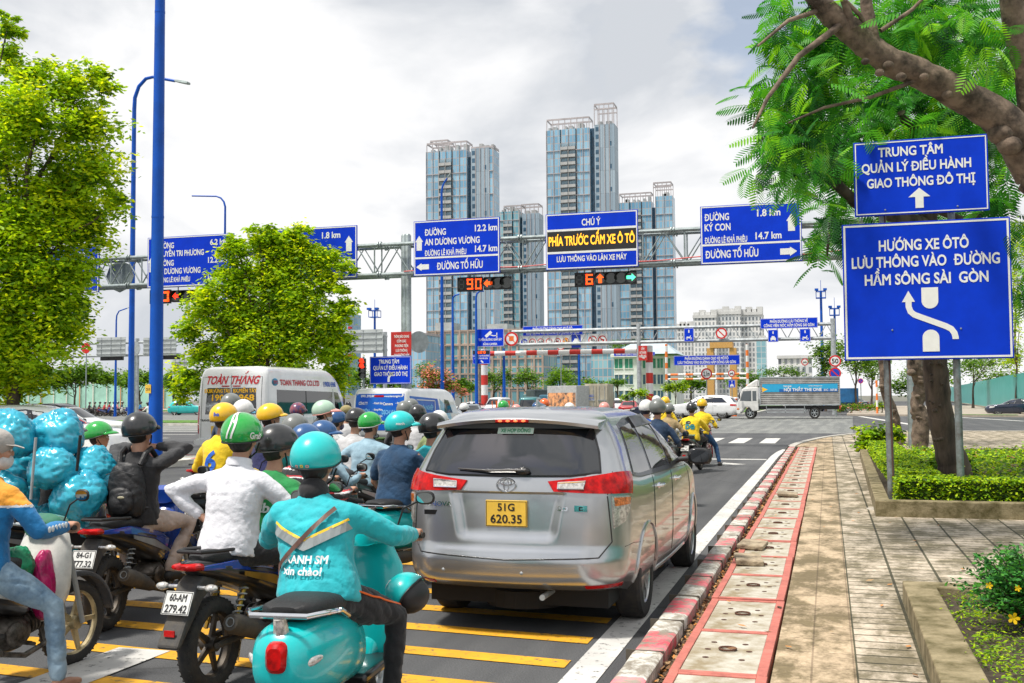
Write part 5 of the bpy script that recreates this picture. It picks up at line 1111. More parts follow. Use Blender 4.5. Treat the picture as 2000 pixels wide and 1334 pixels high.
def frond_cloud(name, pts, dirs, size, mats, parent, seed, detail, weights):
	rng = np.random.default_rng(seed); T = [frond(rng, 11, False) for _ in range(5)]; VV = []; MI = []
	o3 = parent.location
	for p, d in zip(pts, dirs):
		q = Vector(p)+Vector(o3)+Vector(d).normalized()*size*.8-CAM; dp = q.dot(FW); sx, sy = 1000+FPX*q.dot(RT)/dp, 667-FPX*q.dot(UP)/dp
		if dp < 16 and 1640 < sx < 1960 and sy > 235: continue
		t = T[rng.integers(5)]; L = size*rng.uniform(.65, 1.25); d = np.array(d, float); d /= np.linalg.norm(d)+1e-9
		side = np.cross(d, [0, 0, 1]); side /= np.linalg.norm(side)+1e-9; up = np.cross(side, d); a = rng.normal(0, .45); s2 = side*math.cos(a)+up*math.sin(a); u2 = -side*math.sin(a)+up*math.cos(a)
		Rm = np.stack([d, -s2, u2], 0); v = (t*L) @ Rm + np.array(p); VV.append(v); k = rng.choice(4, p=weights); n = len(t)//4; m = np.full(n, k); m[rng.uniform(0, 1, n) < .12] = min(3, k+1); MI.append(m)
	V = np.concatenate(VV); return np_mesh(name, V, np.arange(len(V)).reshape(-1, 4), mats, parent, np.concatenate(MI))
def frond_set(blobs, dep, n, rng, spread, out=.7):
	s = dep/FPX; B = np.array(blobs, float); pw = B[:, 2]**2; pk = rng.choice(len(B), n, p=pw/pw.sum()); P = []; Dd = []
	for i in pk:
		x, y, r = B[i][:3]; a = rng.uniform(0, 2*PI); rad = r*rng.uniform(0, 1)**.5; dd = dep+rng.normal(0, spread)
		px, py = x+rad*math.cos(a), y+rad*math.sin(a); p = DD(px, py, dd); c = DD(x, y, dd)
		o = (p-c)*out; P.append(tuple(p)); Dd.append((o.x+rng.normal(0, .35), o.y+rng.normal(0, .35), o.z*.5+rng.normal(-.12, .22)))
	return P, Dd
rng = np.random.default_rng(11)
base = Vector((4.6, 11.8, .12)); t = thing('feathery_tree', 'feathery-leaved tree leaning in from the right with a thick knotted limb over the signs', 'tree', base)
L0 = lambda px, py, d: DD(px, py, d)-base
def rough(pts, rs, amp, n=22):
	"""bark-like tube: dense rings pushed in and out by noise"""
	P = []; Q = []
	for i in range(len(pts)-1):
		for k in range(7): t = k/7; P.append(Vector(pts[i]).lerp(Vector(pts[i+1]), t)); Q.append(rs[i]+(rs[i+1]-rs[i])*t)
	P.append(Vector(pts[-1])); Q.append(rs[-1]); o = len(g.v); g.tube(P, Q, n)
	for i in range(o, len(g.v)):
		q = Vector(g.v[i]); c = P[min((i-o)//n, len(P)-1)]; d = (q-c).normalized(); s = noise.noise(q*5)*.9+noise.noise(q*13)*.6+abs(noise.noise(q*24))*.5
		g.v[i] = tuple(q+d*amp*s)
def knot(g, p, r): g.ell(p, (r, r, r*.8), None, 10, 7)
g = MB(); k0 = L0(2030, 335, 11.6)
rough([(0, 0, -.1), (-.12, .0, .9), (-.42, .1, 2.0), k0*.8+Vector((.0, 0, .25)), k0], [.30, .26, .24, .25, .27], .03)
lp_ = [(2030, 335), (1985, 262), (1940, 222), (1890, 195), (1840, 165), (1790, 140), (1740, 122), (1700, 95), (1660, 60), (1630, 35), (1600, 5), (1560, -40)]
pts = [L0(x, y, 11.6-.05*i) for i, (x, y) in enumerate(lp_)]; rs = [.25, .22, .185, .168, .155, .148, .142, .134, .128, .115, .095, .07]
rough(pts, rs, .022)
for (px, py, r, d) in ((1735, 128, .06, 11.15), (1760, 150, .055, 11.1), (1805, 150, .05, 11.15), (1690, 120, .045, 11.1), (1718, 142, .05, 11.1), (1955, 262, .14, 11.45), (1972, 285, .13, 11.4), (1850, 185, .06, 11.3)): knot(g, L0(px, py, d), r)
def sub(path, d0, d1, r0, r1): n = len(path); g.tube([L0(x, y, d0+(d1-d0)*i/(n-1)) for i, (x, y) in enumerate(path)], [r0+(r1-r0)*i/(n-1) for i in range(n)], 10)
sub([(1705, 85), (1700, 50), (1692, 10), (1690, -40)], 11.2, 11.2, .075, .055); sub([(1665, 55), (1655, 20), (1640, -20)], 11.1, 11, .05, .03); sub([(1705, 80), (1680, 30), (1650, 0)], 11.2, 11, .03, .02)
sub([(1810, 150), (1700, 190), (1610, 210), (1540, 240)], 11.3, 11.0, .025, .01); sub([(1720, 60), (1780, 20), (1820, -20)], 11.2, 11.3, .025, .015); sub([(1640, 50), (1560, 110), (1500, 190), (1470, 250)], 11.1, 10.6, .04, .012); sub([(1600, 20), (1540, 40), (1480, 90)], 11.1, 10.8, .03, .012)
sub([(2030, 335), (2010, 150), (1985, 60), (1972, -30)], 11.7, 11.3, .16, .12)
ob = g.build('trunk', BARK2, t, ang=80)
P, Dd = frond_set([(1520, 50, 40), (1570, 25, 50), (1640, 60, 55), (1545, 130, 55), (1610, 140, 55), (1490, 190, 40), (1550, 220, 55), (1620, 230, 45), (1510, 280, 38), (1570, 300, 50), (1640, 290, 36), (1545, 345, 34), (1480, 330, 18), (1750, 0, 70), (1830, 10, 70), (1930, 20, 70), (1960, 90, 50), (1880, 70, 55), (1690, 60, 50), (1780, 60, 50)], 12.4, 900, rng, .5)
P2 = [tuple(Vector(p)-base) for p in P]; P3, D3 = frond_set([(1600, 120, 50), (1900, 60, 40), (1960, 80, 30), (1790, 20, 40), (1530, 250, 50), (1570, 290, 30)], 10.9, 34, rng, .2); P2 += [tuple(Vector(p)-base) for p in P3]; frond_cloud('crown', P2, Dd+D3, .40, LG_F, t, 5, True, [.22, .36, .27, .15])
# second feathery tree, rooted in the long planter, its crown behind the signs
base = G(1862, 938, .3); base.z = .2; t = thing('feathery_tree', 'brown-trunked tree in the hedge planter, crown behind the signs', 'tree', base); g = MB(); d_ = (base-CAM).dot(FW)
tp = [(1868, 950), (1862, 905), (1850, 870), (1838, 820), (1830, 760), (1826, 700), (1822, 600), (1818, 500), (1810, 400)]
rough([L0(x, y, d_) for x, y in tp], [.34, .27, .225, .21, .205, .2, .19, .17, .14], .03)
for i in range(14): px, py = random.uniform(1815, 1845), random.uniform(700, 880); knot(g, L0(px, py, d_-.24), random.uniform(.02, .045))
sub([(1812, 440), (1740, 420), (1670, 395), (1625, 350), (1610, 300)], d_, d_-2, .13, .07); sub([(1810, 400), (1800, 300), (1760, 220)], d_, d_-1, .15, .07); sub([(1812, 420), (1900, 340), (1960, 260)], d_, d_, .13, .06); sub([(1810, 400), (1880, 430), (1980, 400)], d_, d_+1, .09, .04); sub([(1625, 400), (1620, 450), (1615, 500)], d_-1, d_-1, .04, .02)
g.build('trunk', BARK, t, ang=80)
P, Dd = frond_set([(1610, 300, 55), (1660, 240, 60), (1740, 240, 70), (1800, 200, 80), (1900, 230, 70), (1960, 330, 60), (1640, 400, 40), (1960, 430, 50), (1985, 540, 40), (1620, 450, 34), (1615, 505, 28), (1560, 330, 40), (1700, 140, 80), (1860, 130, 80), (1960, 180, 60), (1760, 90, 70), (1560, 230, 45)], d_, 1300, rng, 1.5)
P2 = [tuple(Vector(p)-base) for p in P]; frond_cloud('crown', P2, Dd, .58, LG_F, t, 6, False, [.16, .34, .30, .20])
# more planter trunks behind
for i, (bx, by, path, r0, d, lb) in enumerate(((1795, 862, [(1795, 895), (1800, 820), (1790, 790), (1802, 750), (1786, 715), (1795, 660), (1800, 560), (1800, 450)], .20, 30, 'knotted grey-brown trunk behind the green lamp post'), (1722, 858, [(1760, 890), (1745, 820), (1728, 760), (1724, 690), (1720, 600), (1716, 470)], .17, 36, 'slim leaning trunk just left of the thick gantry column'))):
	base = DD(bx, by, d); base.z = .2; t = thing('street_tree', lb, 'tree', base); g = MB(); n = len(path)
	rough([L0(x, y, d) for x, y in path], [r0*(1.1-.4*j/n)*(1+.12*math.sin(j*2.1)) for j in range(n)], .05)
	for j in range(8): q = path[1+j % 4]; knot(g, L0(q[0]+random.uniform(-8, 8), q[1]+random.uniform(-18, 18), d-.15), random.uniform(.07, .13))
	g.build('trunk', BARK2, t, ang=80)
	P, Dd = frond_set([(path[-1][0], 380, 80), (path[-1][0]+60, 330, 80), (path[-1][0]-60, 320, 70)], d, 150, rng, 1.5); frond_cloud('crown', [tuple(Vector(p)-base) for p in P], Dd, .8, LG_F, t, 8+i, False, [.1, .3, .4, .2])
# ---------------------------------------------------------------- hedge and planting in the long planter
def box_leaves(rng, boxes, dens, size, up=.8):
	P = []
	for (x0, x1, y0, y1, z0, z1) in boxes:
		n = int(dens*((x1-x0)*(y1-y0)+(x1-x0+y1-y0)*(z1-z0)*2));
		u = rng.uniform(0, 1, (n, 3)); f = rng.integers(0, 5, n); a = np.stack([x0+(x1-x0)*u[:, 0], y0+(y1-y0)*u[:, 1], z0+(z1-z0)*u[:, 2]], 1); e = np.abs(rng.normal(0, .022, n))
		ar = np.array([(x1-x0)*(y1-y0), (x1-x0)*(z1-z0), (x1-x0)*(z1-z0), (y1-y0)*(z1-z0), (y1-y0)*(z1-z0)]); f = rng.choice(5, n, p=ar/ar.sum())
		hz = np.array([.03*noise.noise((q[0]*2.1, q[1]*2.1, 0))+.02*noise.noise((q[0]*7, q[1]*7, 3)) for q in a])
		a[f == 0, 2] = (z1-e+hz)[f == 0]; a[f == 1, 1] = (y0+e)[f == 1]; a[f == 2, 1] = (y1-e)[f == 2]; a[f == 3, 0] = (x0+e+hz)[f == 3]; a[f == 4, 0] = (x1-e)[f == 4]; P.append(a)
	P = np.concatenate(P); return leaf_arrays(P, size, rng, up, .6)
rng = np.random.default_rng(4)
t = thing('hedge', 'low clipped bright green hedge round the long planter', 'hedge', (0, 0, 0))
HB = [(.92, 5.3, 16.15, 16.95, .28, .62), (1.02, 1.62, 16.9, 30.0, .28, .60)]
V, Q = box_leaves(rng, HB, 2600, .052); mi = rng.choice(4, len(Q), p=[.34, .36, .2, .1]); np_mesh('foliage', V, Q, LG_H, t, mi)
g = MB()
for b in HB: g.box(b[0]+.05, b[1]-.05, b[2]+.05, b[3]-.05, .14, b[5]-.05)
g.build('dark_core', mat('hedge_inside', (.03, .06, .01), .95, var=.2), t, smooth=False)  # plain dark green boxes filling the hedge behind its leaves
P = []
for i in range(420):
	x, y = rng.uniform(1.7, 5.2), rng.uniform(17.0, 30); P.append(np.array([x, y, .32])+rng.normal(0, 1, (34, 3))*np.array([.16, .16, .09]))
V, Q = leaf_arrays(np.concatenate(P), .085, rng, .8, .55); mi = rng.choice(5, len(Q), p=[.24, .30, .26, .17, .03]); stuff(np_mesh('ground_cover', V, Q, LG_H[:2]+LG_D[1:3]+[leaf_mat('dry_leaf', (.36, .20, .05), .2)], None, mi), 'low leafy ground cover filling the long planter', 'ground cover')
for i, (bx, by, d, bl, lb) in enumerate(((1712, 855, 29.5, [(1705, 850, 26, 18), (1735, 848, 24, 18), (1690, 868, 16, 12)], 'rounded bright bush at the back corner of the long planter'), (1840, 925, 19.5, [(1830, 915, 30, 16), (1868, 905, 26, 18), (1890, 925, 22, 16)], 'leafy shrub at the foot of the brown trunk'))):
	px_tree(lb, (bx, 0), d, bl, 1800, 9, LG_H if i == 0 else LG_D, seed=140+i, name='bush', cat='bush', trunk_r=.02, per=18, clump=.5, shell=.6, limbs=5, asp=.6)
# near planter: yellow-flowered bush, weeds
def stem_bush(label, base, n, h, seed, leaf, sp, flowers):
	rng = np.random.default_rng(seed); t = thing('flowering_bush', label, 'bush', base); g = MB(); P = []
	for i in range(n):
		a = rng.uniform(0, 2*PI); r = sp*rng.uniform(.1, 1); hh = h*rng.uniform(.45, 1.05)*(1-.35*(r/sp)**2); p1 = Vector((r*math.cos(a), r*math.sin(a), hh)); pts = [Vector((0, 0, 0)).lerp(p1, s)+Vector((0, 0, .12*h*math.sin(PI*s))) for s in np.linspace(0, 1, 7)]
		g.tube(pts, [.007*(1-.7*j/6) for j in range(7)], 5)
		for s in np.linspace(.3, 1, 9):
			p = Vector((0, 0, 0)).lerp(p1, s)+Vector((0, 0, .12*h*math.sin(PI*s))); P.append(np.array(p)+rng.normal(0, .018, (7, 3)))
	P = np.concatenate(P); V, Q = leaf_arrays(P, leaf, rng, .5, .42); mi = rng.choice(4, len(Q), p=[.34, .36, .2, .1]); np_mesh('foliage', V, Q, LG_S, t, mi); g.build('stems', BARKD, t)
	for (x, y, z, r) in flowers:
		f = MB()
		for k in range(5):
			a = 2*PI*k/5; c, s = math.cos(a), math.sin(a); pr = [(0, 0), (.6, -.32), (1, -.22), (1.05, .2), (.62, .34)]
			f.add([(x+r*(u*c-v*s), y-r*.25*u-.01, z+r*(u*s+v*c)) for u, v in pr], [tuple(range(5))])
		f.build('flower', YFL, t, smooth=False)
	return t
b = G(1990, 1235, .2); stem_bush('green bush with yellow flowers at the right edge in the near planter', (b.x+.08, b.y, .2), 150, .60, 3, .042, .50, [(-.17, -.40, .17, .036), (-.30, -.33, .36, .022), (-.14, -.40, .36, .02), (.02, -.42, .15, .022)])
P = []
for i in range(60):
	x, y = rng.uniform(.80, 1.15), rng.uniform(6.3, 9.05); m = int(rng.uniform(14, 60)*(1 if rng.uniform() < .5 else .4)); P.append(np.array([x, y, .235])+np.abs(rng.normal(0, 1, (m, 3)))*np.array([.07, .07, .04])*rng.choice([-1, 1], (m, 1))*np.array([1, 1, 0])+np.abs(rng.normal(0, 1, (m, 3)))*np.array([0, 0, .035]))
V, Q = leaf_arrays(np.concatenate(P), .034, rng, .2, .3); stuff(np_mesh('weeds', V, Q, LG_H[:3]+LG_D[:1], None, rng.choice(4, len(Q), p=[.3, .4, .2, .1])), 'straggly weeds on the soil of the near planter', 'weeds')
# leaf litter
LIT = [mat('litter_brown', (.17, .085, .035), .9, var=0), mat('litter_orange', (.50, .20, .04), .8, var=0), mat('litter_tan', (.34, .22, .11), .9, var=0), mat('litter_dark', (.06, .035, .02), .9, var=0)]
n = 2600; Y_ = rng.uniform(3, 36, n); P = np.stack([-1.01+np.abs(rng.normal(0, .028, n))-.02, Y_, .06+np.abs(rng.normal(0, .018, n))], 1); V, Q = leaf_arrays(P, .05, rng, .9, .5); stuff(np_mesh('leaf_litter', V, Q, LIT, None, rng.choice(4, len(Q), p=[.38, .16, .28, .18])), 'brown leaf litter in the gutter behind the kerb', 'leaf litter')
def leaves_at(name, label, n, x0, x1, y0, y1, z, size, p):
	P = np.stack([rng.uniform(x0, x1, n), rng.uniform(y0, y1, n), np.full(n, z)], 1); V, Q = leaf_arrays(P, size, rng, 4, .45); V[:, 2] = np.clip(V[:, 2], z-.001, z+.03); return stuff(np_mesh(name, V, Q, LIT, None, rng.choice(4, len(Q), p=p)), label, 'leaf litter')
leaves_at('fallen_leaves', 'scattered dry leaves lying on the pavement and drain covers', 110, -.9, 2.6, 5.5, 22, .135, .075, [.25, .4, .2, .15])
# ================================================================ vehicles
def pchip(xs, ys):
	xs = np.array(xs, float); ys = np.array(ys, float); h = np.diff(xs); dl = np.diff(ys)/h; d = np.zeros(len(xs))
	for i in range(1, len(xs)-1):
		if dl[i-1]*dl[i] > 0: w1, w2 = 2*h[i]+h[i-1], h[i]+2*h[i-1]; d[i] = (w1+w2)/(w1/dl[i-1]+w2/dl[i])
	d[0], d[-1] = dl[0], dl[-1]
	def f(x):
		x = min(max(x, xs[0]), xs[-1]); i = min(int(np.searchsorted(xs, x, 'right'))-1, len(h)-1); i = max(i, 0); t = (x-xs[i])/h[i]
		return float(ys[i]*(1+2*t)*(1-t)**2+h[i]*d[i]*t*(1-t)**2+ys[i+1]*t*t*(3-2*t)+h[i]*d[i+1]*t*t*(t-1))
	return f
class Shell:
	"""car skin made of rounded-rectangle plans stacked in height: rows (z, rear y, front y, half width, rear radius, front radius)"""
	def __init__(s, rows, kp=.05, kr=.07, kf=.28, dent=None, zmap=None):
		s.zmap = zmap; c = list(zip(*rows)); s.z0, s.z1 = c[0][0], c[0][-1]; s.zs = c[0]; s.yr, s.yf, s.hw, s.rr, s.rf = [pchip(c[0], q) for q in c[1:]]
		s.L = max(c[2]); s.kp, s.kr, s.kf, s.dent = kp, kr, kf, dent
	def warp(s, x, y, z):
		hw = s.hw(z); yr, yf = s.yr(z), s.yf(z); a = x/max(hw, .01)
		wr = max(0, 1-(y-yr)/.7); wf = max(0, 1-(yf-y)/1.1)
		y2 = y+s.kr*a*a*wr-s.kf*a*a*wf
		if s.dent and wr > .9: y2 += s.dent(x, z)
		if s.zmap: z = s.zmap(y, z)
		return Vector((x*(1-s.kp*((y-s.L*.48)/(s.L*.5))**2), y2, z))
	def P(s, u, z):
		"""perimeter point: u metres from the rear centre, positive to the right"""
		sg = 1 if u >= 0 else -1; u = abs(u); hw, rr, rf, yr, yf = s.hw(z), s.rr(z), s.rf(z), s.yr(z), s.yf(z); a = max(hw-rr, 0)
		if u <= a: x, y = u, yr
		elif u <= a+rr*PI/2: t = (u-a)/rr; x, y = a+rr*math.sin(t), yr+rr-rr*math.cos(t)
		else: x, y = hw, yr+rr+(u-a-rr*PI/2)
		return s.warp(sg*x, y, z)
	def S(s, y, z, sg=1):
		hw, rr, rf, yr, yf = s.hw(z), s.rr(z), s.rf(z), s.yr(z), s.yf(z)
		if y < yr+rr: dy = min(rr, yr+rr-y); x = hw-rr+math.sqrt(max(0, rr*rr-dy*dy))
		elif y > yf-rf: dy = min(rf, y-(yf-rf)); x = hw-rf+math.sqrt(max(0, rf*rf-dy*dy))
		else: x = hw
		return s.warp(sg*x, y, z)
	def F(s, x, z):
		return s.warp(x, s.yf(z), z)
	def ring(s, z, n=(14, 7, 26, 7, 8)):
		hw, rr, rf, yr, yf = s.hw(z), s.rr(z), s.rf(z), s.yr(z), s.yf(z); h = []
		for i in range(n[0]): h.append(((hw-rr)*i/n[0], yr))
		for i in range(n[1]): t = PI/2*i/n[1]; h.append((hw-rr+rr*math.sin(t), yr+rr-rr*math.cos(t)))
		for i in range(n[2]): h.append((hw, yr+rr+(yf-rf-yr-rr)*i/n[2]))
		for i in range(n[3]): t = PI/2*i/n[3]; h.append((hw-rf+rf*math.cos(t), yf-rf+rf*math.sin(t)))
		for i in range(n[4]+1): h.append(((hw-rf)*(1-i/n[4]), yf))
		r = [s.warp(x, y, z) for x, y in h]; l = [s.warp(-x, y, z) for x, y in h[1:-1]][::-1]
		return r+l
	def mesh(s, nz=46, n=(14, 7, 26, 7, 8)):
		if nz > 55: nz, n = 120, (56, 12, 44, 10, 10)
		m = MB(); zs = sorted(set(list(np.linspace(s.z0, s.z1, nz))+list(s.zs))); R_ = [s.ring(z, n) for z in zs]; k = len(R_[0]); vs = [p for r in R_ for p in r]
		fs = [(i*k+j, i*k+(j+1) % k, (i+1)*k+(j+1) % k, (i+1)*k+j) for i in range(len(zs)-1) for j in range(k)]
		# caps as strips across the width
		for o, fl in ((0, True), ((len(zs)-1)*k, False)):
			half = k//2
			for j in range(half):
				a, b, c, d = o+j, o+j+1, o+(k-j-1) % k, o+(k-j) % k
				f = [q for i, q in enumerate((a, b, c, d)) if q not in (a, b, c, d)[:i]]
				if len(f) > 2: fs.append(tuple(f[::-1] if fl else f))
		m.add(vs, fs); return m
def patch(poly, fn, off=.004, step=.09, skirt=.015, ctr=None):
	"""polygon in surface coordinates laid on the skin, proud by off"""
	P = [Vector(p) for p in poly]; B = []
	for i, p in enumerate(P):
		q = P[(i+1) % len(P)]; n = max(1, int((q-p).length/step))
		for j in range(n): B.append(p.lerp(q, j/n))
	nb = len(B); xs = [p.x for p in B]; ys = [p.y for p in B]; pts = list(B)
	x = min(xs)+step
	while x < max(xs):
		y = min(ys)+step
		while y < max(ys):
			q = Vector((x, y)); ins = False
			for i in range(nb):
				a, b = B[i], B[(i+1) % nb]
				if (a.y > y) != (b.y > y) and x < (b.x-a.x)*(y-a.y)/(b.y-a.y)+a.x: ins = not ins
			if ins and min((q-b).length for b in B) > step*.45: pts.append(q)
			y += step
		x += step
	v, e, f = geometry.delaunay_2d_cdt(pts, [], [list(range(nb))], 1, 1e-6)[:3]
	ctr = ctr or Vector((0, 2.3, .9)); out = []; inn = []; h = 1e-3
	for q in v:
		p = fn(q.x, q.y); n = (fn(q.x+h, q.y)-p).cross(fn(q.x, q.y+h)-p); n = n.normalized() if n.length > 1e-12 else Vector((0, 0, 1))
		if n.dot(p-ctr) < 0: n = -n
		out.append(p+n*off); inn.append(p-n*skirt)
	m = MB(); m.add(out, [tuple(x) for x in f]); nv = len(out)
	if skirt:
		m.v.extend(tuple(p) for p in inn[:nb]); m.f.extend((i, (i+1) % nb, nv+(i+1) % nb, nv+i) for i in range(nb)); m.mi.extend([0]*nb)
	return m
def line_on(mb, pts, fn, r=.004, off=.001, n=5, step=.08):
	q = []
	for a, b in zip(pts[:-1], pts[1:]):
		a, b = Vector(a), Vector(b); k = max(1, int((b-a).length/step))
		q += [fn(*a.lerp(b, j/k)) for j in range(k)]
	q.append(fn(*pts[-1])); mb.tube(q, r, n)
CARGLASS = mat('dark_tinted_glass', (.008, .010, .013), .03, var=0, spec=.6, coat=.25)
_g = CARGLASS.node_tree.nodes['Principled BSDF']; _g.inputs['IOR'].default_value = 1.85; _g.inputs['Specular IOR Level'].default_value = .5; _g.inputs['Coat Weight'].default_value = 0      # mirror-tint film
CLEARG = mat('light_tinted_glass', (.06, .075, .08), .04, var=0, spec=.9, coat=1.0)
TRIM = mat('black_trim', (.010, .010, .011), .35, var=.08, coat=.3)
UNDER = mat('underbody', (.010, .010, .010), .9, var=.1)
SILVER = mat('silver_car_paint', (.44, .455, .47), .28, .80, var=.03, vs=3, coat=.8)
WHITEP = mat('white_car_paint', (.76, .77, .77), .25, .0, var=.04, vs=2, coat=1.0)
TAILR = mat('tail_light_red', (.50, .003, .003), .18, var=.25, vs=16, coat=.15, spec=.25); LENSW = mat('clear_lens', (.62, .60, .56), .12, .3, var=.25, vs=40, coat=1.0); AMBL = mat('amber_lens', (.75, .22, .05), .15, var=.3, vs=40, coat=1.0)
ALLOY = mat('alloy_wheel', (.46, .46, .45), .32, .85, var=.15, vs=9)
def wheel(parent, x, y, r, wd, spokes=10, sg=1, hub=ALLOY):
	"""axle along x; outer face towards sg"""
	e = thing_part('wheel', parent); e.location = (x, y, r); M = Matrix.Rotation(PI/2, 4, 'Y')
	g = MB(); h = wd/2; g.lathe([(r*.66, -h), (r*.92, -h), (r*.985, -h*.8), (r, -h*.45), (r, h*.45), (r*.985, h*.8), (r*.92, h), (r*.66, h)], 36, M, closed=True); g.build('tyre', RUB, e)
	g = MB(); g.lathe([(r*.67, -h*.9), (r*.67, h*.86), (r*.63, h*.90), (r*.60, h*.80), (r*.60, -h*.9)], 32, M, closed=True)
	for i in range(spokes):
		a = 2*PI*i/spokes; R2 = Matrix.Rotation(a, 4, 'X'); o = h*.62*sg
		g.add([(o-.02, r*.10, -r*.035), (o-.02, r*.10, r*.035), (o+.012*sg, r*.10, r*.05), (o+.012*sg, r*.10, -r*.05), (o-.02, r*.61, -r*.05), (o-.02, r*.61, r*.05), (o+.005*sg, r*.61, r*.06), (o+.005*sg, r*.61, -r*.06)], [(0, 1, 2, 3), (4, 7, 6, 5), (0, 4, 5, 1), (1, 5, 6, 2), (2, 6, 7, 3), (3, 7, 4, 0)], R2)
	g.lathe([(.0, -h*.2), (r*.17, -h*.2), (r*.17, h*.72*1), (r*.12, h*.8), (0, h*.8)], 16, M if sg > 0 else Matrix.Rotation(-PI/2, 4, 'Y'))
	g.build('rim', hub, e); g = MB(); g.lathe([(0, -.012), (r*.6, -.012), (r*.6, .012), (0, .012)], 24, M @ Matrix.Translation((0, 0, h*.1*sg))); g.build('brake_disc', BLACK, e); return e
def thing_part(name, parent):
	o = empty(name); o.parent = parent; return o
def boolean_cut(obj, cutter):
	md = obj.modifiers.new('cut', 'BOOLEAN'); md.object = cutter; md.operation = 'DIFFERENCE'; md.solver = 'EXACT'
	bpy.context.view_layer.update(); dg = bpy.context.evaluated_depsgraph_get(); me = bpy.data.meshes.new_from_object(obj.evaluated_get(dg)); obj.modifiers.clear(); old = obj.data; obj.data = me; me.name = obj.name
	bpy.data.objects.remove(cutter); me.polygons.foreach_set('use_smooth', [True]*len(me.polygons)); me.set_sharp_from_angle(angle=R(32))
def car_body(t, sh, paint, wheels, wr, ww=.205, arch=.05, nz=46, spokes=10, low=None, hub=ALLOY):
	o = sh.mesh(nz).build('body', [paint, UNDER], t, ang=50, fix=True)
	c = MB()
	for y in wheels:
		for sg in (-1, 1):
			M = Matrix.Translation((sg*(sh.hw(.5)-.10), y, wr)) @ Matrix.Rotation(PI/2, 4, 'Y'); c.lathe([(wr+arch, -.19), (wr+arch, .4)] if sg > 0 else [(wr+arch, -.4), (wr+arch, .19)], 40, M, mi=0)
	cu = c.build('arch_cutter', [UNDER], None, fix=True); cu.data.materials.clear(); cu.data.materials.append(paint); cu.data.materials.append(UNDER); cu.data.polygons.foreach_set('material_index', [1]*len(cu.data.polygons)); boolean_cut(o, cu)
	for y in wheels:
		for sg in (-1, 1): wheel(t, sg*(sh.hw(.5)*(1-sh.kp*((y-sh.L*.48)/(sh.L*.5))**2)-ww/2-.015), y, wr, ww, spokes, sg, hub)
	return o
def both(fn):
	for sg in (1, -1): fn(sg)
def flip(poly, sg): return [(p[0]*sg, p[1]) for p in (poly if sg > 0 else poly[::-1])]
# ---------------------------------------------------------------- the silver people carrier
def dent(x, z):
	a = abs(x); sm = lambda t: max(0, min(1, t))**2*(3-2*max(0, min(1, t)))
	return .032*sm((.50-a-(.93-z)*.22)/.11)*sm((z-.58)/.09)*sm((.945-z)/.02)
rows = [(.23, .16, 4.55, .80, .22, .4), (.30, .05, 4.66, .86, .26, .5), (.38, .015, 4.72, .893, .30, .55), (.46, .0, 4.735, .905, .32, .55), (.52, .02, 4.73, .91, .32, .55), (.58, .045, 4.72, .914, .31, .55), (.70, .05, 4.68, .915, .30, .55), (.86, .06, 4.60, .915, .29, .55), (.95, .07, 4.50, .912, .28, .55),
		(1.03, .085, 4.20, .905, .28, .5), (1.09, .10, 3.85, .89, .28, .45), (1.13, .115, 3.58, .875, .28, .42), (1.25, .165, 3.32, .838, .28, .40), (1.40, .235, 3.04, .79, .28, .38), (1.54, .30, 2.78, .735, .27, .36), (1.64, .35, 2.58, .685, .26, .34), (1.70, .40, 2.42, .64, .26, .32), (1.745, .50, 2.22, .575, .25, .30), (1.775, .68, 2.0, .48, .22, .28), (1.79, .95, 1.75, .34, .18, .2)]
zr = pchip((.23, .30, .38, .46, .58, .77, .93, 1.03, 1.13, 1.30, 1.60, 1.70, 1.79), (.35, .41, .47, .57, .70, .925, 1.075, 1.15, 1.23, 1.36, 1.585, 1.66, 1.72)); zs_ = pchip((.23, .6, 1.0, 1.12, 1.6, 1.79), (.25, .62, 1.05, 1.17, 1.58, 1.72))
def zmap(y, z): k = max(0, min(1, (y-.25)/.75)); k = k*k*(3-2*k); return zr(z)*(1-k)+zs_(z)*k
IN = Shell(rows, .045, .085, .3, dent, zmap)
p = G(988, 1196); t = thing('people_carrier', 'silver people carrier with yellow number plate, seen from behind in the kerb lane', 'car', (-2.355, 7.74, 0), R(-1.0))
car_body(t, IN, SILVER, (1.07, 3.82), .342, .21, .055, 60)
def wash(m, nm, mt, par=None, **k): return m.build(nm, mt, par or t, ang=50, **k)
RWP = [(-.735, 1.135), (-.50, 1.105), (0, 1.098), (.50, 1.105), (.735, 1.135), (.70, 1.33), (.62, 1.585), (.3, 1.60), (-.3, 1.60), (-.62, 1.585), (-.70, 1.33)]
wash(patch(RWP, IN.P, .005, .08), 'rear_window', CARGLASS)
g = MB(); line_on(g, RWP+[RWP[0]], IN.P, .011); wash(g, 'window_seal', TRIM)
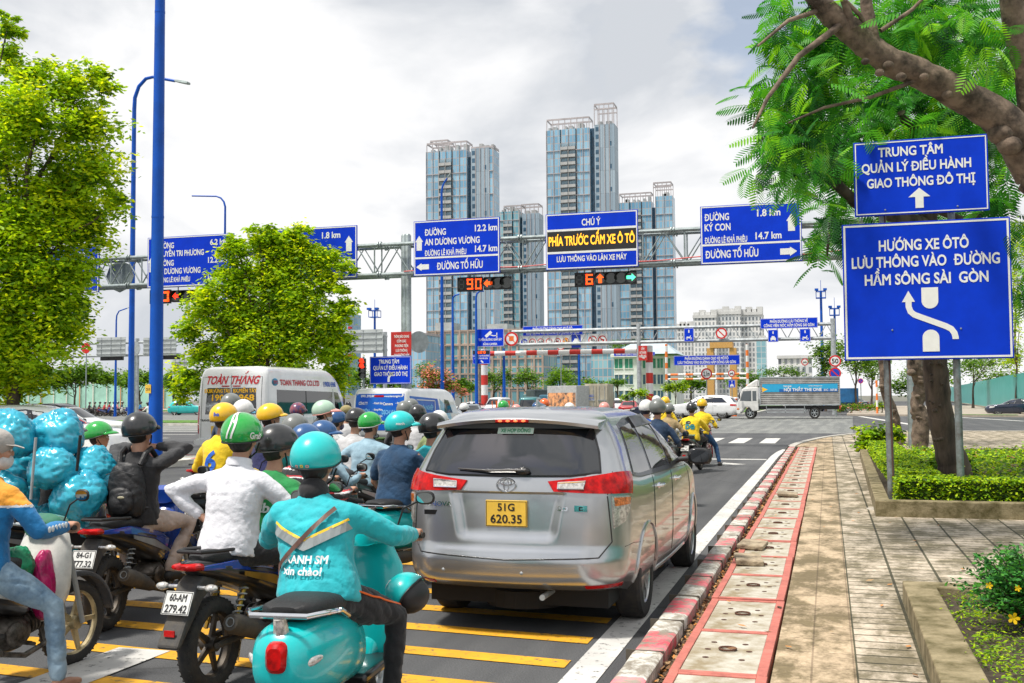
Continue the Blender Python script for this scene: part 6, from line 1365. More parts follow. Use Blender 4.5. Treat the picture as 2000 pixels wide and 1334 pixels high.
for sg in (1, -1):
	S_ = lambda y, z, sg=sg: IN.S(y, z, sg)
	wash(patch([(.62, 1.10), (3.45, 1.075), (2.75, 1.60), (2.2, 1.665), (1.2, 1.66), (.80, 1.60)], S_, .003, .1), 'window_frame', TRIM)
	for nm, q in (('quarter_window', [(.66, 1.135), (1.33, 1.135), (1.33, 1.60), (.84, 1.56)]), ('rear_door_window', [(1.42, 1.135), (2.24, 1.125), (2.20, 1.615), (1.42, 1.61)]), ('front_door_window', [(2.34, 1.125), (3.30, 1.10), (2.70, 1.56), (2.30, 1.61)])):
		wash(patch(q, S_, .007, .09), nm, CARGLASS)
	wash(patch([(1.36, 1.545), (2.24, 1.56), (2.72, 1.55), (2.62, 1.625), (2.25, 1.67), (1.36, 1.655)], S_, .022, .09), 'wind_deflector', TRIM)
	g = MB()
	for pl in ([(1.38, .40), (1.36, .8), (1.37, 1.12)], [(2.28, .38), (2.28, 1.12)], [(3.42, .40), (3.46, .8), (3.36, 1.07)], [(1.38, .40), (2.3, .37), (3.42, .40)], [(.40, 1.115), (1.2, 1.10), (3.3, 1.06)]): line_on(g, pl, S_, .0045)
	wash(g, 'door_seam', TRIM)
	for y in (1.52, 2.42):
		h = S_(y, .985); g = MB(); g.tube([h+Vector((-.01*sg, -.02, 0)), h+Vector((.035*sg, 0, .004)), h+Vector((.038*sg, .14, .006)), h+Vector((-.01*sg, .17, 0))], [.010, .014, .014, .010], 8); g.ell(h+Vector((.0, .075, 0)), (.012, .07, .028), None, 10, 6); wash(g, 'door_handle', CHROME)
	g = MB(); line_on(g, [(1.5, .30), (2.4, .28), (3.3, .30)], S_, .018); wash(g, 'sill', SILVER)
	ar = MB()
	for yc in (1.07, 3.82):
		pts = []
		for a in np.linspace(-.12, PI+.12, 26):
			y, z = yc+.405*math.cos(a), .342+.405*math.sin(a); pts.append(S_(y, max(z, .235))+Vector((.002*sg, 0, 0)))
		ar.tube(pts, .014, 6)
	build_each(ar, 'arch_lip', SILVER, t)
	c = S_(3.12, 1.13); m = MB(); m.tube([c, c+Vector((.10*sg, .02, .01))], .025, 8); wash(m, 'mirror_arm', TRIM)
	m = MB(); m.loft([(-.045, 0, 0, .105, .07), (-.03, 0, 0, .118, .082), (.03, .0, .0, .11, .075), (.09, -.02*sg, 0, .05, .04)], 18, 3.2, Matrix.Translation(c+Vector((.215*sg, .03, .035)))); mr = wash(m, 'wing_mirror', TRIM); m = MB(); m.loft([(-.048, 0, 0, .09, .06), (-.046, 0, 0, .09, .06)], 18, 3.2, Matrix.Translation(c+Vector((.215*sg, .03, .035)))); m.build('mirror_glass', CARGLASS, mr)
	TL = [(.335, 1.052), (.385, .955), (.80, .935), (1.11, .925), (1.16, 1.10), (1.12, 1.135), (.86, 1.128), (.60, 1.088)]
	tl = wash(patch(flip(TL, sg), IN.P, .016, .05, .03), 'tail_light', TAILR)
	patch(flip([(.42, .985), (.42, 1.045), (.63, 1.06), (.62, .985)], sg), IN.P, .019, .05, .01).build('reversing_lens', LENSW, tl); g = MB(); line_on(g, flip([(.42, .985), (.42, 1.045), (.63, 1.06), (.62, .985), (.42, .985)], 1 if sg > 0 else 1) if sg > 0 else [(-a, b) for a, b in [(.42, .985), (.42, 1.045), (.63, 1.06), (.62, .985), (.42, .985)]], lambda u, z: IN.P(u, z)+Vector((0, -.02, 0)), .006); g.build('lens_rim', CHROME, tl)
	g = MB(); line_on(g, [(sg*.835, .935), (sg*.85, 1.13)], lambda u, z: IN.P(u, z)+Vector((0, -.017, 0)), .004); g.build('lens_seam', TRIM, tl)
	ll = wash(patch(flip([(.83, .915), (1.09, .905), (1.07, .82), (.97, .72), (.855, .68)], sg), IN.P, .010, .05, .02), 'lower_lamp', LENSW); patch(flip([(.85, .90), (1.05, .895), (1.04, .84), (.86, .83)], sg), IN.P, .013, .05, .01).build('amber_lens', AMBL, ll)
	wash(patch(flip([(.62, .262), (.62, .292), (1.0, .298), (1.0, .262)], sg), IN.P, .006, .06, .01), 'reflector', TAILR)
	wash(patch([(4.40, .80), (4.05, .97), (4.28, .98), (4.55, .84)], S_, .006, .06), 'headlight', LENSW)
g = MB()
line_on(g, [(-.80, .915), (-.84, .60), (-.74, .50), (0, .475), (.74, .50), (.84, .60), (.80, .915)], IN.P, .006); line_on(g, [(-.835, 1.14), (-.80, .925)], IN.P, .004); line_on(g, [(.835, 1.14), (.80, .925)], IN.P, .004)
line_on(g, [(.98, .56), (1.4, .60), (1.62, .62)], IN.P, .0035); line_on(g, [(-.98, .56), (-1.4, .60), (-1.62, .62)], IN.P, .0035); wash(g, 'tailgate_seam', TRIM)
# spoiler, brake light, fin, wiper, badges, plate
g = MB(); sv = []; N = 20
for i in range(N+1):
	x = -.66+1.32*i/N; a = abs(x)/.66; y0 = .235+.10*a**2.5; zt = 1.665-.055*a**2; sv += [(x, y0, zt-.055), (x, y0-.012, zt-.03), (x, y0+.01, zt-.008), (x, .62+.0*a, zt+.042-.03*a), (x, .60, zt-.07)]
g.add(sv, [(i*5+j, i*5+(j+1) % 5, i*5+5+(j+1) % 5, i*5+5+j) for i in range(N) for j in range(5)]+[(4, 3, 2, 1, 0), tuple(N*5+j for j in range(5))]); wash(g, 'spoiler', SILVER, fix=True)
g = MB(); g.box(-.58, .58, .31, .50, 1.56, 1.60); wash(g, 'spoiler_underside', TRIM, smooth=False)
g = MB(); g.box(-.135, .135, .222, .26, 1.608, 1.632); bl = wash(g, 'brake_light', TAILR, bevel=.004)
for i in range(4): g = MB(); g.ell((-.095+.063*i, .222, 1.62), (.018, .004, .008), None, 8, 5); g.build('lit_bulb', mat('brake_bulb', (1.0, .16, .05), .4, emit=1.1, var=0), bl)
g = MB(); g.loft([(.92, 0, 1.712, .045, .012), (1.10, 0, 1.725, .035, .02), (1.0, 0, 1.735, .02, .03), (.94, 0, 1.755, .012, .035), (.935, 0, 1.76, .006, .03)], 12, 2); wash(g, 'roof_antenna', SILVER)
g = MB(); pv = IN.P(.13, 1.135); g.ell(pv+Vector((0, -.02, .01)), (.06, .03, .03), None, 12, 8); a = IN.P(-.42, 1.165)+Vector((0, -.025, 0)); g.tube([pv+Vector((.03, -.035, .02)), a.lerp(pv, .5)+Vector((0, -.03, .0)), a], [.014, .011, .006], 6); wash(g, 'rear_wiper', TRIM)
def oval(g, c, rx, rz, r, n=28): g.tube([c+Vector((rx*math.cos(q), 0, rz*math.sin(q))) for q in np.linspace(0, 2*PI, n)], r, 6)
g = MB(); c = IN.P(0, 1.015)+Vector((0, -.008, 0)); oval(g, c, .075, .05, .007); oval(g, c+Vector((0, 0, .021)), .046, .021, .005); oval(g, c, .021, .043, .005); wash(g, 'badge', CHROME)
g = MB(); g.box(-.165, .165, -.012, .0, -.10, .10); pl = wash(g, 'number_plate', YEL, smooth=False, bevel=.006); pl.location = IN.P(0, .77)+Vector((0, -.006, 0))
g = MB(); text(g, '51G', 0, .022, .055, .135, y=-.0145, bold=.02); text(g, '620.35', 0, -.07, .062, .25, y=-.0145, bold=.02); build_each(g, 'lettering', BLACK, pl, smooth=False)
g = MB(); frame2(g, -.16, .16, -.095, .095, .004, -.0142); g.build('plate_border', BLACK, pl, smooth=False)
def on_rear(g, s, u, z, h, w, al='C', bold=.02, off=.006):
	k = MB(); text(k, s, u, z, h, w, al, 0, bold); g.add([IN.P(v[0], v[2])+Vector((0, -off, 0)) for v in k.v], k.f)
g = MB(); on_rear(g, 'INNOVA', -.71, .815, .035, .25, 'L'); wash(g, 'model_lettering', CHROME, smooth=False); g = MB(); on_rear(g, '2.0', .41, .80, .032, .09, 'L', .03); wash(g, 'model_lettering', CHROME, smooth=False)
g = MB(); c = IN.P(.60, .815); g.box(-.05, .05, -.008, .0, -.02, .025, Matrix.Translation(c)); eb = wash(g, 'trim_badge', CHROME, smooth=False); g = MB(); text(g, 'E', c.x, c.z-.012, .028, .03, y=c.y-.0095, bold=.03); g.build('lettering', BLACK, eb, smooth=False)
g = MB(); c = IN.P(-.64, .765); g.box(-.06, .06, -.006, .0, -.018, .018, Matrix.Translation(c)); wash(g, 'trim_badge', TRIM, smooth=False)
g = patch([(-.14, 1.508), (.16, 1.508), (.16, 1.592), (-.14, 1.592)], IN.P, .008, .05, .001); stk = wash(g, 'window_sticker', mat('sticker_green_white', (.55, .70, .60), .6, var=.05)); g = MB(); on_rear(g, 'XE HỢP ĐỒNG', .01, 1.53, .035, .25, 'C', .026, .0115); g.build('lettering', mat('sticker_green', (.01, .25, .10), .6, var=0), stk, smooth=False)
g = MB(); k = MB(); text(k, 'WELCOME', 0, 0, .045, .42, 'C', 0); SR = lambda y, z: IN.S(y, z, 1)
g.add([SR(2.92+v[0]*.55, 1.30-v[0]*.62+v[2]*.8)+Vector((.010, 0, 0)) for v in k.v], k.f);
g.build('window_strip', RED, t, smooth=False)
g = MB(); g.tube([(.28, .06, .31), (.28, .6, .31)], .022, 12); wash(g, 'exhaust_pipe', STEEL); g = MB(); g.box(-.72, .72, .35, 4.3, .20, .40); g.lathe([(.0, .17), (.33, .17), (.33, .3), (0, .3)], 24, Matrix.Translation((0, .62, 0))); wash(g, 'underbody', UNDER, smooth=False)
for i, u in enumerate((-.52, .14)): g = MB(); c = IN.P(u, .40); g.ell(c, (.014, .006, .014), None, 10, 6); wash(g, 'parking_sensor', STEEL)
# ---------------------------------------------------------------- other cars from the same kind of skin
def simple_car(name, label, cat, loc, rz, paint, kind='suv', group=None, spokes=8, roof=None):
	T = {'suv': dict(rows=[(.25, .18, 4.45, .78, .25, .4), (.40, .03, 4.62, .90, .3, .5), (.60, 0, 4.65, .93, .3, .5), (.85, .05, 4.6, .935, .28, .5), (1.0, .08, 4.35, .925, .28, .5), (1.08, .12, 3.75, .905, .26, .45), (1.13, .15, 3.45, .88, .26, .4), (1.35, .30, 3.05, .80, .26, .35), (1.55, .48, 2.70, .71, .25, .3), (1.64, .65, 2.45, .62, .24, .28), (1.70, 1.0, 2.0, .42, .2, .2)], w=(.95, 3.7), wr=.36, win=[(.62, 1.15), (3.30, 1.12), (2.70, 1.50), (2.2, 1.57), (.98, 1.52)], rw=[(-.70, 1.17), (.70, 1.17), (.60, 1.50), (-.60, 1.50)], ws=1.14, tl=[(.62, .92), (1.15, .92), (1.10, 1.05), (.62, 1.02)]),
         'sedan': dict(rows=[(.22, .18, 4.40, .76, .25, .4), (.36, .03, 4.56, .87, .3, .5), (.55, 0, 4.6, .89, .3, .5), (.78, .03, 4.5, .90, .28, .5), (.90, .10, 4.25, .885, .28, .45), (.97, .45, 3.6, .87, .28, .42), (1.0, .72, 3.35, .85, .28, .4), (1.15, 1.05, 3.02, .76, .26, .35), (1.33, 1.38, 2.62, .66, .25, .3), (1.41, 1.62, 2.35, .56, .24, .28), (1.45, 1.9, 2.1, .36, .2, .2)], w=(.95, 3.6), wr=.32, win=[(.95, 1.02), (3.2, 1.0), (2.62, 1.32), (2.2, 1.38), (1.55, 1.36)], rw=[(-.62, 1.03), (.62, 1.03), (.54, 1.33), (-.54, 1.33)], ws=1.01, tl=[(.55, .72), (1.12, .72), (1.1, .86), (.55, .86)]),
         'minivan': dict(rows=[(.25, .12, 3.95, .70, .2, .3), (.40, .02, 4.05, .80, .22, .4), (.75, 0, 4.05, .84, .22, .4), (.95, .02, 3.95, .84, .22, .4), (1.05, .04, 3.7, .83, .22, .4), (1.4, .10, 3.35, .78, .22, .3), (1.7, .18, 3.05, .72, .22, .3), (1.82, .35, 2.8, .62, .22, .3), (1.87, .7, 2.4, .4, .2, .2)], w=(.8, 3.2), wr=.31, win=[(.35, 1.08), (3.4, 1.06), (3.1, 1.62), (.45, 1.64)], rw=[(-.68, 1.08), (.68, 1.08), (.62, 1.62), (-.62, 1.62)], ws=1.08, tl=[(.64, .75), (1.0, .75), (1.0, 1.0), (.66, 1.0)])}[kind]
	sh = Shell(T['rows']); t = thing(name, label, cat, loc, rz, group); car_body(t, sh, paint, T['w'], T['wr'], .2, .05, 26, spokes)
	for sg in (1, -1):
		S_ = lambda y, z, sg=sg: sh.S(y, z, sg); W = T['win']; ys = (W[0][0], W[1][0]); zb = W[0][1]
		patch(W, S_, .004, .14).build('side_window', CARGLASS, t, ang=50)
		g = MB()
		for f in (.36, .66): y = ys[0]+(ys[1]-ys[0])*f; line_on(g, [(y, zb-.01), (y+.0, W[3][1]-.02)], S_, .022)
		line_on(g, W+[W[0]], S_, .012); g.build('window_pillars', TRIM, t)
		g = MB()
		for f in (.33, .66, .97): y = ys[0]+(ys[1]-ys[0])*f; line_on(g, [(y, .38), (y, zb)], S_, .005)
		g.build('door_seam', TRIM, t)
		patch(flip(T['tl'], sg), sh.P, .012, .09).build('tail_light', TAILR, t, ang=50)
		hl = sh.z0+(T['ws']-sh.z0)*.62; patch([(sh.L-.55, hl), (sh.L-.15, hl-.06), (sh.L-.2, hl+.10), (sh.L-.6, hl+.12)], S_, .006, .09).build('headlight', LENSW, t, ang=50)
		c = S_(ys[1]-.2, zb+.06); m = MB(); m.ell(c+Vector((.12*sg, 0, .02)), (.11, .06, .07), None, 12, 8); m.build('wing_mirror', TRIM, t)
		g = MB()
		for f in (.25, .58): h = S_(ys[0]+(ys[1]-ys[0])*f, zb-.16); g.tube([h, h+Vector((.03*sg, .02, 0)), h+Vector((.03*sg, .16, 0)), h+Vector((0, .18, 0))], .012, 6)
		g.build('door_handle', paint, t)
	patch(T['rw'], sh.P, .005, .12).build('rear_window', CARGLASS, t, ang=50)
	zs = [z for z, *_ in T['rows']]; zt = zs[-3]; fr = lambda x, z: sh.F(x, z)
	patch([(-.62, T['ws']+.02), (.62, T['ws']+.02), (.5, zt-.03), (-.5, zt-.03)], fr, .005, .12).build('windscreen', CARGLASS, t, ang=50)
	patch([(-.45, .42), (.45, .42), (.5, .62), (-.5, .62)], fr, .006, .12).build('grille', TRIM, t, ang=50)
	g = MB(); g.box(-.26, .26, -.012, .0, -.06, .06, Matrix.Translation(sh.P(0, .72 if kind != 'sedan' else .62)+Vector((0, -.01, 0)))); g.build('number_plate', WHITE, t, smooth=False)
	if roof:
		g = MB()
		for sg in (1, -1): g.tube([sh.S(y, z, sg)+Vector((-.02*sg, 0, .05)) for y, z in ((1.0, zs[-3]), (1.3, zs[-2]), (2.3, zs[-2]), (2.6, zs[-3]))], .02, 6)
		g.build('roof_rail', TRIM, t); q = Shell([(z+.004, a-.006, b+.006, w+.006, c, d) for z, a, b, w, c, d in T['rows'] if z >= 1.5]); q.L = sh.L; q.mesh(8).build('roof_panel', TRIM, t, ang=50, fix=True)
	g = MB(); g.box(-.6, .6, .5, sh.L-.6, .2, .34); g.build('underbody', UNDER, t, smooth=False); return t
NAVYP = mat('dark_blue_paint', (.012, .02, .05), .2, .3, var=.05, coat=1.0); TEALP = mat('teal_car_paint', (.02, .50, .48), .3, .1, var=.04, coat=1.0); REDP = mat('red_car_paint', (.40, .015, .02), .3, .1, var=.05, coat=1.0); GREENP = mat('green_van_paint', (.02, .15, .16), .4, .2, var=.1, coat=.5); GREYP = mat('grey_car_paint', (.22, .25, .27), .3, .6, var=.05, coat=1.0)
def at_px(px, dep, z=0.0): p = DD(px, 790, dep); return (p.x, p.y, z)
RGT = -PI/2      # nose to the right
t = simple_car('estate_car', 'white car behind the blue bags, nose to the right, nearest at far left', 'car', at_px(-60, 30), R(-78), WHITEP, 'suv')
t = simple_car('estate_car', 'white car with black roof and roof rails behind the nearest white car', 'car', at_px(15, 41), R(-76), WHITEP, 'suv', roof=True)
t = simple_car('estate_car', 'third white car just showing its roof at the left frame edge', 'car', at_px(-70, 50), R(-80), WHITEP, 'suv')
t = simple_car('taxi', 'teal and white taxi far away between the tallest pole and the white minibus', 'taxi', at_px(330, 128), R(-75), TEALP, 'suv')
simple_car('estate_car', 'white seven-seat car crossing at right, in front of the lorry cab', 'car', (G(1432, 817).x+.6, G(1360, 817).y-1.0, 0), R(84), WHITEP, 'suv').scale = (1.15, 1.30, 1.12)
simple_car('saloon_car', 'dark blue saloon half hidden behind the white seven-seat car', 'car', at_px(1330, 92), R(80), NAVYP, 'sedan')
simple_car('minivan', 'teal-green minivan seen from behind beyond the silver car roof', 'van', at_px(1030, 84), R(6), GREENP, 'minivan')
simple_car('estate_car', 'white car in the traffic right of the beige box truck', 'car', at_px(1204, 104), R(3), WHITEP, 'suv'); simple_car('saloon_car', 'small red car right of the white car beyond the box truck', 'car', at_px(1225, 98), R(4), REDP, 'sedan')
simple_car('saloon_car', 'white saloon behind the striped post at left of the tunnel mouth', 'car', at_px(948, 110), R(60), WHITEP, 'sedan'); simple_car('minivan', 'white van with wide windscreen facing the camera beside the orange barriers', 'van', at_px(988, 112), R(172), WHITEP, 'minivan'); simple_car('minivan', 'white pickup-like van facing the camera right of the green truck', 'van', at_px(1085, 120), R(175), WHITEP, 'minivan')
simple_car('saloon_car', 'grey saloon further back in the tunnel queue', 'car', at_px(1218, 118), R(3), GREYP, 'sedan'); simple_car('saloon_car', 'dark car nose at the right frame edge on the cross street', 'car', (G(1985, 812).x+2.2, G(1985, 812).y, 0), R(85), NAVYP, 'sedan'); simple_car('saloon_car', 'dark parked car beyond the cross street among far trunks', 'car', at_px(1690, 150), R(40), NAVYP, 'sedan')
simple_car('saloon_car', 'pale grey car between the blue van and the pole with pink bush', 'car', at_px(918, 66), R(20), GREYP, 'sedan'); simple_car('estate_car', 'tiny white car behind the orange box on the motorbike lane', 'car', at_px(1436, 125), R(170), WHITEP, 'suv')
# ---------------------------------------------------------------- the two passenger vans
VB = mat('van_blue_wrap', (.004, .07, .46), .4, var=.15, vs=1.2, coat=.1, spec=.25, col2=(.006, .15, .55)); GOLD = mat('gold_lettering', (.95, .52, .01), .5, var=0); REDT = mat('red_lettering', (.55, .02, .03), .5, var=0); BLT = mat('blue_lettering', (.02, .10, .50), .5, var=0); LBL = mat('light_blue_lettering', (.22, .58, .85), .5, var=0)
def van(label, loc, rz, H, L, paint):
	k = H-1.3
	rows = [(.35, .10, L-.15, .86, .15, .4), (.45, .02, L-.02, .98, .2, .5), (.75, 0, L, 1.02, .2, .5), (1.0, .01, L-.08, 1.03, .18, .5), (1.15, .02, L-.35, 1.03, .18, .45), (1.25, .025, L-.75, 1.025, .18, .42), (1.3+k*.35, .05, L-1.05, 1.01, .15, .38), (1.3+k*.68, .08, L-1.35, .98, .15, .35), (1.3+k*.84, .11, L-1.65, .95, .15, .35), (1.3+k*.94, .16, L-1.95, .90, .15, .3), (H-.02, .24, L-2.3, .80, .15, .25), (H, .4, L-2.8, .6, .15, .2)]
	sh = Shell(rows, .03, .05, .3); t = thing('minibus', label, 'van', loc, rz); car_body(t, sh, paint, (1.15, L-1.15), .35, .22, .05, 30, 8, hub=STEEL); return t, sh
def on_P(sh, g, s, u, z, h, w, al='C', off=.010, bold=.026, slant=0):
	k = MB(); text(k, s, u, z, h, w, al, 0, bold, slant=slant); g.add([sh.P(v[0], v[2])+Vector((0, -off, 0)) for v in k.v], k.f)
def on_S(sh, g, s, y, z, h, w, al='L', off=.012, bold=.026):
	k = MB(); text(k, s, 0, z, h, w, al, 0, bold); g.add([sh.S(y+v[0], v[2], 1)+Vector((off, 0, 0)) for v in k.v], k.f)
t, sh = van('white high-roof minibus with red and gold lettering on its back', (-17.55, 29.0, 0), 0, 2.78, 6.2, WHITEP); t.scale = (1.23, 1.15, 1.02)
for sg in (1, -1):
	patch(flip([(.03, 1.33), (.74, 1.33), (.70, 2.12), (.03, 2.12)], sg), sh.P, .006, .14).build('rear_window', CARGLASS, t, ang=50)
	patch(flip([(.94, .75), (1.06, .75), (1.04, 1.58), (.94, 1.58)], sg), sh.P, .012, .1).build('tail_light', TAILR, t, ang=50)
	S_ = lambda y, z, sg=sg: sh.S(y, z, sg)
	patch([(.6, 1.30), (3.95, 1.30), (3.95, 2.0), (.62, 2.06)], S_, .006, .2).build('side_window', CARGLASS, t, ang=50); patch([(4.1, 1.32), (4.95, 1.32), (4.45, 1.98), (4.1, 2.0)], S_, .006, .15).build('front_window', CARGLASS, t, ang=50)
	g = MB(); line_on(g, [(2.25, 1.3), (2.25, 2.03)], S_, .02); line_on(g, [(4.02, .5), (4.02, 2.1)], S_, .006); line_on(g, [(2.7, .5), (2.7, 1.3)], S_, .006); line_on(g, [(.4, .95), (4.0, .95)], S_, .012); g.build('body_seam', TRIM, t)
	m = MB(); c = S_(4.75, 1.5); m.ell(c+Vector((.2*sg, 0, 0)), (.1, .07, .18), None, 10, 8); m.build('wing_mirror', TRIM, t)
g = MB(); line_on(g, [(0, .5), (0, 2.5)], sh.P, .008); line_on(g, [(-.86, .62), (-.86, 2.45), (.86, 2.45), (.86, .62)], sh.P, .006); g.build('rear_door_seam', TRIM, t)
for s, u, z, h, w, m, sl in (('TOÀN', -.45, 2.24, .24, .62, REDT, .25), ('THẮNG', .36, 2.24, .24, .80, REDT, .25), ('BX.BR.VŨNG TÀU', -.40, 1.98, .11, .76, GOLD, 0), ('BX.MIỀN TÂY', .40, 1.98, .11, .66, GOLD, 0), ('1900', -.30, 1.74, .18, .50, GOLD, 0), ('6968', .38, 1.74, .18, .58, GOLD, 0), ('TRANSIT', -.72, 1.12, .06, .34, TRIM, 0), ('72F', -.28, 1.10, .14, .30, BLT, 0)):
	g = MB(); on_P(sh, g, s, u, z, h, w, slant=sl); g.build('lettering', m, t, smooth=False)
for u in (-.16, .16): patch([(u-.11, 2.155), (u+.11, 2.155), (u+.11, 2.19), (u-.11, 2.19)], sh.P, .012, .1).build('high_brake_light', TAILR, t)
patch([(-.72, 1.42), (-.36, 1.42), (-.36, 1.68), (-.72, 1.68)], sh.P, .011, .2).build('window_sticker', mat('grey_sticker', (.55, .58, .60), .6, var=.35, vs=9), t); patch([(.45, 1.36), (.72, 1.36), (.72, 1.42), (.45, 1.42)], sh.P, .011, .2).build('window_sticker', LBL, t)
g = MB(); g.box(-.24, .24, -.015, 0, -.12, .12, Matrix.Translation(sh.P(-.28, .86)+Vector((0, -.01, 0)))); pl = g.build('number_plate', YEL, t, smooth=False); g = MB(); c = sh.P(-.28, .86); text(g, '72F', c.x, .87, .075, .22, y=c.y-.028); text(g, '008.17', c.x, .77, .075, .36, y=c.y-.028); build_each(g, 'lettering', BLACK, pl, smooth=False)
g = MB(); on_S(sh, g, 'TOAN THANG CO.LTD', .82, 2.20, .17, 2.3); g.build('lettering', REDT, t, smooth=False); g = MB(); on_S(sh, g, '1900 6968', 3.4, 2.18, .16, .95); g.build('lettering', BLT, t, smooth=False)
cc = sh.S(.55, 2.28, 1); g = MB(); g.ell(cc, (.014, .17, .13), None, 18, 10); em = g.build('emblem', mat('emblem_blue', (.05, .30, .50), .5, var=.3, vs=7), t); g = MB(); on_S(sh, g, 'TTC', .42, 2.24, .09, .26, off=.022); g.build('lettering', REDT, em, smooth=False)
g = MB(); g.loft([(-.10, 0, .5, .95, .10), (0, 0, .5, .99, .12), (.12, 0, .5, .98, .10)], 20, 4); g.build('rear_bumper', WHITEP, t)
p = DD(742, 790, 40); t, sh = van('white van wrapped in blue advertising, right of the white minibus', (p.x-.05, p.y, 0), R(0), 2.2, 6.4, WHITEP); t.scale = (1.13, 1.12, 1.0)
vb = patch([(-.93, .62), (.93, .62), (.88, 1.98), (-.88, 1.98)], sh.P, .006, .14).build('rear_wrap', VB, t, ang=50)
for s, u, z, h, w, m in (('0901.592.849', -.42, 1.86, .085, .55, WHITE), ('www.tiencongphi.vn', .50, 1.86, .07, .66, WHITE), ('✓ Khách Sạn', -.05, 1.60, .07, .36, WHITE), ('✓ Bóng Phim', -.05, 1.36, .07, .36, WHITE), ('✓ Bệnh Viện', -.05, 1.12, .07, .36, WHITE), ('Camera', .32, 1.56, .10, .36, WHITE), ('✓ Bán Lẻ', .74, 1.60, .07, .3, WHITE), ('✓ Chợ', .74, 1.36, .07, .2, WHITE), ('CHUYÊN', -.60, 1.28, .13, .48, LBL), ('DỊCH VỤ', .34, 1.22, .15, .46, LBL), ('NHẤT VIỆT NAM', .22, .84, .13, .86, GOLD), ('CÔNG TY', -.60, 1.58, .10, .34, WHITE)):
	g = MB(); on_P(sh, g, s.replace('✓ ', '- '), u, z, h, w); g.build('lettering', m, t, smooth=False)
patch([(-.20, 1.86), (.16, 1.86), (.16, 1.93), (-.20, 1.93)], sh.P, .012, .1).build('high_brake_light', TAILR, t)
for sg in (1, -1):
	S_ = lambda y, z, sg=sg: sh.S(y, z, sg)
	patch([(.3, .62), (3.3, .62), (2.9, 1.78), (.3, 1.90)], S_, .006, .2).build('side_wrap', VB, t, ang=50); patch([(3.36, .62), (4.6, .62), (4.1, 1.3), (3.1, 1.78)], S_, .006, .2).build('side_wrap', mat('light_blue_wrap', (.25, .55, .75), .4, var=.2, vs=2, coat=.5), t, ang=50); patch([(3.55, 1.2), (4.45, 1.2), (4.0, 1.72), (3.6, 1.75)], S_, .010, .15).build('front_window', CARGLASS, t, ang=50)
	g = MB(); line_on(g, [(.9, 1.75), (2.6, 1.70), (2.6, .75)], S_, .025); g.build('white_line', WHITE, t); patch(flip([(.95, .7), (1.12, .7), (1.1, 1.3), (.95, 1.3)], sg), sh.P, .012, .1).build('tail_light', TAILR, t, ang=50)
for i, s in enumerate(('CHUYÊN NGHIỆP', '')):
	if s: g = MB(); on_S(sh, g, s, .9, 1.36, .16, 1.5, off=.016); g.build('lettering', LBL, t, smooth=False)
# ---------------------------------------------------------------- lorries
ALU = mat('corrugated_aluminium', (.46, .45, .43), .5, .35, var=.18, vs=1.4, col2=(.30, .29, .27))
p0, p1 = G(1437, 819), G(1642, 819); Lt = p1.x-p0.x; t = thing('lorry', 'white lorry with ribbed grey box and turquoise banner crossing to the left', 'lorry', (p0.x, p0.y+1, 0)); kz = Lt/7.6
t.scale = (kz, kz, kz*1.15)   # x forward is -x: nose at x=0, tail at x=7.6
CABW = mat('lorry_white', (.72, .71, .68), .35, var=.1, vs=2, coat=.6)
g = MB(); cab = [(.08, .45), (.03, .75), (.06, 1.05), (.42, 1.95), (.62, 2.08), (1.62, 2.12), (1.66, .55), (1.2, .5), (.95, .78), (.62, .78), (.38, .45)]; g.prism(cab, -.0, 2.0, 'y'); g.build('cab', CABW, t, bevel=.05, ang=30)
g = MB(); g.prism([(.62, 2.10), (1.62, 2.14), (1.62, 2.62), (1.45, 2.60), (.9, 2.30)], .2, 1.8, 'y'); g.build('wind_deflector', CABW, t, bevel=.06)
g = MB(); g.prism([(.26, 1.22), (.50, 1.85), (1.12, 1.88), (1.12, 1.18)], -.006, -.002, 'y'); g.build('door_window', CLEARG, t, smooth=False); g = MB(); g.prism([(1.2, 1.2), (1.2, 1.86), (1.5, 1.86), (1.5, 1.2)], -.006, -.002, 'y'); g.build('side_window', CLEARG, t, smooth=False)
g = MB(); g.add([(.10, .12, 1.12), (.10, 1.88, 1.12), (.44, 1.84, 1.93), (.44, .16, 1.93)], [(0, 3, 2, 1)]); g.build('windscreen', CARGLASS, t, smooth=False)
g = MB(); g.box(.0, .3, -.02, 2.02, .35, .62); g.build('bumper', CABW, t, bevel=.03); g = MB(); g.box(.02, .2, -.03, .4, .62, .72); g.build('indicator', AMBL, t, bevel=.01)
g = MB(); g.tube([(.35, -.02, 1.8), (.25, -.22, 1.75), (.25, -.22, 1.4)], .015, 6); g.box(.2, .3, -.32, -.2, 1.35, 1.72); g.build('wing_mirror', TRIM, t)
g = MB(); vs = []; X0_, X1_ = 1.78, 7.58; n = 14; zb, ztp = .95, 2.72
for i in range(n*4+1): z = zb+(ztp-zb)*i/(n*4); d = .0 if (i % 4) in (0, 1) else .06; vs += [(X0_, d, z), (X1_, d, z)]
g.add(vs, [(2*i, 2*i+1, 2*i+3, 2*i+2) for i in range(n*4)]); g.box(X0_, X1_, .08, 2.05, zb, ztp); g.build('cargo_box', ALU, t, smooth=False)
g = MB()
for z in (zb-.03, ztp): g.box(X0_-.03, X1_+.03, -.02, .02, z-.03, z+.05);
for x in (X0_-.03, X1_-.02): g.box(x, x+.06, -.021, .03, zb, ztp)
g.build('box_rails', STEEL, t, smooth=False)
TURQ = mat('turquoise_banner', (.02, .36, .62), .5, var=.04); DKB = mat('banner_dark_blue', (.008, .12, .40), .5, var=.04)
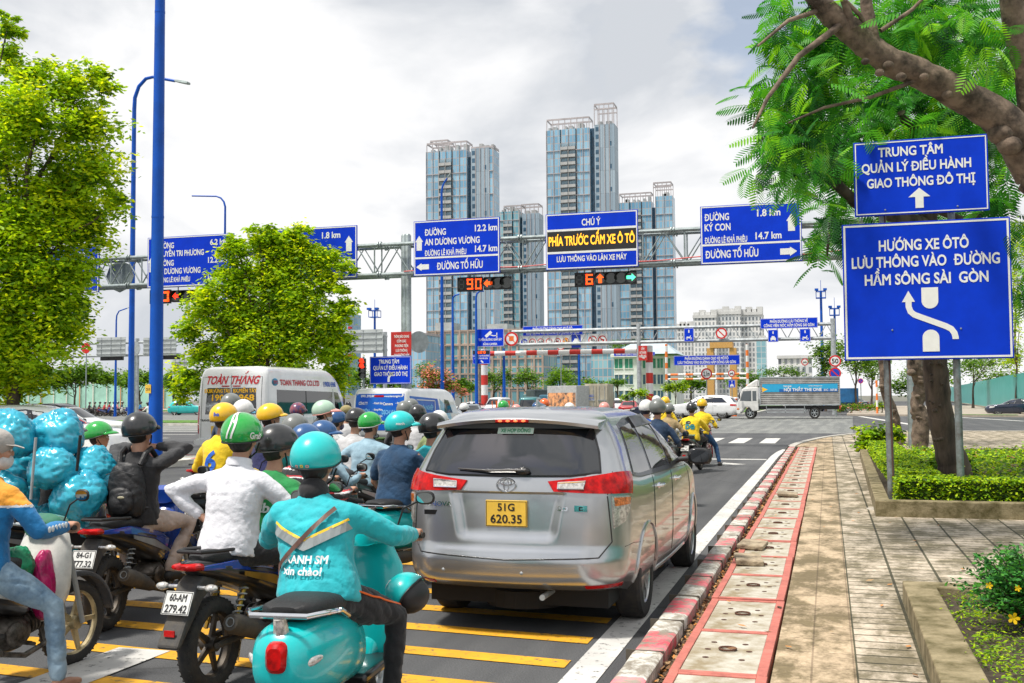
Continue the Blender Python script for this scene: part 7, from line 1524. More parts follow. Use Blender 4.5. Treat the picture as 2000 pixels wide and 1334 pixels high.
g = MB(); plate2(g, 1.95, 7.45, 1.78, 2.30, -.022); bn = g.build('banner', TURQ, t, smooth=False); g = MB(); plate2(g, 3.2, 7.45, 1.78, 1.97, -.026); g.build('banner_strip', DKB, bn, smooth=False); g = MB(); g.add([(1.95, -.026, 1.78), (2.35, -.026, 1.95), (1.95, -.026, 2.10)], [(0, 1, 2)]); g.build('banner_corner', GOLD, bn, smooth=False)
for s, x, z, h, w in (('NỘI THẤT THE ONE', 3.55, 1.83, .19, 2.75), ('51C - 507.86', 6.45, 1.83, .13, .95), ('THE ONE', 3.5, 2.10, .10, .6), ('thietkenoithatsaigon.com', 5.35, 2.14, .06, 1.0)): g = MB(); text(g, s, x, z, h, w, 'L', -.030); g.build('lettering', WHITE, bn, smooth=False)
g = MB(); g.box(1.66, 7.5, .3, .45, .62, .86); g.box(1.66, 7.5, 1.5, 1.65, .62, .86); g.build('chassis', TRIM, t, smooth=False); g = MB()
for z in (.42, .62): g.box(2.2, 5.1, -.0, .04, z, z+.06)
for x in (2.2, 3.6, 5.0): g.box(x, x+.05, .0, .05, .42, .95)
g.build('side_guard', STEEL, t, smooth=False)
for x in (1.02, 5.75):
	for y, sg in ((.16, -1), (1.84, 1)):
		e = wheel(t, 0, 0, .40, .22, 6, 1, STEEL); e.location = (x, y, .40); e.rotation_euler = (0, 0, PI/2*(sg))
g = MB(); g.prism([(5.25+.5+.5*math.cos(a), .40+.5*math.sin(a)) for a in np.linspace(.2, PI-.2, 10)]+[(5.75+.46*math.cos(a), .40+.46*math.sin(a)) for a in np.linspace(PI-.2, .2, 10)], .0, .3, 'y'); g.build('mudguard', TRIM, t, smooth=False)
g = MB(); g.box(7.55, 7.62, .0, 2.0, .62, .90); g.build('tail_bar', RED, t, smooth=False)
def box_truck(label, px, dep, w, h, lx, m, side=None, letters=None):
	p = DD(px, 790, dep); t = thing('box_truck', label, 'lorry', (p.x, p.y, 0), R(4)); g = MB(); g.box(-w/2, w/2, 0, lx, .9, h); g.build('cargo_box', m, t, smooth=False, bevel=.03)
	for sg in (-1, 1):
		g = MB(); a, b = (.03, w/2-.06) if sg > 0 else (-w/2+.06, -.03); g.box(a, b, -.05, -.003, 1.0, h-.12); d = g.build('rear_door', m, t, smooth=False, bevel=.01); g = MB()
		for x in (a+.25*(b-a), a+.75*(b-a)): g.tube([(x, -.08, 1.0), (x, -.08, h-.15)], .02, 6)
		g.box(a+.1, b-.1, -.10, -.06, 1.5, 1.58); g.build('lock_rod', STEEL, d)
	if letters:
		for i, s in enumerate(letters): g = MB(); text(g, s, -w*.25, h*.62-i*.32, .2, .62, y=-.056); g.build('lettering', BLT, t, smooth=False)
	g = MB(); g.box(-w/2+.1, w/2-.1, lx+.1, lx+1.6, .6, h*.78); g.build('cab', GREENP, t, bevel=.08)
	for y in (.9, lx+.8):
		for sg in (-1, 1): wheel(t, sg*(w/2-.15), y, .4, .24, 6, sg, STEEL)
	if side: g = MB(); g.box(-w/2-.02, -w/2-.003, .3, lx-.3, 1.2, h-.5); g.build('side_picture', side, t, smooth=False)
	g = MB(); g.box(-w/2+.2, w/2-.2, .02, .3, .5, .75); g.build('rear_bumper', TRIM, t, smooth=False); return t
BEIGE = mat('beige_box', (.42, .38, .29), .6, .1, var=.12, vs=1.5); SIDEPIC = mat('food_picture', (.75, .30, .12), .5, var=.9, vs=2.2, col2=(.02, .05, .06))
box_truck('beige box truck with double rear doors beyond the silver car roof', 1165, 92, 2.0, 2.95, 4.0, BEIGE, None, ('THACO', '0974.138'))
p = DD(1113, 790, 92.5); t = thing('box_truck', 'food truck with painted side beside the beige box truck', 'lorry', (p.x+1.35, p.y-.5, 0), R(58)); g = MB(); g.box(-.9, .9, 0, 3.6, .9, 2.8); g.build('cargo_box', mat('grey_box', (.42, .43, .42), .6, var=.1), t, bevel=.03); g = MB(); g.box(-.915, -.903, .1, 3.5, 1.0, 2.2); g.build('side_picture', SIDEPIC, t, smooth=False); g = MB(); g.box(-.8, .8, 3.65, 4.8, .5, 2.05); g.build('cab', mat('dark_teal_cab', (.01, .10, .16), .3, var=.1, coat=.6), t, bevel=.12)
for y in (.8, 4.2):
	for sg in (-1, 1): wheel(t, sg*.75, y, .36, .22, 6, sg, STEEL)
p = DD(1060, 790, 118); t = thing('canvas_truck', 'dark green canvas-topped truck behind the minivan', 'lorry', (p.x, p.y, 0), R(30)); g = MB(); g.box(-1, 1, 0, 3.6, .9, 2.7); g.build('canvas', mat('dark_canvas', (.05, .07, .08), .9, var=.2, vs=1, bump=.4), t, bevel=.12); g = MB(); g.box(-.95, .95, 3.65, 5.1, .5, 2.2); g.build('cab', GREENP, t, bevel=.12); g = MB(); g.box(-.8, .8, 5.102, 5.11, 1.3, 2.0); g.build('windscreen', CARGLASS, t, smooth=False)
for y in (.8, 4.4):
	for sg in (-1, 1): wheel(t, sg*.85, y, .4, .22, 6, sg, STEEL)
p = DD(1655, 790, 118); t = thing('dump_truck', 'blue tipper truck beyond the far kerb behind the lorry', 'lorry', (p.x, p.y, 0), R(20)); BL3 = mat('tipper_blue', (.02, .16, .40), .5, var=.15, vs=1.5); g = MB(); g.box(-1.3, 1.3, 0, 4, 1.0, 2.6); g.build('tipper_body', BL3, t, bevel=.05); g = MB()
for i in range(5): g.box(-1.36, -1.302, .2+i*.9, .35+i*.9, 1.0, 2.6)
g.box(-1.1, 1.1, 4.1, 5.8, .6, 2.5); g.build('cab', BL3, t, bevel=.1)
for y in (.9, 5.0):
	for sg in (-1, 1): wheel(t, sg*1.1, y, .5, .28, 6, sg, STEEL)
# orange water barriers and boxes at the tunnel mouth
prev = None
for i, px in enumerate((966, 974, 982, 990, 998, 1052, 1060, 1068, 1076, 1084)):
	p = DD(px, 790, 104);
	if prev is None:
		prev = thing('traffic_barrier', 'orange and white traffic barrier in a row at the tunnel mouth', 'barrier', (p.x, p.y, 0), 0, 'orange barriers at the tunnel mouth'); g = MB()
		g.tube([(-.25, 0, 0), (-.25, 0, 1.5), (.25, 0, 1.5), (.25, 0, 0)], .05, 6); g.build('frame', ORANGE, prev); g = MB(); g.box(-.22, .22, -.03, .03, .3, .8); g.build('board', WHITE, prev, smooth=False)
	else: dup(prev, (p.x, p.y, 0))
p = DD(1429, 790, 96); t = thing('orange_box', 'orange roadside box between the white car and the lorry cab', 'box', (p.x, p.y, 0)); g = MB(); g.box(-.45, .45, -.3, .3, 0, 1.5); g.build('case', ORANGE, t, bevel=.04); g = MB(); g.box(-.5, .5, -.35, .35, 1.502, 1.6); g.build('lid', ORANGE, t, bevel=.02)
for i, (px, dep, lb, st) in enumerate(((1713, 97, 'orange and white striped bollard by the clipped bush', 1),)): p = DD(px, 790, dep); g = MB(); g.lathe([(.09, 0), (.09, 3.4), (.0, 3.45)], 10); o = g.build('bollard', SOZ); o.location = (p.x, p.y, .15); tag(o, lb, 'bollard')
# ================================================================ motorbikes and their riders
BK = {k: mat(k, c, **kw) for k, c, kw in (('bike_black', (.010, .010, .011), dict(rough=.35, var=.15, coat=.5)), ('bike_blue', (.008, .055, .36), dict(rough=.22, var=.08, coat=.9)), ('bike_silver', (.34, .36, .38), dict(rough=.3, metal=.6, var=.08, coat=.6)), ('bike_teal', (.004, .46, .47), dict(rough=.25, var=.03, coat=.45)), ('bike_red', (.38, .012, .02), dict(rough=.25, var=.08, coat=.8)), ('bike_white', (.66, .65, .60), dict(rough=.35, var=.12, coat=.5)), ('bike_green', (.02, .16, .09), dict(rough=.35, var=.15, coat=.4)))}
ENG = mat('engine_metal', (.16, .14, .12), .5, .7, var=.35, vs=14, col2=(.035, .028, .02), bump=.3); SEATM = mat('seat_vinyl', (.012, .012, .013), .55, var=.15, vs=20, bump=.25, bs=90); MUD = mat('dusty_plastic', (.035, .036, .038), .75, var=.3, vs=6, col2=(.09, .075, .055), bump=.2); RIMD = mat('dark_rim', (.03, .027, .024), .5, .4, var=.3, vs=12, col2=(.09, .07, .05)); RIMG = mat('dull_gold_rim', (.46, .38, .22), .5, .5, var=.25, vs=9); PLW = mat('white_plate', (.66, .66, .63), .5, var=.08, vs=12); MIRG = mat('mirror_glass', (.55, .60, .58), .03, 1.0, var=0); GOLDS = mat('gold_shock', (.55, .32, .05), .35, .7, var=.1)
def bike_wheel(t, y, r, w, sp, hub, x=0.0):
	e = thing_part('wheel', t); e.location = (x, y, r); M = Matrix.Rotation(PI/2, 4, 'Y'); h = w/2; c = r-h
	g = MB(); pr = [(c+h*math.cos(a)*1.0, h*math.sin(a)) for a in np.linspace(-PI*.72, PI*.72, 15)]; g.lathe(pr, 44, M, closed=True)
	for i in range(44):
		a = 2*PI*i/44; Rm = Matrix.Rotation(a, 4, 'X')
		for sg in (-1, 1): g.cbox((sg*h*.5, 0, r-h*.19), (h*.5, .010, .007), Rm @ Matrix.Rotation(sg*.35, 4, 'Z'))
	g.build('tyre', RUB, e); g = MB(); g.lathe([(c-h*.55, -h*.6), (c-h*.2, -h*.62), (c-h*.45, 0), (c-h*.2, h*.62), (c-h*.55, h*.6), (c-h*.85, h*.3), (c-h*.85, -h*.3)], 36, M, closed=True)
	for i in range(sp):
		Rm = Matrix.Rotation(2*PI*i/sp, 4, 'X'); q = [(-.012, .03, -.022), (.012, .03, -.022), (.012, .03, .022), (-.012, .03, .022), (-.009, c-h*.7, -.013), (.009, c-h*.7, -.013), (.009, c-h*.7, .013), (-.009, c-h*.7, .013)]
		g.add(q, [(0, 3, 2, 1), (4, 5, 6, 7), (0, 1, 5, 4), (1, 2, 6, 5), (2, 3, 7, 6), (3, 0, 4, 7)], Rm)
	g.lathe([(0, -.05), (.045, -.05), (.05, 0), (.045, .05), (0, .05)], 16, M); g.build('rim', hub, e); return e
def mirrors(t, y, z, x=.27, stalk=BLACK):
	for sg in (-1, 1):
		m = thing_part('mirror', t); g = MB(); g.tube([(sg*x*.75, y, z), (sg*x*.9, y+.02, z+.13), (sg*(x+.10), y-.02, z+.19)], .006, 6); g.build('stalk', stalk, m); g = MB(); g.loft([(-.012, 0, 0, .05, .032), (0, 0, 0, .058, .040), (.022, 0, 0, .03, .02)], 14, 2.6, Matrix.Translation((sg*(x+.12), y-.03, z+.2))); g.build('mirror_back', stalk, m); g = MB(); g.loft([(-.0135, 0, 0, .047, .029), (-.0125, 0, 0, .047, .029)], 14, 2.6, Matrix.Translation((sg*(x+.12), y-.03, z+.2))); g.build('mirror_glass', MIRG, m)
def plate(t, y, z, tilt, rows, w=.19, h=.14, x=0.0):
	e = MB(); e.box(-w/2, w/2, -.004, 0, -h/2, h/2); o = e.build('number_plate', PLW, t, smooth=False, bevel=.003); o.location = (x, y, z); o.rotation_euler = (tilt, 0, 0)
	g = MB(); text(g, rows[0], 0, .012, h*.30, w*.62, y=-.0055, bold=.03); text(g, rows[1], 0, -h*.40, h*.32, w*.8, y=-.0055, bold=.03); build_each(g, 'lettering', BLACK, o, smooth=False); g = MB(); frame2(g, -w/2+.004, w/2-.004, -h/2+.004, h/2-.004, .004, -.0052); g.build('plate_border', BLACK, o, smooth=False); return o
def coil(g, a, b, r, n=8, wr=.006):
	a, b = Vector(a), Vector(b); x, y, d = basis(b-a); g.tube([a.lerp(b, i/(n*8))+x*math.cos(2*PI*i/8)*r+y*math.sin(2*PI*i/8)*r for i in range(n*8+1)], wr, 5)
def underbone(label, loc, rz, main, accent, rows=('59-F1', '123.45'), rim=None, group=None, shock=BLACK, detail=True, cat='motorbike'):
	t = thing('motorbike', label, cat, loc, rz, group); rim = rim or RIMD; A = main; r = .292
	bike_wheel(t, -.62, r, .115, 5, rim); bike_wheel(t, .64, .285, .085, 5, rim)
	g = MB()
	for sg in (-1, 1): g.tube([(sg*.085, .02, .34), (sg*.09, -.3, .31), (sg*.075, -.66, r)], [.022, .026, .02], 8)
	g.build('swingarm', MUD, t)
	for sg in (-1, 1):
		s = thing_part('shock_absorber', t); g = MB(); g.tube([(sg*.10, -.52, .36), (sg*.10, -.37, .66)], .014, 8); g.build('damper', shock, s); g = MB(); coil(g, (sg*.10, -.50, .42), (sg*.10, -.39, .62), .026, 6); g.build('spring', STEEL, s)
	g = MB(); g.ell((0, .06, .33), (.13, .17, .12), None, 18, 10); g.tube([(0, .14, .35), (0, .36, .40)], [.075, .065], 14)
	for i in range(6): g.lathe([(.085, 0), (.085, .008)], 14, Matrix.Translation((0, .17+.03*i, .357+.007*i)) @ Matrix.Rotation(-PI/2+.22, 4, 'X'))
	g.ell((.12, .03, .33), (.03, .085, .085), None, 14, 8); g.ell((-.12, .05, .33), (.03, .10, .09), None, 14, 8); g.box(-.2, .2, .05, .08, .27, .29); g.tube([(-.24, .06, .28), (.24, .06, .28)], .012, 6); g.tube([(-.24, -.27, .38), (.24, -.27, .38)], .012, 6); g.build('engine', ENG, t, ang=50)
	g = MB(); g.tube([(0, .36, .34), (.07, .33, .22), (.12, .1, .19), (.14, -.1, .24)], .018, 8); g.build('exhaust_pipe', ENG, t)
	g = MB(); g.tube([(.14, -.12, .25), (.155, -.2, .28), (.165, -.35, .335), (.17, -.62, .425), (.17, -.66, .44)], [.025, .045, .062, .066, .05], 16); ms = g.build('muffler', MUD, t, ang=50); g = MB(); g.lathe([(.026, 0), (.03, .012), (.026, .012), (.022, .002)], 12, Matrix.Translation((.17, -.655, .44)) @ Matrix.Rotation(PI/2-.3, 4, 'X'), closed=True); g.build('muffler_tip', STEEL, ms)
	g = MB(); g.loft([(-.78, 0, .835, .05, .02), (-.70, 0, .83, .10, .045), (-.45, 0, .815, .125, .05), (-.2, 0, .785, .135, .05), (.05, 0, .765, .12, .05), (.16, 0, .775, .07, .04)], 20, 3); g.build('seat', SEATM, t, ang=60)
	g = MB(); g.loft([(-.90, 0, .805, .03, .02), (-.82, 0, .79, .085, .045), (-.6, 0, .74, .135, .075), (-.35, 0, .68, .16, .10), (-.1, 0, .61, .165, .13), (.1, 0, .55, .14, .13), (.18, 0, .53, .10, .1)], 22, 2.8); g.build('tail_fairing', BK['bike_black'], t, ang=60)
	for sg in (-1, 1):
		g = MB(); pr = [(-.86, .80), (-.5, .80), (-.05, .705), (.14, .62), (.10, .55), (-.15, .66), (-.5, .735), (-.84, .775)]; xs = [.085, .145, .172, .158, .158, .173, .15, .085]
		g.add([(sg*x, p[0], p[1]) for x, p in zip(xs, pr)]+[(sg*(x-.03), p[0], p[1]) for x, p in zip(xs, pr)], [tuple(range(8)) if sg < 0 else tuple(range(7, -1, -1))]+[(i, (i+1) % 8, 8+(i+1) % 8, 8+i) for i in range(8)]); g.build('side_panel', A, t, smooth=False, bevel=.006, fix=True)
		g = MB(); pr = [(-.5, .728), (-.15, .652), (.10, .545), (.16, .50), (.0, .545), (-.2, .61), (-.5, .70)]; g.prism(pr, sg*.166, sg*.172, 'x'); g.build('side_stripe', accent, t, smooth=False, fix=True)
	g = MB(); g.loft([(-.925, 0, .80, .04, .012), (-.90, 0, .80, .085, .022), (-.83, 0, .795, .10, .028), (-.80, 0, .795, .08, .02)], 16, 3); g.build('tail_light', TAILR, t)
	g = MB(); g.tube([(-.11, -.45, .86), (-.13, -.72, .88), (-.08, -.84, .885), (.08, -.84, .885), (.13, -.72, .88), (.11, -.45, .86)], .012, 8); g.build('grab_rail', BLACK, t)
	g = MB(); g.prism([(-.62, .70), (-.80, .74), (-.86, .70), (-.96, .52), (-1.06, .36), (-1.03, .34), (-.92, .46), (-.80, .60)], -.075, .075, 'x'); g.build('rear_mudguard', MUD, t, smooth=False, bevel=.02)
	plate(t, -.955, .60, -.42, rows); g = MB(); g.box(-.035, .035, -1.035, -1.025, .42, .455); g.build('reflector', TAILR, t, smooth=False)
	for sg in (-1, 1): g = MB(); g.tube([(sg*.05, -.85, .68), (sg*.14, -.86, .68)], .012, 6); g.ell((sg*.17, -.865, .68), (.045, .03, .024), None, 12, 8); g.build('indicator', LENSW, t)
	g = MB(); g.loft([(.20, 0, .58, .09, .16), (.30, 0, .62, .155, .24), (.40, 0, .70, .17, .26), (.48, 0, .78, .13, .18), (.55, 0, .84, .06, .07)], 20, 2.6); g.build('front_fairing', A, t, ang=60)
	g = MB()
	for sg in (-1, 1): g.tube([(sg*.075, .50, .86), (sg*.075, .655, .285)], [.02, .017], 8)
	g.build('fork', STEEL, t); g = MB(); vs = []
	for a in np.linspace(-.35, 2.25, 14):
		for x, k in ((-.06, .325), (-.045, .345), (.045, .345), (.06, .325)): vs.append((x, .64+k*math.cos(a), .285+k*math.sin(a)))
	g.add(vs, [(i*4+j, i*4+j+1, i*4+5+j, i*4+4+j) for i in range(13) for j in range(3)]); o = g.build('front_mudguard', A, t); sm = o.modifiers.new('thick', 'SOLIDIFY'); sm.thickness = .004
	g = MB(); g.loft([(.30, 0, .96, .10, .06), (.38, 0, .97, .15, .085), (.47, 0, .95, .13, .085), (.53, 0, .92, .06, .04)], 18, 2.5); g.build('handlebar_cowl', BK['bike_black'] if not detail else A, t)
	g = MB(); g.ell((0, .505, .93), (.085, .035, .05), None, 14, 8); g.build('headlight', LENSW, t)
	g = MB(); g.tube([(-.36, .25, .985), (-.2, .33, .98), (0, .36, .96), (.2, .33, .98), (.36, .25, .985)], .012, 8)
	for sg in (-1, 1): g.tube([(sg*.34, .34, .965), (sg*.2, .38, .975)], .007, 6)
	g.build('handlebar', STEEL, t)
	for sg in (-1, 1): g = MB(); g.tube([(sg*.25, .305, .983), (sg*.37, .245, .985)], .018, 10); g.build('grip', RUB, t)
	mirrors(t, .32, .99); g = MB(); g.tube([(-.12, .0, .26), (-.2, .03, .16), (-.24, .06, .02)], .009, 6); g.build('side_stand', STEEL, t); return t
def scooter(label, loc, rz, A, rows=None, rails=True, group=None):
	t = thing('scooter', label, 'scooter', loc, rz, group); bike_wheel(t, -.60, .245, .11, 6, STEEL); bike_wheel(t, .66, .245, .10, 6, STEEL)
	g = MB(); g.loft([(-.86, 0, .56, .06, .07), (-.83, 0, .56, .13, .14), (-.74, 0, .555, .172, .185), (-.55, 0, .54, .20, .21), (-.30, 0, .52, .20, .205), (-.08, 0, .49, .18, .19), (.03, 0, .46, .13, .17)], 26, 2.4); g.build('rear_body', A, t, ang=70)
	g = MB(); g.box(-.17, .17, -.05, .46, .27, .33); g.build('floorboard', BK['bike_black'], t, bevel=.02)
	M = Matrix.Translation((0, .50, .30)) @ Matrix.Rotation(PI/2-.20, 4, 'X') ; g = MB(); g.loft([(0, 0, 0, .12, .05), (.08, 0, .0, .19, .075), (.30, 0, .02, .215, .08), (.52, 0, .03, .19, .075), (.66, 0, .03, .11, .06), (.70, 0, .03, .06, .04)], 22, 2.6, M); g.build('front_shield', A, t, ang=60)
	g = MB(); g.loft([(.40, 0, .30, .05, .05), (.5, 0, .40, .10, .10), (.66, 0, .44, .115, .09), (.82, 0, .39, .09, .07), (.92, 0, .33, .04, .03)], 18, 2.4); g.build('front_mudguard', A, t, ang=60)
	g = MB(); g.loft([(.36, 0, 1.0, .10, .05), (.44, 0, 1.02, .17, .075), (.54, 0, 1.02, .15, .08), (.61, 0, 1.0, .07, .05)], 20, 2.4); g.build('handlebar_cowl', A, t, ang=60); g = MB(); g.ell((0, .60, 1.0), (.065, .025, .055), None, 14, 8); g.build('headlight', LENSW, t)
	g = MB(); g.tube([(-.36, .36, 1.02), (-.15, .44, 1.02), (.15, .44, 1.02), (.36, .36, 1.02)], .012, 8); g.build('handlebar', STEEL, t)
	for sg in (-1, 1): g = MB(); g.tube([(sg*.24, .40, 1.02), (sg*.38, .35, 1.02)], .018, 10); g.build('grip', RUB, t)
	for sg in (-1, 1): g = MB(); g.tube([(sg*.36, .43, 1.01), (sg*.22, .48, 1.015)], .007, 6); g.build('brake_lever', STEEL, t)
	g = MB(); g.loft([(-.78, 0, .80, .07, .02), (-.72, 0, .79, .13, .05), (-.45, 0, .775, .16, .06), (-.2, 0, .75, .165, .06), (.0, 0, .74, .13, .055), (.08, 0, .74, .07, .03)], 22, 3); g.build('seat', SEATM, t, ang=60)
	if rails: g = MB(); g.tube([(-.20, -.42, .72), (-.205, -.55, .77), (-.19, -.74, .79), (-.14, -.83, .79), (.14, -.83, .79), (.19, -.74, .79), (.205, -.55, .77), (.20, -.42, .72)], .014, 10); g.build('grab_rail', CHROME, t); g = MB(); g.tube([(0, -.82, .78), (0, -.78, .66)], [.03, .045], 10); g.build('rail_bracket', LENSW, t)
	g = MB(); g.loft([(-.885, 0, .60, .035, .05), (-.87, 0, .60, .05, .068), (-.84, 0, .60, .058, .076), (-.80, 0, .60, .05, .07)], 18, 3.2, Matrix.Translation((0, 0, .0))); g.build('tail_light', TAILR, t)
	for sg in (-1, 1): g = MB(); g.ell((0, 0, 0), (.055, .012, .02), Matrix.Translation((sg*.152, -.782, .575)) @ Matrix.Rotation(sg*.85, 4, 'Z') @ Matrix.Rotation(-sg*.3, 4, 'Y'), 12, 8); g.build('indicator', LENSW, t)
	g = MB(); g.prism([(-.84, .45), (-.88, .43), (-.93, .28), (-.90, .27), (-.82, .36)], -.10, .10, 'x'); g.build('rear_mudguard', MUD, t, smooth=False, bevel=.01)
	if rows: plate(t, -.93, .36, -.25, rows)
	g = MB(); g.tube([(.15, -.2, .26), (.17, -.45, .28), (.18, -.72, .30)], [.03, .06, .055], 12); g.build('muffler', MUD, t); g = MB(); g.box(-.2, -.08, -.65, -.05, .2, .32); g.build('engine', ENG, t, bevel=.04); mirrors(t, .42, 1.03, .26, BLACK); return t
# ---------------------------------------------------------------- people
SKIN = mat('skin', (.46, .25, .165), .55, var=.12, vs=9, col2=(.38, .19, .12)); HAIR = mat('black_hair', (.012, .010, .009), .5, var=.2, vs=40, stretch=(1, 1, .3), bump=.4, bs=60); EYEW = mat('eye_white', (.7, .68, .64), .3, var=0)
def cloth(name, c, rough=.85, var=.14, bump=.55, col2=None, bs=19): return mat('cloth_'+name, c, rough, var=var, vs=5, bump=bump, bs=bs, sheen=.15, col2=col2)
class Cap(MB):
	def cap(s, pts, rs, n=12):
		s.tube(pts, rs, n);
		for p, r in ((pts[0], rs[0]), (pts[-1], rs[-1])): s.ell(p, (r, r, r), None, n, 8)
		return s
	def spine(s, secs, n=20, p=2.3):
		"""sections (centre, half width, half depth, axis) of a torso"""
		vs = []
		for c, hw, hd, ax in secs:
			ax = Vector(ax).normalized(); x = Vector((1, 0, 0)); x = (x-ax*x.dot(ax)).normalized(); y = ax.cross(x)
			for j in range(n):
				a = 2*PI*j/n; ca, sa = math.cos(a), math.sin(a); vs.append(Vector(c)+x*(hw*math.copysign(abs(ca)**(2/p), ca))+y*(hd*math.copysign(abs(sa)**(2/p), sa)))
		k = len(secs); s.add(vs, [(i*n+j, i*n+(j+1) % n, (i+1)*n+(j+1) % n, (i+1)*n+j) for i in range(k-1) for j in range(n)]+[tuple(range(n-1, -1, -1)), tuple((k-1)*n+j for j in range(n))]); return s
def grow(mb, name, mats, parent, vox=.016, it=4, fold=0.0, assign=None, seed=0):
	"""one continuous skin over the overlapping forms"""
	o = mb.build(name, mats, None, smooth=False); rm = o.modifiers.new('skin', 'REMESH'); rm.mode = 'VOXEL'; rm.voxel_size = vox; rm.adaptivity = 0
	sm = o.modifiers.new('smooth', 'SMOOTH'); sm.factor = .5; sm.iterations = it
	dg = bpy.context.evaluated_depsgraph_get(); dg.update(); me = bpy.data.meshes.new_from_object(o.evaluated_get(dg)); me.name = name; o.modifiers.clear(); old = o.data; o.data = me; bpy.data.meshes.remove(old)
	me.materials.clear()
	for q in (mats if isinstance(mats, (list, tuple)) else [mats]): me.materials.append(q)
	n = len(me.vertices); co = np.empty(n*3, np.float32); me.vertices.foreach_get('co', co); co = co.reshape(-1, 3)
	if fold:
		nr = np.empty(n*3, np.float32); me.vertices.foreach_get('normal', nr); nr = nr.reshape(-1, 3); d = np.empty(n)
		for i in range(n):
			x, y, z = map(float, co[i]); a = abs(noise.noise((x*5+seed, y*5, z*8+x*4+y*3))); b = abs(noise.noise((x*9, y*9+seed, z*15-x*6))); d[i] = -1.1*max(0, 1-a/.16)**1.4-.6*max(0, 1-b/.14)**1.3+.2*noise.noise((x*4, y*4, z*5+seed))+.3
		me.vertices.foreach_set('co', (co+nr*(d*fold)[:, None]).astype(np.float32).ravel())
	if assign:
		k = len(me.polygons); cc = np.empty(k*3, np.float32); me.polygons.foreach_get('center', cc); cc = cc.reshape(-1, 3); me.polygons.foreach_set('material_index', np.array([assign(*map(float, q)) for q in cc], np.int32))
	else: me.polygons.foreach_set('material_index', np.zeros(len(me.polygons), np.int32))
	me.polygons.foreach_set('use_smooth', [True]*len(me.polygons)); me.update()
	if parent is not None: o.parent = parent
	return o
def ik(a, b, l1, l2, pole):
	a, b = Vector(a), Vector(b); d = b-a; L_ = min(d.length, (l1+l2)*.998); u = d.normalized(); x = (l1*l1-l2*l2+L_*L_)/(2*L_); h = math.sqrt(max(0, l1*l1-x*x)); p = Vector(pole); p = (p-u*p.dot(u)).normalized(); return a+u*x+p*h, a+u*L_
def hand(c, tip, wrist, sg, pose):
	"""palm and five fingers; pose grip curls them round a bar along x, flat lays them out"""
	w = Vector(wrist)
	if pose == 'grip':
		g = Vector(tip); c.ell(g+Vector((0, -.026, .012)), (.042, .034, .018), None, 12, 8)
		for k in range(4):
			x = (-.033+.022*k); rr = .0085 if k not in (0, 3) else .0078; a0 = 1.9; pts = [g+Vector((x, -.034*math.cos(PI-a) if False else .034*math.cos(a), .034*math.sin(a))) for a in np.linspace(2.2, -1.9+.15*abs(k-1), 9)]; c.tube(pts, rr, 7); c.ell(pts[-1], (rr, rr, rr), None, 7, 5)
		pts = [g+Vector((-sg*.046, .030*math.cos(a)-.004, .030*math.sin(a))) for a in np.linspace(2.9, 5.0, 6)]; c.tube(pts, .0098, 7); c.cap([w, g+Vector((0, -.03, .010))], [.026, .022], 10)
	else:
		t = Vector(tip); d = (t-w); d = d.normalized() if d.length > 1e-5 else Vector((0, 1, 0)); x, y, _ = basis(d); pc = w+d*.045; c.cap([w, pc], [.026, .03], 10); c.ell(pc+d*.02, (.038, .038, .022), None, 12, 8)
		for k in range(4):
			o = (k-1.5)*.020; ln = (.062, .074, .070, .056)[k]; b = pc+d*.045+x*o; pts = [b, b+d*ln*.5-y*.006+x*o*.1, b+d*ln*.8-y*.018+x*o*.15, b+d*ln-y*.030+x*o*.15]; c.tube(pts, [.0095, .009, .0085, .0075], 7); c.ell(pts[-1], (.0075,)*3, None, 7, 5)
		b = pc+x*(-.036)*sg; pts = [b-d*.01, b+d*.03-x*.014*sg-y*.01, b+d*.058-x*.012*sg-y*.022]; c.tube(pts, [.0115, .0105, .009], 7)
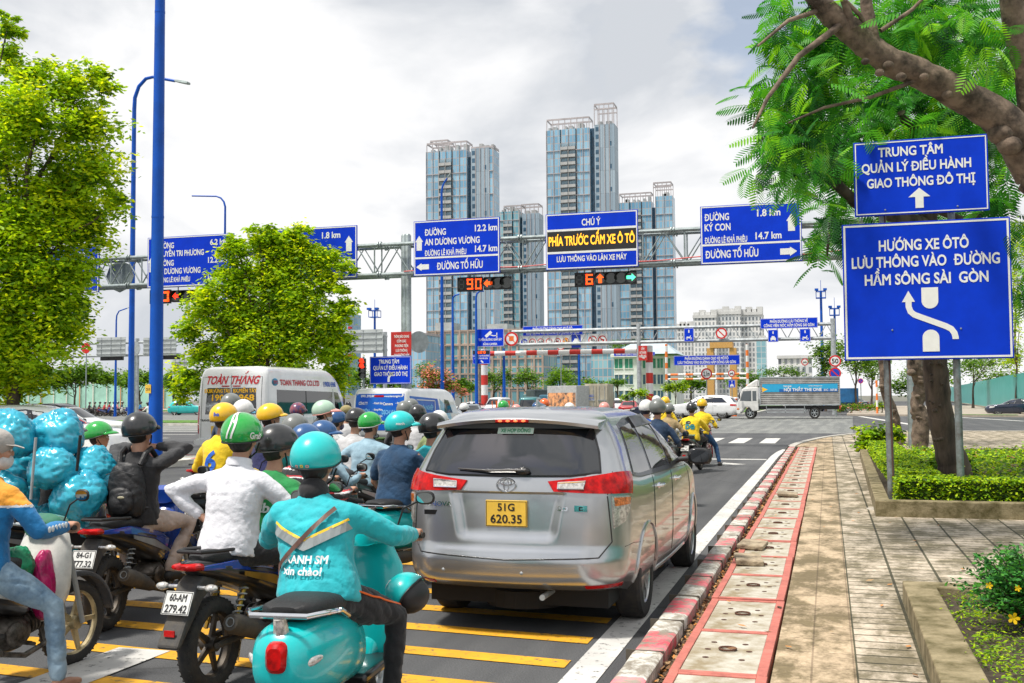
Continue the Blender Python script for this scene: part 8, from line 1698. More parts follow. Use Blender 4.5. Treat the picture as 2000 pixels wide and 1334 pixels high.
def helmet(parent, C, Rm, col, style='half', visor=True, seed=0, k=1.0, trim=BLACK, name='helmet', strap=True):
	"""open-face shell following the head; C centre, Rm head rotation"""
	M = Matrix.Translation(C) @ Rm.to_4x4(); g = MB(); nu, nv = 40, 14; rx, ry, rz = .134*k, .158*k, .142*k
	def lim(a):
		f = math.sin(a)              # +1 front, -1 back
		return R(92)+R(26)*max(0, -f)**.8+R(14)*(1-abs(f))-(R(8)*max(0, f)) if style == 'half' else R(98)+R(34)*max(0, -f)**.6+R(30)*(1-abs(f))**1.2-R(10)*max(0, f)
	vs = []; rim = []
	for i in range(nv+1):
		for j in range(nu):
			a = 2*PI*j/nu; t = lim(a)*i/nv; p = Vector((rx*math.sin(t)*math.cos(a), ry*math.sin(t)*math.sin(a), rz*math.cos(t))); vs.append(p)
			if i == nv: rim.append(p)
	g.add(vs, [(i*nu+j, i*nu+(j+1) % nu, (i+1)*nu+(j+1) % nu, (i+1)*nu+j)[::-1] for i in range(nv) for j in range(nu)], M); o = g.build(name, col, parent, ang=180); sm = o.modifiers.new('thick', 'SOLIDIFY'); sm.thickness = .014; sm.offset = -1
	g = MB(); g.tube([M @ p for p in rim+[rim[0]]], .0055, 6); g.build('helmet_rim', trim, o)
	if visor:
		g = MB(); pv = []; n = 14
		for i in range(n+1):
			a = PI/2-1.05+2.1*i/n; t = lim(a)-.12; p = Vector((rx*1.01*math.sin(t)*math.cos(a), ry*1.01*math.sin(t)*math.sin(a), rz*math.cos(t))); e = Vector((math.cos(a)*.35, .85*math.sin(a), -.22)); ln = (.075 if visor is True else visor)*math.sin(PI*(.12+.76*i/n)); pv += [p, p+e*ln*.6, p+e*ln+Vector((0, 0, -.012))]
		g.add(pv, [(i*3+j, i*3+3+j, i*3+4+j, i*3+1+j) for i in range(n) for j in range(2)], M); q = g.build('visor', col if visor is True else trim, o); sm = q.modifiers.new('thick', 'SOLIDIFY'); sm.thickness = .005
	if strap:
		g = MB()
		for sg in (-1, 1): g.tube([M @ Vector((sg*rx*.86, .02, -.06)), M @ Vector((sg*.078, .055, -.12)), M @ Vector((sg*.03, .075, -.152))], .006, 5)
		build_each(g, 'chin_strap', BLACK, o)
	return o, M, (rx, ry, rz)
def on_helmet(o, M, rd, s, az, el, h, w, m, off=.004):
	"""lettering laid on the helmet shell at azimuth/elevation"""
	k = MB(); text(k, s, 0, -h/2, h, w, 'C', 0, .03); g = MB(); pts = []
	for v in k.v:
		a = az+v[0]/.14; e = el+v[2]/.14; pts.append(M @ Vector(((rd[0]+off)*math.cos(e)*math.cos(a), (rd[1]+off)*math.cos(e)*math.sin(a), (rd[2]+off)*math.sin(e))))
	g.add(pts, k.f); return g.build('helmet_lettering', m, o, smooth=False)
def stripe_helmet(o, M, rd, az, w, m, e0=.1, e1=1.5, wob=0.0):
	g = MB(); n = 14; vs = []
	for i in range(n+1):
		e = e0+(e1-e0)*i/n
		for sg in (-1, 1): a = az+wob*math.sin(e*3)+sg*w/max(.15, math.cos(e))/2; vs.append(M @ Vector(((rd[0]+.003)*math.cos(e)*math.cos(a), (rd[1]+.003)*math.cos(e)*math.sin(a), (rd[2]+.003)*math.sin(e))))
	g.add(vs, [(2*i, 2*i+1, 2*i+3, 2*i+2) for i in range(n)]); return g.build('helmet_stripe', m, o)
NEAR = {}
def person(label, loc, rz, top, legs, helm, hip=(0, -.18, .83), lean=12, turn=0, tilt=0, hands=None, feet=None, vox=.022, sleeve='long', helm_style='half', visor=True, shorts=False, mask=None, hair=True, shoe=None, bulk=1.0, size=1.0, poses=('grip', 'grip'), elbow=((-.55, -.25, -.8), (.55, -.25, -.8)), assign=None, mats=None, knee=None, group=None, twist=0, hat=None, trim=BLACK, collar=None, roll=0):
	t = thing('person', label, 'person', loc, rz, group); P = Vector; H = P(hip); L_ = R(lean); S = size; ax = P((math.sin(R(roll))*.9, math.sin(L_), math.cos(L_))).normalized(); nb = H+ax*.50*S; hax = P((0, math.sin(L_*.55), math.cos(L_*.55))); hc = nb+ax*.05+hax*.135*S; hc += P((0, .02, 0))
	Rz = Matrix.Rotation(R(turn), 3, 'Z') @ Matrix.Rotation(-R(tilt)-L_*.25, 3, 'X'); hd = lambda x, y, z: hc+Rz @ (P((x, y, z))*S)
	Tw = Matrix.Rotation(R(twist), 3, 'Z'); sx = Tw @ P((1, 0, 0)); sh = [nb-ax*.075*S+sx*(sg*.178*S*bulk) for sg in (-1, 1)]
	hands = hands or (P((-.31, .27, .985)), P((.31, .27, .985))); feet = feet or (P((-.17, .06, .30)), P((.17, .06, .30)))
	wr = []
	for i, sg in enumerate((-1, 1)): wr.append(P(hands[i])+(P((0, -.055, .012)) if poses[i] == 'grip' else (sh[i]*.35+hc*.0-P(hands[i])*.35)*0))
	b = Cap(); tor = [(H-ax*.10, .15, .115), (H, .168, .125), (H+ax*.16*S, .142, .105), (H+ax*.32*S, .165, .115), (H+ax*.43*S, .165, .10), (H+ax*.50*S, .09, .068)]
	b.spine([(c, hw*.87*S, dp*.87*S, ax) for c, hw, dp in tor]); b.cap([nb-ax*.03, hd(0, -.01, -.06)], [.058*S, .054*S])
	q = Rz.to_4x4()
	def he(x, y, z, r): b.ell((0, 0, 0), [k*S for k in r], Matrix.Translation(hd(x, y, z)) @ q, 16, 12)
	he(0, -.008, .03, (.076, .094, .095)); he(0, .030, -.04, (.058, .066, .072)); he(0, .03, .0, (.062, .07, .06)); he(0, .098, -.018, (.013, .020, .017)); he(0, .092, .008, (.009, .014, .026)); he(0, .085, -.058, (.024, .014, .008)); he(0, .083, -.070, (.020, .014, .007)); he(0, .07, -.098, (.026, .022, .018))
	for sg in (-1, 1): he(sg*.076, .0, -.012, (.012, .026, .034)); he(sg*.045, .07, -.02, (.022, .018, .02))
	el = []; ka = []
	for i, sg in enumerate((-1, 1)):
		e, wv = ik(sh[i], wr[i], .29*S, .255*S, elbow[i]); el.append(e); wr[i] = wv; b.cap([sh[i], e, wv], [.042*S, .038*S, .026*S]); hand(b, hands[i] if poses[i] != 'flat' else P(hands[i])+(P(hands[i])-wv).normalized()*.1 if (P(hands[i])-wv).length > .01 else P(hands[i])+(wv-e).normalized()*.1, wv, sg, poses[i])
		hp = H+P((sg*.095*S, .02, -.03)); kn, an = ik(hp, P(feet[i])+P((0, -.03, .075)), .43*S, .42*S, (knee[i] if knee else (sg*.42, .8, .35))); ka.append((hp, kn, an)); b.cap([hp, kn, an], [.078*S, .054*S, .036*S]); f = an+P((0, .02, -.055)); b.cap([f+P((0, -.04, .0)), f+P((sg*.01, .07, -.005)), f+P((sg*.015, .14, -.012))], [.034, .034, .024])
	body = grow(b, 'body', SKIN, t, min(vox, .013 if vox < .018 else vox*.8), 2)
	g = MB()
	for sg in (-1, 1): g.ell(hd(sg*.031, .087, .008), (.0125, .009, .009), None, 10, 6)
	ey = g.build('eyes', EYEW, body); g = MB()
	for sg in (-1, 1): g.ell(hd(sg*.031, .0945, .008), (.0055, .004, .0055), None, 8, 5)
	g.build('pupils', BLACK, ey)
	# top garment
	c = Cap(); bk = bulk; c.spine([(H-ax*.07, .190*bk, .153*bk, ax), (H+ax*.02, .189*bk, .150*bk, ax), (H+ax*.16*S, .165*bk, .128*bk, ax), (H+ax*.32*S, .182*bk, .130*bk, ax), (H+ax*.42*S, .172*bk, .115, ax), (H+ax*.475*S, .125, .085, ax), (H+ax*.53*S, .075, .068, ax)])
	for i in range(2):
		e, wv = el[i], wr[i]
		if sleeve == 'long': c.cap([nb-ax*.055*S+sx*((-1, 1)[i]*.07), sh[i]-ax*.012-sx*((-1, 1)[i]*.02), sh[i].lerp(e, .4), e, e.lerp(wv, .5), e.lerp(wv, .93)], [.066, .066*bk, .060*bk, .054*bk, .049*bk, .038*bk])
		else: c.cap([nb-ax*.055*S+sx*((-1, 1)[i]*.07), sh[i]-ax*.012-sx*((-1, 1)[i]*.02), sh[i].lerp(e, .4), sh[i].lerp(e, .72)], [.062, .064*bk, .064*bk, .062*bk])
	mt = mats or [top]; tg = grow(c, 'jacket' if sleeve == 'long' else 'shirt', mt, body, vox, 5, .0065, assign, seed=len(label))
	if collar: g = MB(); g.lathe([(.082, -.02), (.085, .01), (.075, .035), (.068, .03), (.07, .0)], 20, Matrix.Translation(nb+ax*.03) @ Matrix.Rotation(-L_, 4, 'X'), closed=True); g.build('collar', collar, tg)
	c = Cap(); c.spine([(H-ax*.13, .155*bk, .13, ax), (H-ax*.02, .176*bk, .138*bk, ax), (H+ax*.04, .160*bk, .122*bk, ax)])
	for i, sg in enumerate((-1, 1)):
		hp, kn, an = ka[i]
		if shorts: c.cap([hp, hp.lerp(kn, .95)], [.094*bk, .076])
		else: c.cap([hp, hp.lerp(kn, .5), kn, kn.lerp(an, .5), kn.lerp(an, .97)], [.098*bk, .086*bk, .068, .060, .053])
	grow(c, 'shorts' if shorts else 'trousers', legs, body, vox, 4, .008, seed=len(label)+3)
	if shoe:
		for i, sg in enumerate((-1, 1)):
			f = ka[i][2]+P((0, .02, -.06)); g = Cap(); g.cap([f+P((0, -.05, .0)), f+P((sg*.01, .08, -.008)), f+P((sg*.015, .17, -.018))], [.045, .047, .034], 10); grow(g, 'shoe', shoe, body, .014, 2)
	if hair: g = MB(); Mh = Matrix.Translation(hd(0, -.03, .0)) @ q; g.ell((0, 0, 0), (.083*S, .080*S, .095*S), Mh, 16, 10); g.build('hair', HAIR, body)
	if mask: g = MB(); g.ell((0, 0, 0), (.064*S, .066*S, .058*S), Matrix.Translation(hd(0, .045, -.06)) @ q, 16, 10); g.build('face_mask', mask, body)
	res = dict(t=t, body=body, top=tg, head=hc, Rz=Rz, nb=nb, H=H, ax=ax, el=el, wr=wr, sh=sh)
	if helm: res['helmet'] = helmet(body, hd(0, -.012, .042), Rz, helm, helm_style, visor, k=S, trim=trim)
	if hat: g = MB(); Mh = Matrix.Translation(hd(0, -.005, .05)) @ q; g.ell((0, 0, 0), (.098, .115, .095), Mh, 20, 12); g.loft([(.06, 0, -.01, .09, .006), (.12, 0, -.015, .085, .006), (.17, 0, -.03, .05, .005)], 16, 2.2, Mh); g.build('cap', hat, body)
	return res
def back_print(p, items, off=.010):
	"""lettering and ribbons pressed onto the back of a garment; items are (name, MB in x-z, material)"""
	bm = p['top'].data; v = [x.co.copy() for x in bm.vertices]; bv = BVHTree.FromPolygons(v, [tuple(f.vertices) for f in bm.polygons])
	for nm, k, m in items:
		vs = []
		for q in k.v:
			h = bv.ray_cast(Vector((q[0], -3, q[2])), Vector((0, 1, 0)))
			if h[0] is None: h = bv.find_nearest(Vector((q[0], p['H'].y-.1, q[2])))
			vs.append(h[0]+Vector((0, -off, 0)))
		g = MB(); g.add(vs, k.f); g.build(nm, m, p['top'], smooth=False)
def dense_stroke(k, pts, w, n=10):
	q = []
	for a, b in zip(pts[:-1], pts[1:]): q += [(a[0]+(b[0]-a[0])*i/n, a[1]+(b[1]-a[1])*i/n) for i in range(n)]
	stroke(k, q+[pts[-1]], w)
def local(p, loc, rz): return Matrix.Rotation(-rz, 3, 'Z') @ (Vector(p)-Vector(loc))
# ================================================================ the foreground riders
HG = mat('helmet_green', (.012, .34, .045), .2, var=.05, coat=.9); HT = mat('helmet_teal', (.010, .50, .50), .32, var=.04, coat=.4); HK = mat('helmet_black', (.016, .017, .018), .3, var=.08, coat=.6); HY = mat('helmet_yellow', (.86, .50, .008), .28, var=.05, coat=.6); HW = mat('helmet_white', (.72, .72, .70), .3, var=.05, coat=.6); HGR = mat('helmet_grey', (.17, .18, .17), .35, var=.08, coat=.5); HB = mat('helmet_blue', (.012, .075, .22), .28, var=.06, coat=.6); HM = mat('helmet_mint', (.40, .56, .44), .35, var=.05, coat=.4); HO = mat('helmet_orange', (.80, .13, .015), .3, var=.05, coat=.5); HPK = mat('helmet_pink', (.75, .30, .26), .3, var=.05, coat=.5); HNV = mat('helmet_navy_floral', (.02, .025, .09), .3, var=.9, vs=18, coat=.5, col2=(.35, .06, .04)); KH = cloth('khaki', (.30, .25, .11))
TEAL = cloth('teal', (.006, .40, .45), .75, col2=(.005, .31, .36)); WSH = cloth('white_shirt', (.66, .66, .70), .8, .08); BLKC = cloth('black', (.014, .014, .016)); CHAR = cloth('charcoal', (.045, .046, .05)); NAVY = cloth('navy', (.006, .045, .11)); GREEN = cloth('green', (.01, .25, .06)); BEIGET = cloth('beige_trousers', (.50, .40, .34)); JEAN = cloth('jeans', (.26, .36, .44), .9, .25, .5, (.11, .19, .28)); DENIM = cloth('pale_denim', (.27, .40, .48), .9, .2, .35, (.16, .26, .33)); ORG = cloth('orange', (.80, .33, .03)); BLUEJ = cloth('blue_jacket', (.006, .17, .42)); GREYH = cloth('grey_hoodie', (.46, .46, .47)); OLIVE = cloth('olive', (.20, .25, .10)); NBH = cloth('navy_hoodie', (.012, .016, .09)); TAN = cloth('tan_jacket', (.33, .24, .12)); YJ = cloth('yellow_jacket', (.80, .55, .008)); REDC = cloth('red', (.48, .03, .04)); WHC = cloth('white', (.70, .70, .70)); PINKC = cloth('pink', (.62, .26, .26)); DKJ = cloth('dark_blue_jacket', (.008, .03, .075)); MASKT = cloth('mask_teal', (.03, .33, .36)); MASKW = cloth('mask_white', (.65, .66, .66)); SHOEB = mat('dark_shoe', (.02, .02, .02), .6, var=.2); REFL = mat('reflective_tape', (.30, .33, .33), .4, .2, var=.06); YPIPE = mat('yellow_piping', (.85, .55, .03), .6, var=.05); LEATHER = mat('brown_strap', (.11, .05, .035), .6, var=.15); WPR = mat('white_print', (.68, .70, .70), .7, var=.05)
# D: rider in teal on the teal scooter, nearest the camera
DL = (-2.57, 5.37, 0); DR = R(6)
scooter('nearest teal scooter with chrome rail and red tail light at bottom centre', DL, DR, BK['bike_teal'])
p = person('person in teal jacket and teal helmet with brown strap across the back, nearest the camera', DL, DR, TEAL, BLKC, HT, hip=(-.02, -.25, .79), lean=17, turn=-4, roll=-11, hands=((-.34, .36, 1.02), (.33, .36, 1.02)), feet=((-.28, .10, .30), (.27, .12, .12)), vox=.013, visor=False, bulk=1.16, size=1.0, shoe=SHOEB, collar=BLKC, elbow=((-.7, -.35, -.5), (.7, -.35, -.55)), knee=((-.5, .8, .2), (.5, .8, .2)))
nb = p['nb']; zc = nb.z; k1, k2, k3, k4, k5 = MB(), MB(), MB(), MB(), MB()
dense_stroke(k1, [(-.27, zc-.14), (-.07, zc-.215), (.13, zc-.12)], .05); dense_stroke(k2, [(-.27, zc-.11), (-.07, zc-.187), (.13, zc-.09)], .013); text(k3, 'XANH SM', -.055, zc-.30, .038, .24, bold=.03); text(k4, 'xin chào!', -.065, zc-.355, .038, .22, bold=.03); dense_stroke(k5, [(.06, zc-.03), (-.25, zc-.36)], .024)
for nm, k, m in (('reflective_chevron', k1, REFL), ('yellow_chevron', k2, YPIPE), ('lettering', k3, WPR), ('lettering', k4, WPR), ('bag_strap', k5, LEATHER)): back_print(p, [(nm, k, m)], .018 if nm != 'bag_strap' else .026)
o, M, rd = p['helmet'];
for a, m in ((-1.9, HPK), (-1.65, YPIPE), (-1.4, HPK)): on_helmet(o, M, rd, 'o', a, -.33, .022, .022, m)
hb = p['body']; g = MB(); g.ell(p['nb']+Vector((0, -.005, .045)), (.082, .085, .075), None, 18, 12); g.build('neck_scarf', BLKC, hb)
tr = [c for c in bpy.data.objects if c.parent == hb and c.name.startswith('trousers')][0]; bm = tr.data; bv = BVHTree.FromPolygons([v.co.copy() for v in bm.vertices], [tuple(f.vertices) for f in bm.polygons]); g = MB()
g.tube([bv.find_nearest(Vector(q))[0]+Vector((.004, -.003, 0)) for q in [(.30, -.25+.05*i, .86-.028*i) for i in range(12)]], .006, 5); g.build('orange_piping', HO, tr); g = MB(); g.tube([bv.find_nearest(Vector((.02+.015*i, -.5, .80+.004*i)))[0]+Vector((0, -.004, 0)) for i in range(10)], .006, 5); g.build('pocket_zip', HO, tr)
# spare helmet hanging on the scooter
e = thing('spare_helmet', 'spare teal helmet with dark edge hanging at the right of the nearest scooter', 'helmet', (0, 0, 0)); w_ = Matrix.Translation(DL) @ Matrix.Rotation(DR, 4, 'Z') @ Vector((.30, .30, .70)); e.location = w_; o, M, rd = helmet(e, Vector((0, 0, 0)), Matrix.Rotation(R(-20), 3, 'Z') @ Matrix.Rotation(R(-62), 3, 'Y'), HT, 'half', False, k=.86, name='shell', strap=False); g = MB(); g.ell((0, 0, -.02), (.104, .124, .10), M, 18, 12); on_helmet(o, M, rd, 'xanh', -1.3, .75, .03, .09, WPR); g.build('padding', BLACK, e)
# C: blue and black motorbike with passenger in white shirt and driver in green
CL = (-3.68, 6.53, 0); CR = R(-2)
underbone('black motorbike with blue tail and plate 279.42 carrying the white-shirted passenger', CL, CR, BK['bike_blue'], GOLDS, ('60-AM', '279.42'), shock=GOLDS)
p = person('person in white shirt and green helmet with two white stripes, riding pillion', CL, CR, WSH, BLKC, HG, hip=(0, -.42, .87), lean=12, turn=6, hands=((-.26, -.36, 1.05), (.30, -.02, .92)), poses=('flat', 'flat'), elbow=((-1, -.35, .1), (.9, -.5, -.1)), feet=((-.25, -.22, .36), (.27, -.22, .36)), vox=.013, visor=False, bulk=1.06, size=.99, shoe=SHOEB, knee=((-.6, .8, .3), (.75, .75, .15)), collar=WSH)
o, M, rd = p['helmet']; stripe_helmet(o, M, rd, -1.75, .10, HW, -.25, 1.35, .12); stripe_helmet(o, M, rd, -1.5, .10, HW, -.25, 1.35, .12); on_helmet(o, M, rd, 'Grab', -.35, -.10, .04, .09, HW)
p = person('person in green jacket and black helmet driving the motorbike with the white-shirted passenger', CL, CR, GREEN, BLKC, HK, hip=(.0, -.06, .80), lean=20, turn=-38, vox=.016, bulk=1.06, mask=MASKT, shoe=SHOEB, feet=((-.2, .1, .30), (.22, .1, .30)))
k = MB(); dense_stroke(k, [(-.2, p['nb'].z-.36), (.2, p['nb'].z-.36)], .03); back_print(p, [('reflective_band', k, REFL)]); k = MB(); text(k, 'Grab', 0, p['nb'].z-.22, .06, .2, bold=.03); back_print(p, [('lettering', k, WPR)])
# B: black jacket and backpack on the blue and silver motorbike
BL_ = (-5.56, 7.86, 0); BR = R(8)
underbone('blue and silver motorbike with plate 777.32 ridden by the person with the black backpack', BL_, BR, BK['bike_blue'], BK['bike_silver'], ('84-G1', '777.32'))
p = person('person in black jacket with black backpack and black helmet, hands at the collar', BL_, BR, BLKC, BEIGET, HK, hip=(0, -.16, .84), lean=4, turn=-14, hands=((-.10, -.03, 1.40), (.12, -.02, 1.41)), poses=('flat', 'flat'), elbow=((-.9, .35, -.15), (1, .25, -.02)), vox=.014, visor=.06, bulk=1.05, size=1.0, shoe=SHOEB, mats=[BLKC, CHAR], assign=lambda x, y, z: 1 if z > 1.25 and abs(x) > .12 else 0, feet=((-.19, .08, .31), (.21, .08, .31)))
pk = thing('backpack', 'black backpack worn by the rider in the black jacket', 'backpack', BL_, BR); H_ = p['H']; yb = p['nb'].y-.11
NYL = mat('black_nylon', (.016, .016, .018), .55, var=.2, vs=6, bump=.5, bs=18)
g = Cap();
g.spine([((0, yb-.075, z), hw, d, (0, .04, 1)) for z, hw, d in ((.84, .10, .05), (.87, .138, .085), (.96, .155, .10), (1.08, .15, .098), (1.19, .135, .085), (1.27, .10, .06), (1.30, .06, .035))], 24, 3)
bag = grow(g, 'main_compartment', NYL, pk, .014, 5, .008); g = Cap(); g.ell((0, yb-.175, .97), (.115, .05, .10), None, 18, 10); g.ell((0, yb-.17, 1.03), (.11, .045, .07), None, 18, 10); grow(g, 'front_pocket', NYL, pk, .012, 4, .006)
for sg in (-1, 1):
	g = MB(); pts = [(sg*.09, yb-.03, 1.27), (sg*.11, yb+.02, 1.36), (sg*.115, yb+.10, 1.40), (sg*.13, yb+.20, 1.30)]; g.tube([Vector(q) for q in pts], .022, 8); g.build('shoulder_strap', NYL, pk); g = MB(); g.tube([(sg*.13, yb-.06, .92), (sg*.18, yb+.08, .92)], .012, 6); g.build('side_strap', NYL, pk)
g = MB(); g.tube([(-.12, yb-.19, 1.20), (0, yb-.205, 1.235), (.12, yb-.19, 1.20)], .004, 5); g.build('zip', CHAR, pk); g = MB(); g.ell((.03, yb-.226, 1.02), (.03, .006, .012), None, 12, 6); g.build('label_patch', mat('patch_khaki', (.40, .37, .25), .6), pk)
# A: rider at the left edge in orange and blue on an old step-through
AR = R(-4); ad = Vector((math.sin(-AR), math.cos(AR), 0)); f_ = G(140, 1297); AL = tuple(Vector((f_.x, f_.y, 0))-ad*.64)
t = underbone('old white and green step-through motorbike with pale cast wheels at lower left', AL, AR, BK['bike_green'], BK['bike_white'], ('54-P3', '118.20'), rim=RIMG, cat='motorbike')
for ch in [c for c in bpy.data.objects if c.parent == t and c.name.split('.')[0] in ('front_fairing', 'front_mudguard')]: bpy.data.objects.remove(ch)
g = MB(); g.loft([(.24, 0, .50, .07, .13), (.33, 0, .62, .20, .28), (.40, 0, .72, .21, .30), (.45, 0, .82, .13, .18)], 22, 3); g.build('leg_shield', BK['bike_white'], t, ang=60); g = MB(); vs = []
for a in np.linspace(.1, 2.35, 14):
	for x, k in ((-.065, .315), (-.05, .345), (.05, .345), (.065, .315)): vs.append((x, .64+k*math.cos(a), .285+k*math.sin(a)))
g.add(vs, [(i*4+j, i*4+j+1, i*4+5+j, i*4+4+j) for i in range(13) for j in range(3)]); o = g.build('front_mudguard', CHAR, t); o.modifiers.new('thick', 'SOLIDIFY').thickness = .005
p = person('person in orange and blue jacket and jeans at the left edge, face turned right', AL, AR, ORG, JEAN, None, hip=(.02, -.20, .80), lean=10, turn=-40, vox=.013, bulk=1.08, size=1.02, hat=cloth('grey_cap', (.42, .39, .36)), mask=MASKW, mats=[ORG, BLUEJ, WHC], hands=((-.31, .27, .985), (.33, .27, .985)), feet=((-.22, .12, .28), (.42, .10, .02)), knee=((-.4, .8, .3), (.5, .7, .3)),
           assign=lambda x, y, z: 0 if z > 1.165-.12*max(0, y+.05) else (2 if z > 1.148-.12*max(0, y+.05) else 1))
g = MB(); e_, w2 = p['el'][1], p['wr'][1]; dd = (w2-e_).normalized()
for i in range(6): c = e_+dd*(.03+.035*i); g.ell(c+Vector((.052-.002*i, 0, .018)), (.006, .014, .020), None, 8, 6)
g.build('sleeve_lettering', WPR, p['top'])
# pink bag hanging in front of the leg shield, green bag behind it
BAGP = mat('pink_plastic', (.50, .004, .12), .35, var=.25, vs=9, bump=.6, bs=16, coat=.3); BAGG = mat('green_plastic', (.01, .30, .13), .35, var=.3, vs=9, bump=.6, bs=16)
def sack(label, loc, r, m, name='plastic_bag', seed=0, cat='bag', group=None, lump=.16, nu=72, nv=50, tie=True):
	o = MB(); o.ell((0, 0, 0), r, None, nu, nv); vs = []
	for v in o.v:
		q = Vector(v); d = 1+lump*noise.noise(q*(2.6/max(r))*.5+Vector((seed*3.1, 0, 0)))+lump*.25*(abs(noise.noise(q*(6/max(r))*.5+Vector((0, seed, 2))))*2-.7)+lump*.25*abs(noise.noise(q*(16/max(r))*.5))-lump*.34*max(0, 1-abs(noise.noise(Vector((q.x, q.y, q.z*.5))*(3.2/max(r))+Vector((seed, 0, 0))))/.11)**1.3; vs.append(tuple(q*d))
	o.v = vs; b = o.build(name, m, None, ang=180); b.location = loc; tag(b, label, cat, group); return b
Ma = Matrix.Translation(AL) @ Matrix.Rotation(AR, 4, 'Z'); sack('bright pink plastic bag hanging at the leg shield of the old motorbike', Ma @ Vector((.10, .28, .60)), (.07, .10, .24), BAGP, seed=2); sack('green plastic bag behind the pink bag on the old motorbike', Ma @ Vector((.02, .12, .74)), (.10, .12, .13), BAGG, seed=4)
# bag bike: great pile of blue sacks
q = DD(92, 790, 9.0); GL = (q.x, q.y, 0); GRr = R(-16)
underbone('motorbike under the pile of blue plastic sacks', GL, GRr, BK['bike_black'], BK['bike_silver'], ('59-N2', '204.51'))
person('person in black shorts driving the motorbike loaded with blue sacks', GL, GRr, BLKC, BLKC, HK, hip=(0, .08, .82), lean=6, shorts=True, vox=.024, feet=((-.26, .18, .03), (.26, .16, .03)), sleeve='short')
PLB = mat('blue_plastic_sack', (.03, .38, .50), .28, var=.3, vs=4, bump=.5, bs=7, coat=.4, col2=(.004, .22, .36), stretch=(1, 1, .5))
SK = [((20, 848), .22, 'blue plastic sack at the left edge, topmost of the pile'), ((112, 850), .235, 'blue sack with a peaked knot, right of the topmost sack'), ((40, 905), .21, 'blue sack below the topmost sack beside the grey rod'), ((105, 915), .20, 'blue sack in the middle of the pile, just right of the rod'), ((182, 912), .19, 'blue sack bulging at the right of the pile below the green helmet'), ((60, 965), .20, 'blue sack low behind the grey rod'), ((155, 970), .22, 'large round blue sack beside the black backpack'), ((85, 1025), .19, 'blue sack near the orange sleeve, low in the pile'), ((140, 1035), .20, 'lowest blue sack above the tail light of the blue motorbike'), ((10, 960), .19, 'blue sack partly hidden by the orange shoulder'), ((205, 950), .14, 'small blue sack squeezed against the backpack strap')]
for i, ((px, py), r, lb) in enumerate(SK): sack(lb, DD(px, py, 8.75+.22*((i*7) % 3)-.1), (r, r*.85, r*.92), PLB, 'plastic_sack', i, 'sack', 'blue sacks on the loaded motorbike', .22)
a, b = DD(70, 855, 8.35), DD(60, 975, 8.35); g = MB(); g.tube([(0, 0, 0), b-a], .011, 8); o = g.build('steel_rod', STEEL); o.location = a; tag(o, 'upright grey rod holding the blue sacks', 'rod'); a, b = DD(157, 850, 8.4), DD(150, 920, 8.4); g = MB(); g.tube([(0, 0, 0), b-a], .012, 8); o = g.build('rubber_strap', BLACK); o.location = a; tag(o, 'black strap over the sacks near the green helmet', 'strap')
# ---------------------------------------------------------------- the crowd, placed by helmet
bikeP = {}
BC = ['bike_black', 'bike_red', 'bike_white', 'bike_blue', 'bike_silver', 'bike_teal']
def crowd(desc, px, py, dep, top, legs, helm, bike='bike_black', rz=-6, bdesc=None, vox=.024, wide=1.0, **k):
	"""head centre at (px, py) of the photograph at distance dep"""
	hw = DD(px, py, dep); rr = R(rz); hip = list(k.pop('hip', (0, -.15, .82))); lean = k.get('lean', 10); S = k.get('size', 1.0)
	hz = hip[2]+math.cos(R(lean))*.55*S+.135*S*math.cos(R(lean*.55)); dz = max(-.10, min(.26, hw.z-hz)); S2 = S*(1+.5*max(-.06, dz)/.7*.5); hip[2] += dz-(S2-S)*.6; k['size'] = S2; hy = hip[1]+math.sin(R(lean))*.55*S2+.135*math.sin(R(lean*.55))+.02
	off = Matrix.Rotation(rr, 3, 'Z') @ Vector((hip[0], hy, 0)); loc = (hw.x-off.x, hw.y-off.y, 0)
	if bike:
		lb = bdesc or ('%s motorbike under the %s' % (bike.split('_')[1], desc.replace('person', 'rider')))
		lb = ' '.join(lb.split()[:16])
		if bike == 'scooter': scooter(lb, loc, rr, BK['bike_teal'])
		elif not bikeP: bikeP['p'] = underbone(lb, loc, rr, BK[bike], BK['bike_silver'], ('59-S1', '486.27'), group='motorbikes waiting in the crowd'); bikeP['m'] = bike
		else: dup(bikeP['p'], loc, rr, lb, swap={bikeP['m']: BK[bike]} if bike != bikeP['m'] else None)
	return person(desc, loc, rr, top, legs, helm, hip=tuple(hip), vox=vox, group='riders waiting at the lights', **k)
STR = lambda a: (lambda x, y, z: (1 if (z*100) % 7 < 1.2 else (2 if (z*100) % 7 < 2.6 else 0)))
r1 = crowd('person in navy T-shirt and teal helmet riding pillion left of the silver car', 783, 838, 10.6, NAVY, JEAN, HT, None, rz=-8, vox=.016, sleeve='short', turn=-42, hip=(0, -.36, .84), bulk=1.12, hands=((-.26, -.1, .80), (.26, .0, .82)), poses=('flat', 'flat'), feet=((-.25, -.2, .32), (.25, -.2, .32)), lean=7, visor=True)
o, M, rd = r1['helmet']; on_helmet(o, M, rd, 'xanh', -.25, .1, .025, .08, HW)
L_ = r1['t'].location; scooter('teal scooter carrying the person in the navy T-shirt', tuple(L_), R(-8), BK['bike_teal'])
person('person in teal jacket driving the scooter with the navy T-shirt passenger', tuple(L_), R(-8), TEAL, BLKC, HK, hip=(.10, -.02, .80), lean=10, turn=-20, vox=.018, hands=((-.34, .36, 1.02), (.33, .36, 1.02)), bulk=1.05, visor=True, roll=7)
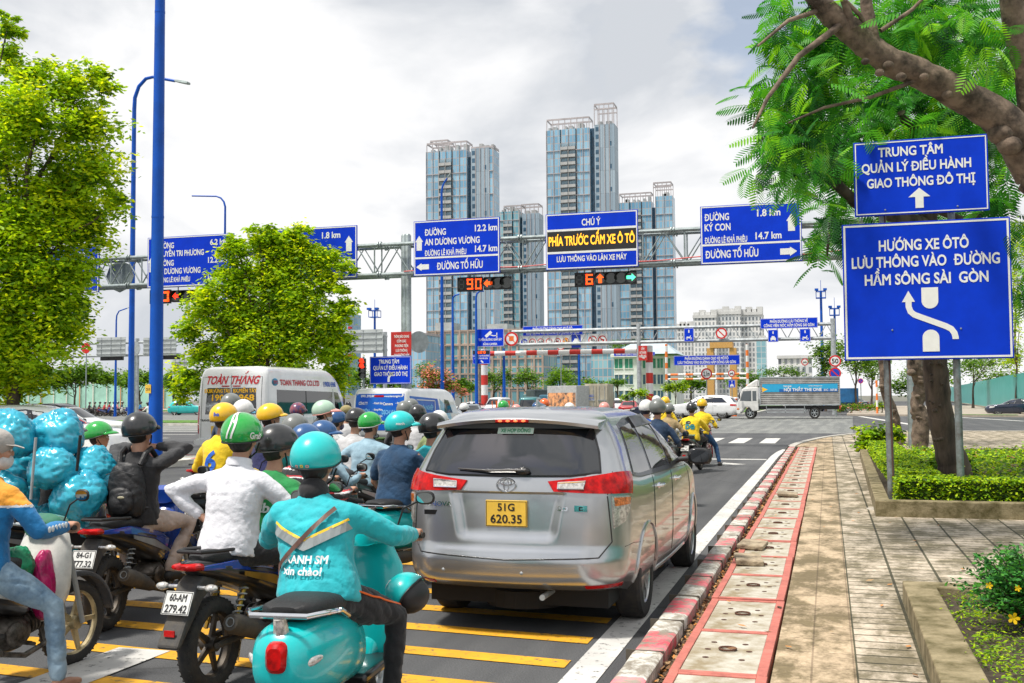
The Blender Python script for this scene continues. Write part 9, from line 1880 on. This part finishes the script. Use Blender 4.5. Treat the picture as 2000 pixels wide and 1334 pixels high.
r = crowd('person in black shirt with red and white stripes and dark blue helmet', 596, 866, 9.4, REDC, BLKC, HB, 'bike_black', vox=.016, mats=[BLKC, WHC, REDC], assign=STR(0), turn=-20, trim=HB); g = MB(); g.ell(r['head']+Vector((0, -.11, -.10)), (.06, .06, .06), None, 14, 10); g.build('hair_bun', HAIR, r['body'])
crowd('person in denim jacket and green helmet with a cream front', 722, 832, 13.2, DENIM, BLKC, HG, 'bike_black', turn=-30, bulk=1.1, vox=.02, trim=HW, elbow=((-.9, -.4, -.2), (.9, -.4, -.2)), hands=((-.20, -.12, .86), (.31, .27, .985)), poses=('flat', 'grip'))
r = crowd('person in yellow shirt with blue figure and yellow helmet by the white minibus', 436, 820, 11.4, YJ, BLKC, HY, 'bike_black', turn=-10); k = MB(); text(k, '6', 0, r['nb'].z-.33, .20, .14, bold=.03); back_print(r, [('lettering', k, mat('print_blue', (.01, .10, .48), .7, var=0))]); on_helmet(*r['helmet'], 'be', -1.2, .1, .04, .06, BLT)
crowd('person in navy hoodie and yellow helmet looking right', 527, 818, 12.6, NBH, BLKC, HY, 'bike_red', turn=-40, mask=MASKW); crowd('person in plain grey helmet between yellow and blue helmets', 575, 842, 10.8, CHAR, BLKC, HGR, 'bike_white')
crowd('person in grey helmet standing out against the white minibus window', 450, 793, 16, DKJ, BLKC, HGR, 'bike_black'); crowd('person in white helmet right of the yellow helmet with logo', 474, 806, 15, WHC, BLKC, HW, 'bike_black')
crowd('person in denim cap and mask right of the dark blue helmet', 630, 853, 11.2, DENIM, BLKC, HB, 'bike_black', turn=-70, mask=MASKT, bulk=.95); crowd('person in pale grey hoodie and flower-patterned helmet before the minibus', 581, 806, 19, GREYH, BLKC, HNV, 'bike_white', bulk=1.0)
r = crowd('person in white striped shirt and mint helmet with pink peak', 632, 808, 14.6, WHC, BLKC, HM, 'bike_white', turn=-55, visor=.11, trim=HPK, mats=[WHC, GREYH, WHC], assign=lambda x, y, z: 1 if (z*100) % 5 < 1.3 else 0, mask=MASKW); g = MB(); g.tube([r['head']+Vector((-.02, -.10, -.06)), r['head']+Vector((-.06, -.16, -.14)), r['head']+Vector((-.05, -.16, -.26))], [.03, .035, .012], 10); g.build('ponytail', HAIR, r['body'])
crowd('person in small dark blue helmet and patterned mask between two grey tops', 657, 824, 15.5, WHC, BLKC, HB, 'bike_black', mask=cloth('patterned_mask', (.35, .30, .50), .8, .8), turn=-30, bulk=.9); crowd('person in khaki cloth hat in front of the blue van', 675, 808, 17.5, GREYH, BLKC, None, 'bike_black', hat=KH)
crowd('person in pale grey hoodie and black helmet tilted forward', 695, 824, 13.8, GREYH, BLKC, HK, 'bike_white', tilt=14, bulk=1.15, turn=-20)
crowd('person in dark helmet in front of the blue van, upper left of a pair', 790, 804, 18, CHAR, BLKC, HGR, 'bike_black'); crowd('person in pale grey helmet just behind the dark helmet by the blue van', 803, 797, 21, GREYH, BLKC, HGR, 'bike_white'); crowd('person in shiny black helmet and grey jacket by the blue van', 815, 812, 17, GREYH, BLKC, HK, 'bike_black')
crowd('person in olive shirt and white helmet at the left edge of the silver car', 857, 824, 16, OLIVE, BLKC, HW, 'bike_blue', bulk=1.15); crowd('person in pink top and green helmet behind the blue sacks', 194, 858, 11.6, PINKC, BLKC, HG, 'bike_red', turn=-60, lean=4);
crowd('person in white helmet with blue bands beyond the roof of the silver car', 906, 799, 30, WHC, BLKC, HW, 'bike_black'); crowd('person in green helmet just above the roof of the silver car', 983, 796, 27, GREEN, BLKC, HG, 'bike_black'); crowd('person in orange helmet above the middle of the silver car roof', 1063, 792, 28, DKJ, BLKC, HO, 'bike_black'); crowd('person in pale red helmet above the right of the silver car roof', 1180, 799, 27, WHC, BLKC, HPK, 'bike_white'); crowd('person in white helmet low above the silver car roof before the food truck', 1112, 800, 27, WHC, BLKC, HW, 'bike_black')
crowd('person in dull orange helmet left of the roof antenna', 1008, 802, 29, CHAR, BLKC, HPK, 'bike_black'); crowd('person in dark helmet left of the orange helmet above the car roof', 1048, 798, 29.5, DKJ, BLKC, HB, 'bike_black')
# right of the silver car
crowd('person in dark blue jacket and grey helmet right beside the silver car', 1284, 800, 17.5, DKJ, BLKC, HGR, 'bike_black', helm_style='full', vox=.02); crowd('person in white and blue helmet left of the grey helmet', 1262, 800, 19.5, cloth('bright_blue', (.01, .10, .55)), BLKC, HW, 'bike_black'); crowd('person in tan jacket and grey helmet before the white car', 1306, 802, 25, TAN, BLKC, HGR, 'bike_white'); crowd('person in yellow helmet behind the tan jacket', 1299, 787, 31, YJ, BLKC, HY, 'bike_black'); crowd('person in pale helmet far between grey and yellow helmets', 1282, 784, 34, WHC, BLKC, HW, 'bike_black')
r = crowd('person in yellow jacket with teal back print and black helmet, riding pillion', 1351, 800, 25.6, YJ, BLKC, HK, 'bike_black', vox=.018, bulk=1.15, bdesc='black motorbike with red tail light under the yellow jackets at right', hip=(0, -.3, .84)); BETX = mat('print_teal', (.01, .22, .25), .7, var=0); k = MB(); text(k, 'be', 0, r['nb'].z-.27, .17, .23, bold=.03); back_print(r, [('lettering', k, BETX)]); k = MB(); text(k, 'beGroup', 0, r['nb'].z-.43, .05, .26, bold=.03); back_print(r, [('lettering', k, BETX)])
crowd('person in yellow jacket, yellow helmet and jeans, foot on the ground at right', 1371, 792, 28, YJ, cloth('blue_jeans', (.02, .08, .20)), HY, 'bike_red', vox=.02, bulk=1.1, feet=((-.2, .1, .3), (.42, .05, .03)), shoe=SHOEB)
# far row across the junction and a lone rider
fr = person('motorcyclist in the far row waiting across the junction', (0, -50, 0), 0, CHAR, BLKC, HK, vox=.04, group='far row of waiting riders'); src = fr['t']
cols = [DKJ, CHAR, BLKC, REDC, REDC, WHC, PINKC, DKJ, CHAR, BLUEJ]
for i, px in enumerate((176, 186, 196, 206, 215, 223, 231, 240, 268, 276)):
	q = DD(px, 795, 122+i % 3*2); c = src if i == 0 else dup(src, swap={'cloth_charcoal': cols[i]}); c.location = (q.x, q.y, 0); c.rotation_euler = (0, 0, R(-75+i % 4*6)); c['label'] = 'dark-clad motorcyclist in the far row waiting across the junction'
	b = dup(bikeP['p'], (q.x, q.y, 0), R(-75+i % 4*6), 'motorbike in the far row waiting across the junction', swap={bikeP['m']: BK[BC[i % 4]]} if BC[i % 4] != bikeP['m'] else None); b['group'] = 'far row of motorbikes'
q = DD(288, 800, 84); c = dup(src, (q.x, q.y, 0), R(70), 'lone rider in white crossing just left of the tallest blue pole', swap={'cloth_charcoal': WHC}); b = dup(bikeP['p'], (q.x, q.y, 0), R(70), 'dark motorbike of the lone rider behind the tallest blue pole', swap=None)
# loose things on the drain covers
BRK = mat('loose_paver', (.36, .29, .20), .92, var=.25, vs=9, bump=.6, bs=24, col2=(.16, .12, .08))
def brick(label, px, py, d, rz, z): q = G(px, py, z); g = MB(); g.cbox((0, 0, d[2]/2), d); o = g.build('loose_paver', BRK, smooth=False, bevel=.012); o.location = (q.x, q.y, z); o.rotation_euler = (R(2), R(3), rz); tag(o, label, 'paver')
brick('loose broken paver lying nearest on the drain covers', 1462, 1098, (.27, .42, .055), R(8), .137); brick('loose paver behind the nearest broken paver on the drain covers', 1470, 1068, (.28, .40, .05), R(-6), .137); brick('single flat paver further along the drain covers', 1538, 968, (.33, .30, .05), R(2), .137)
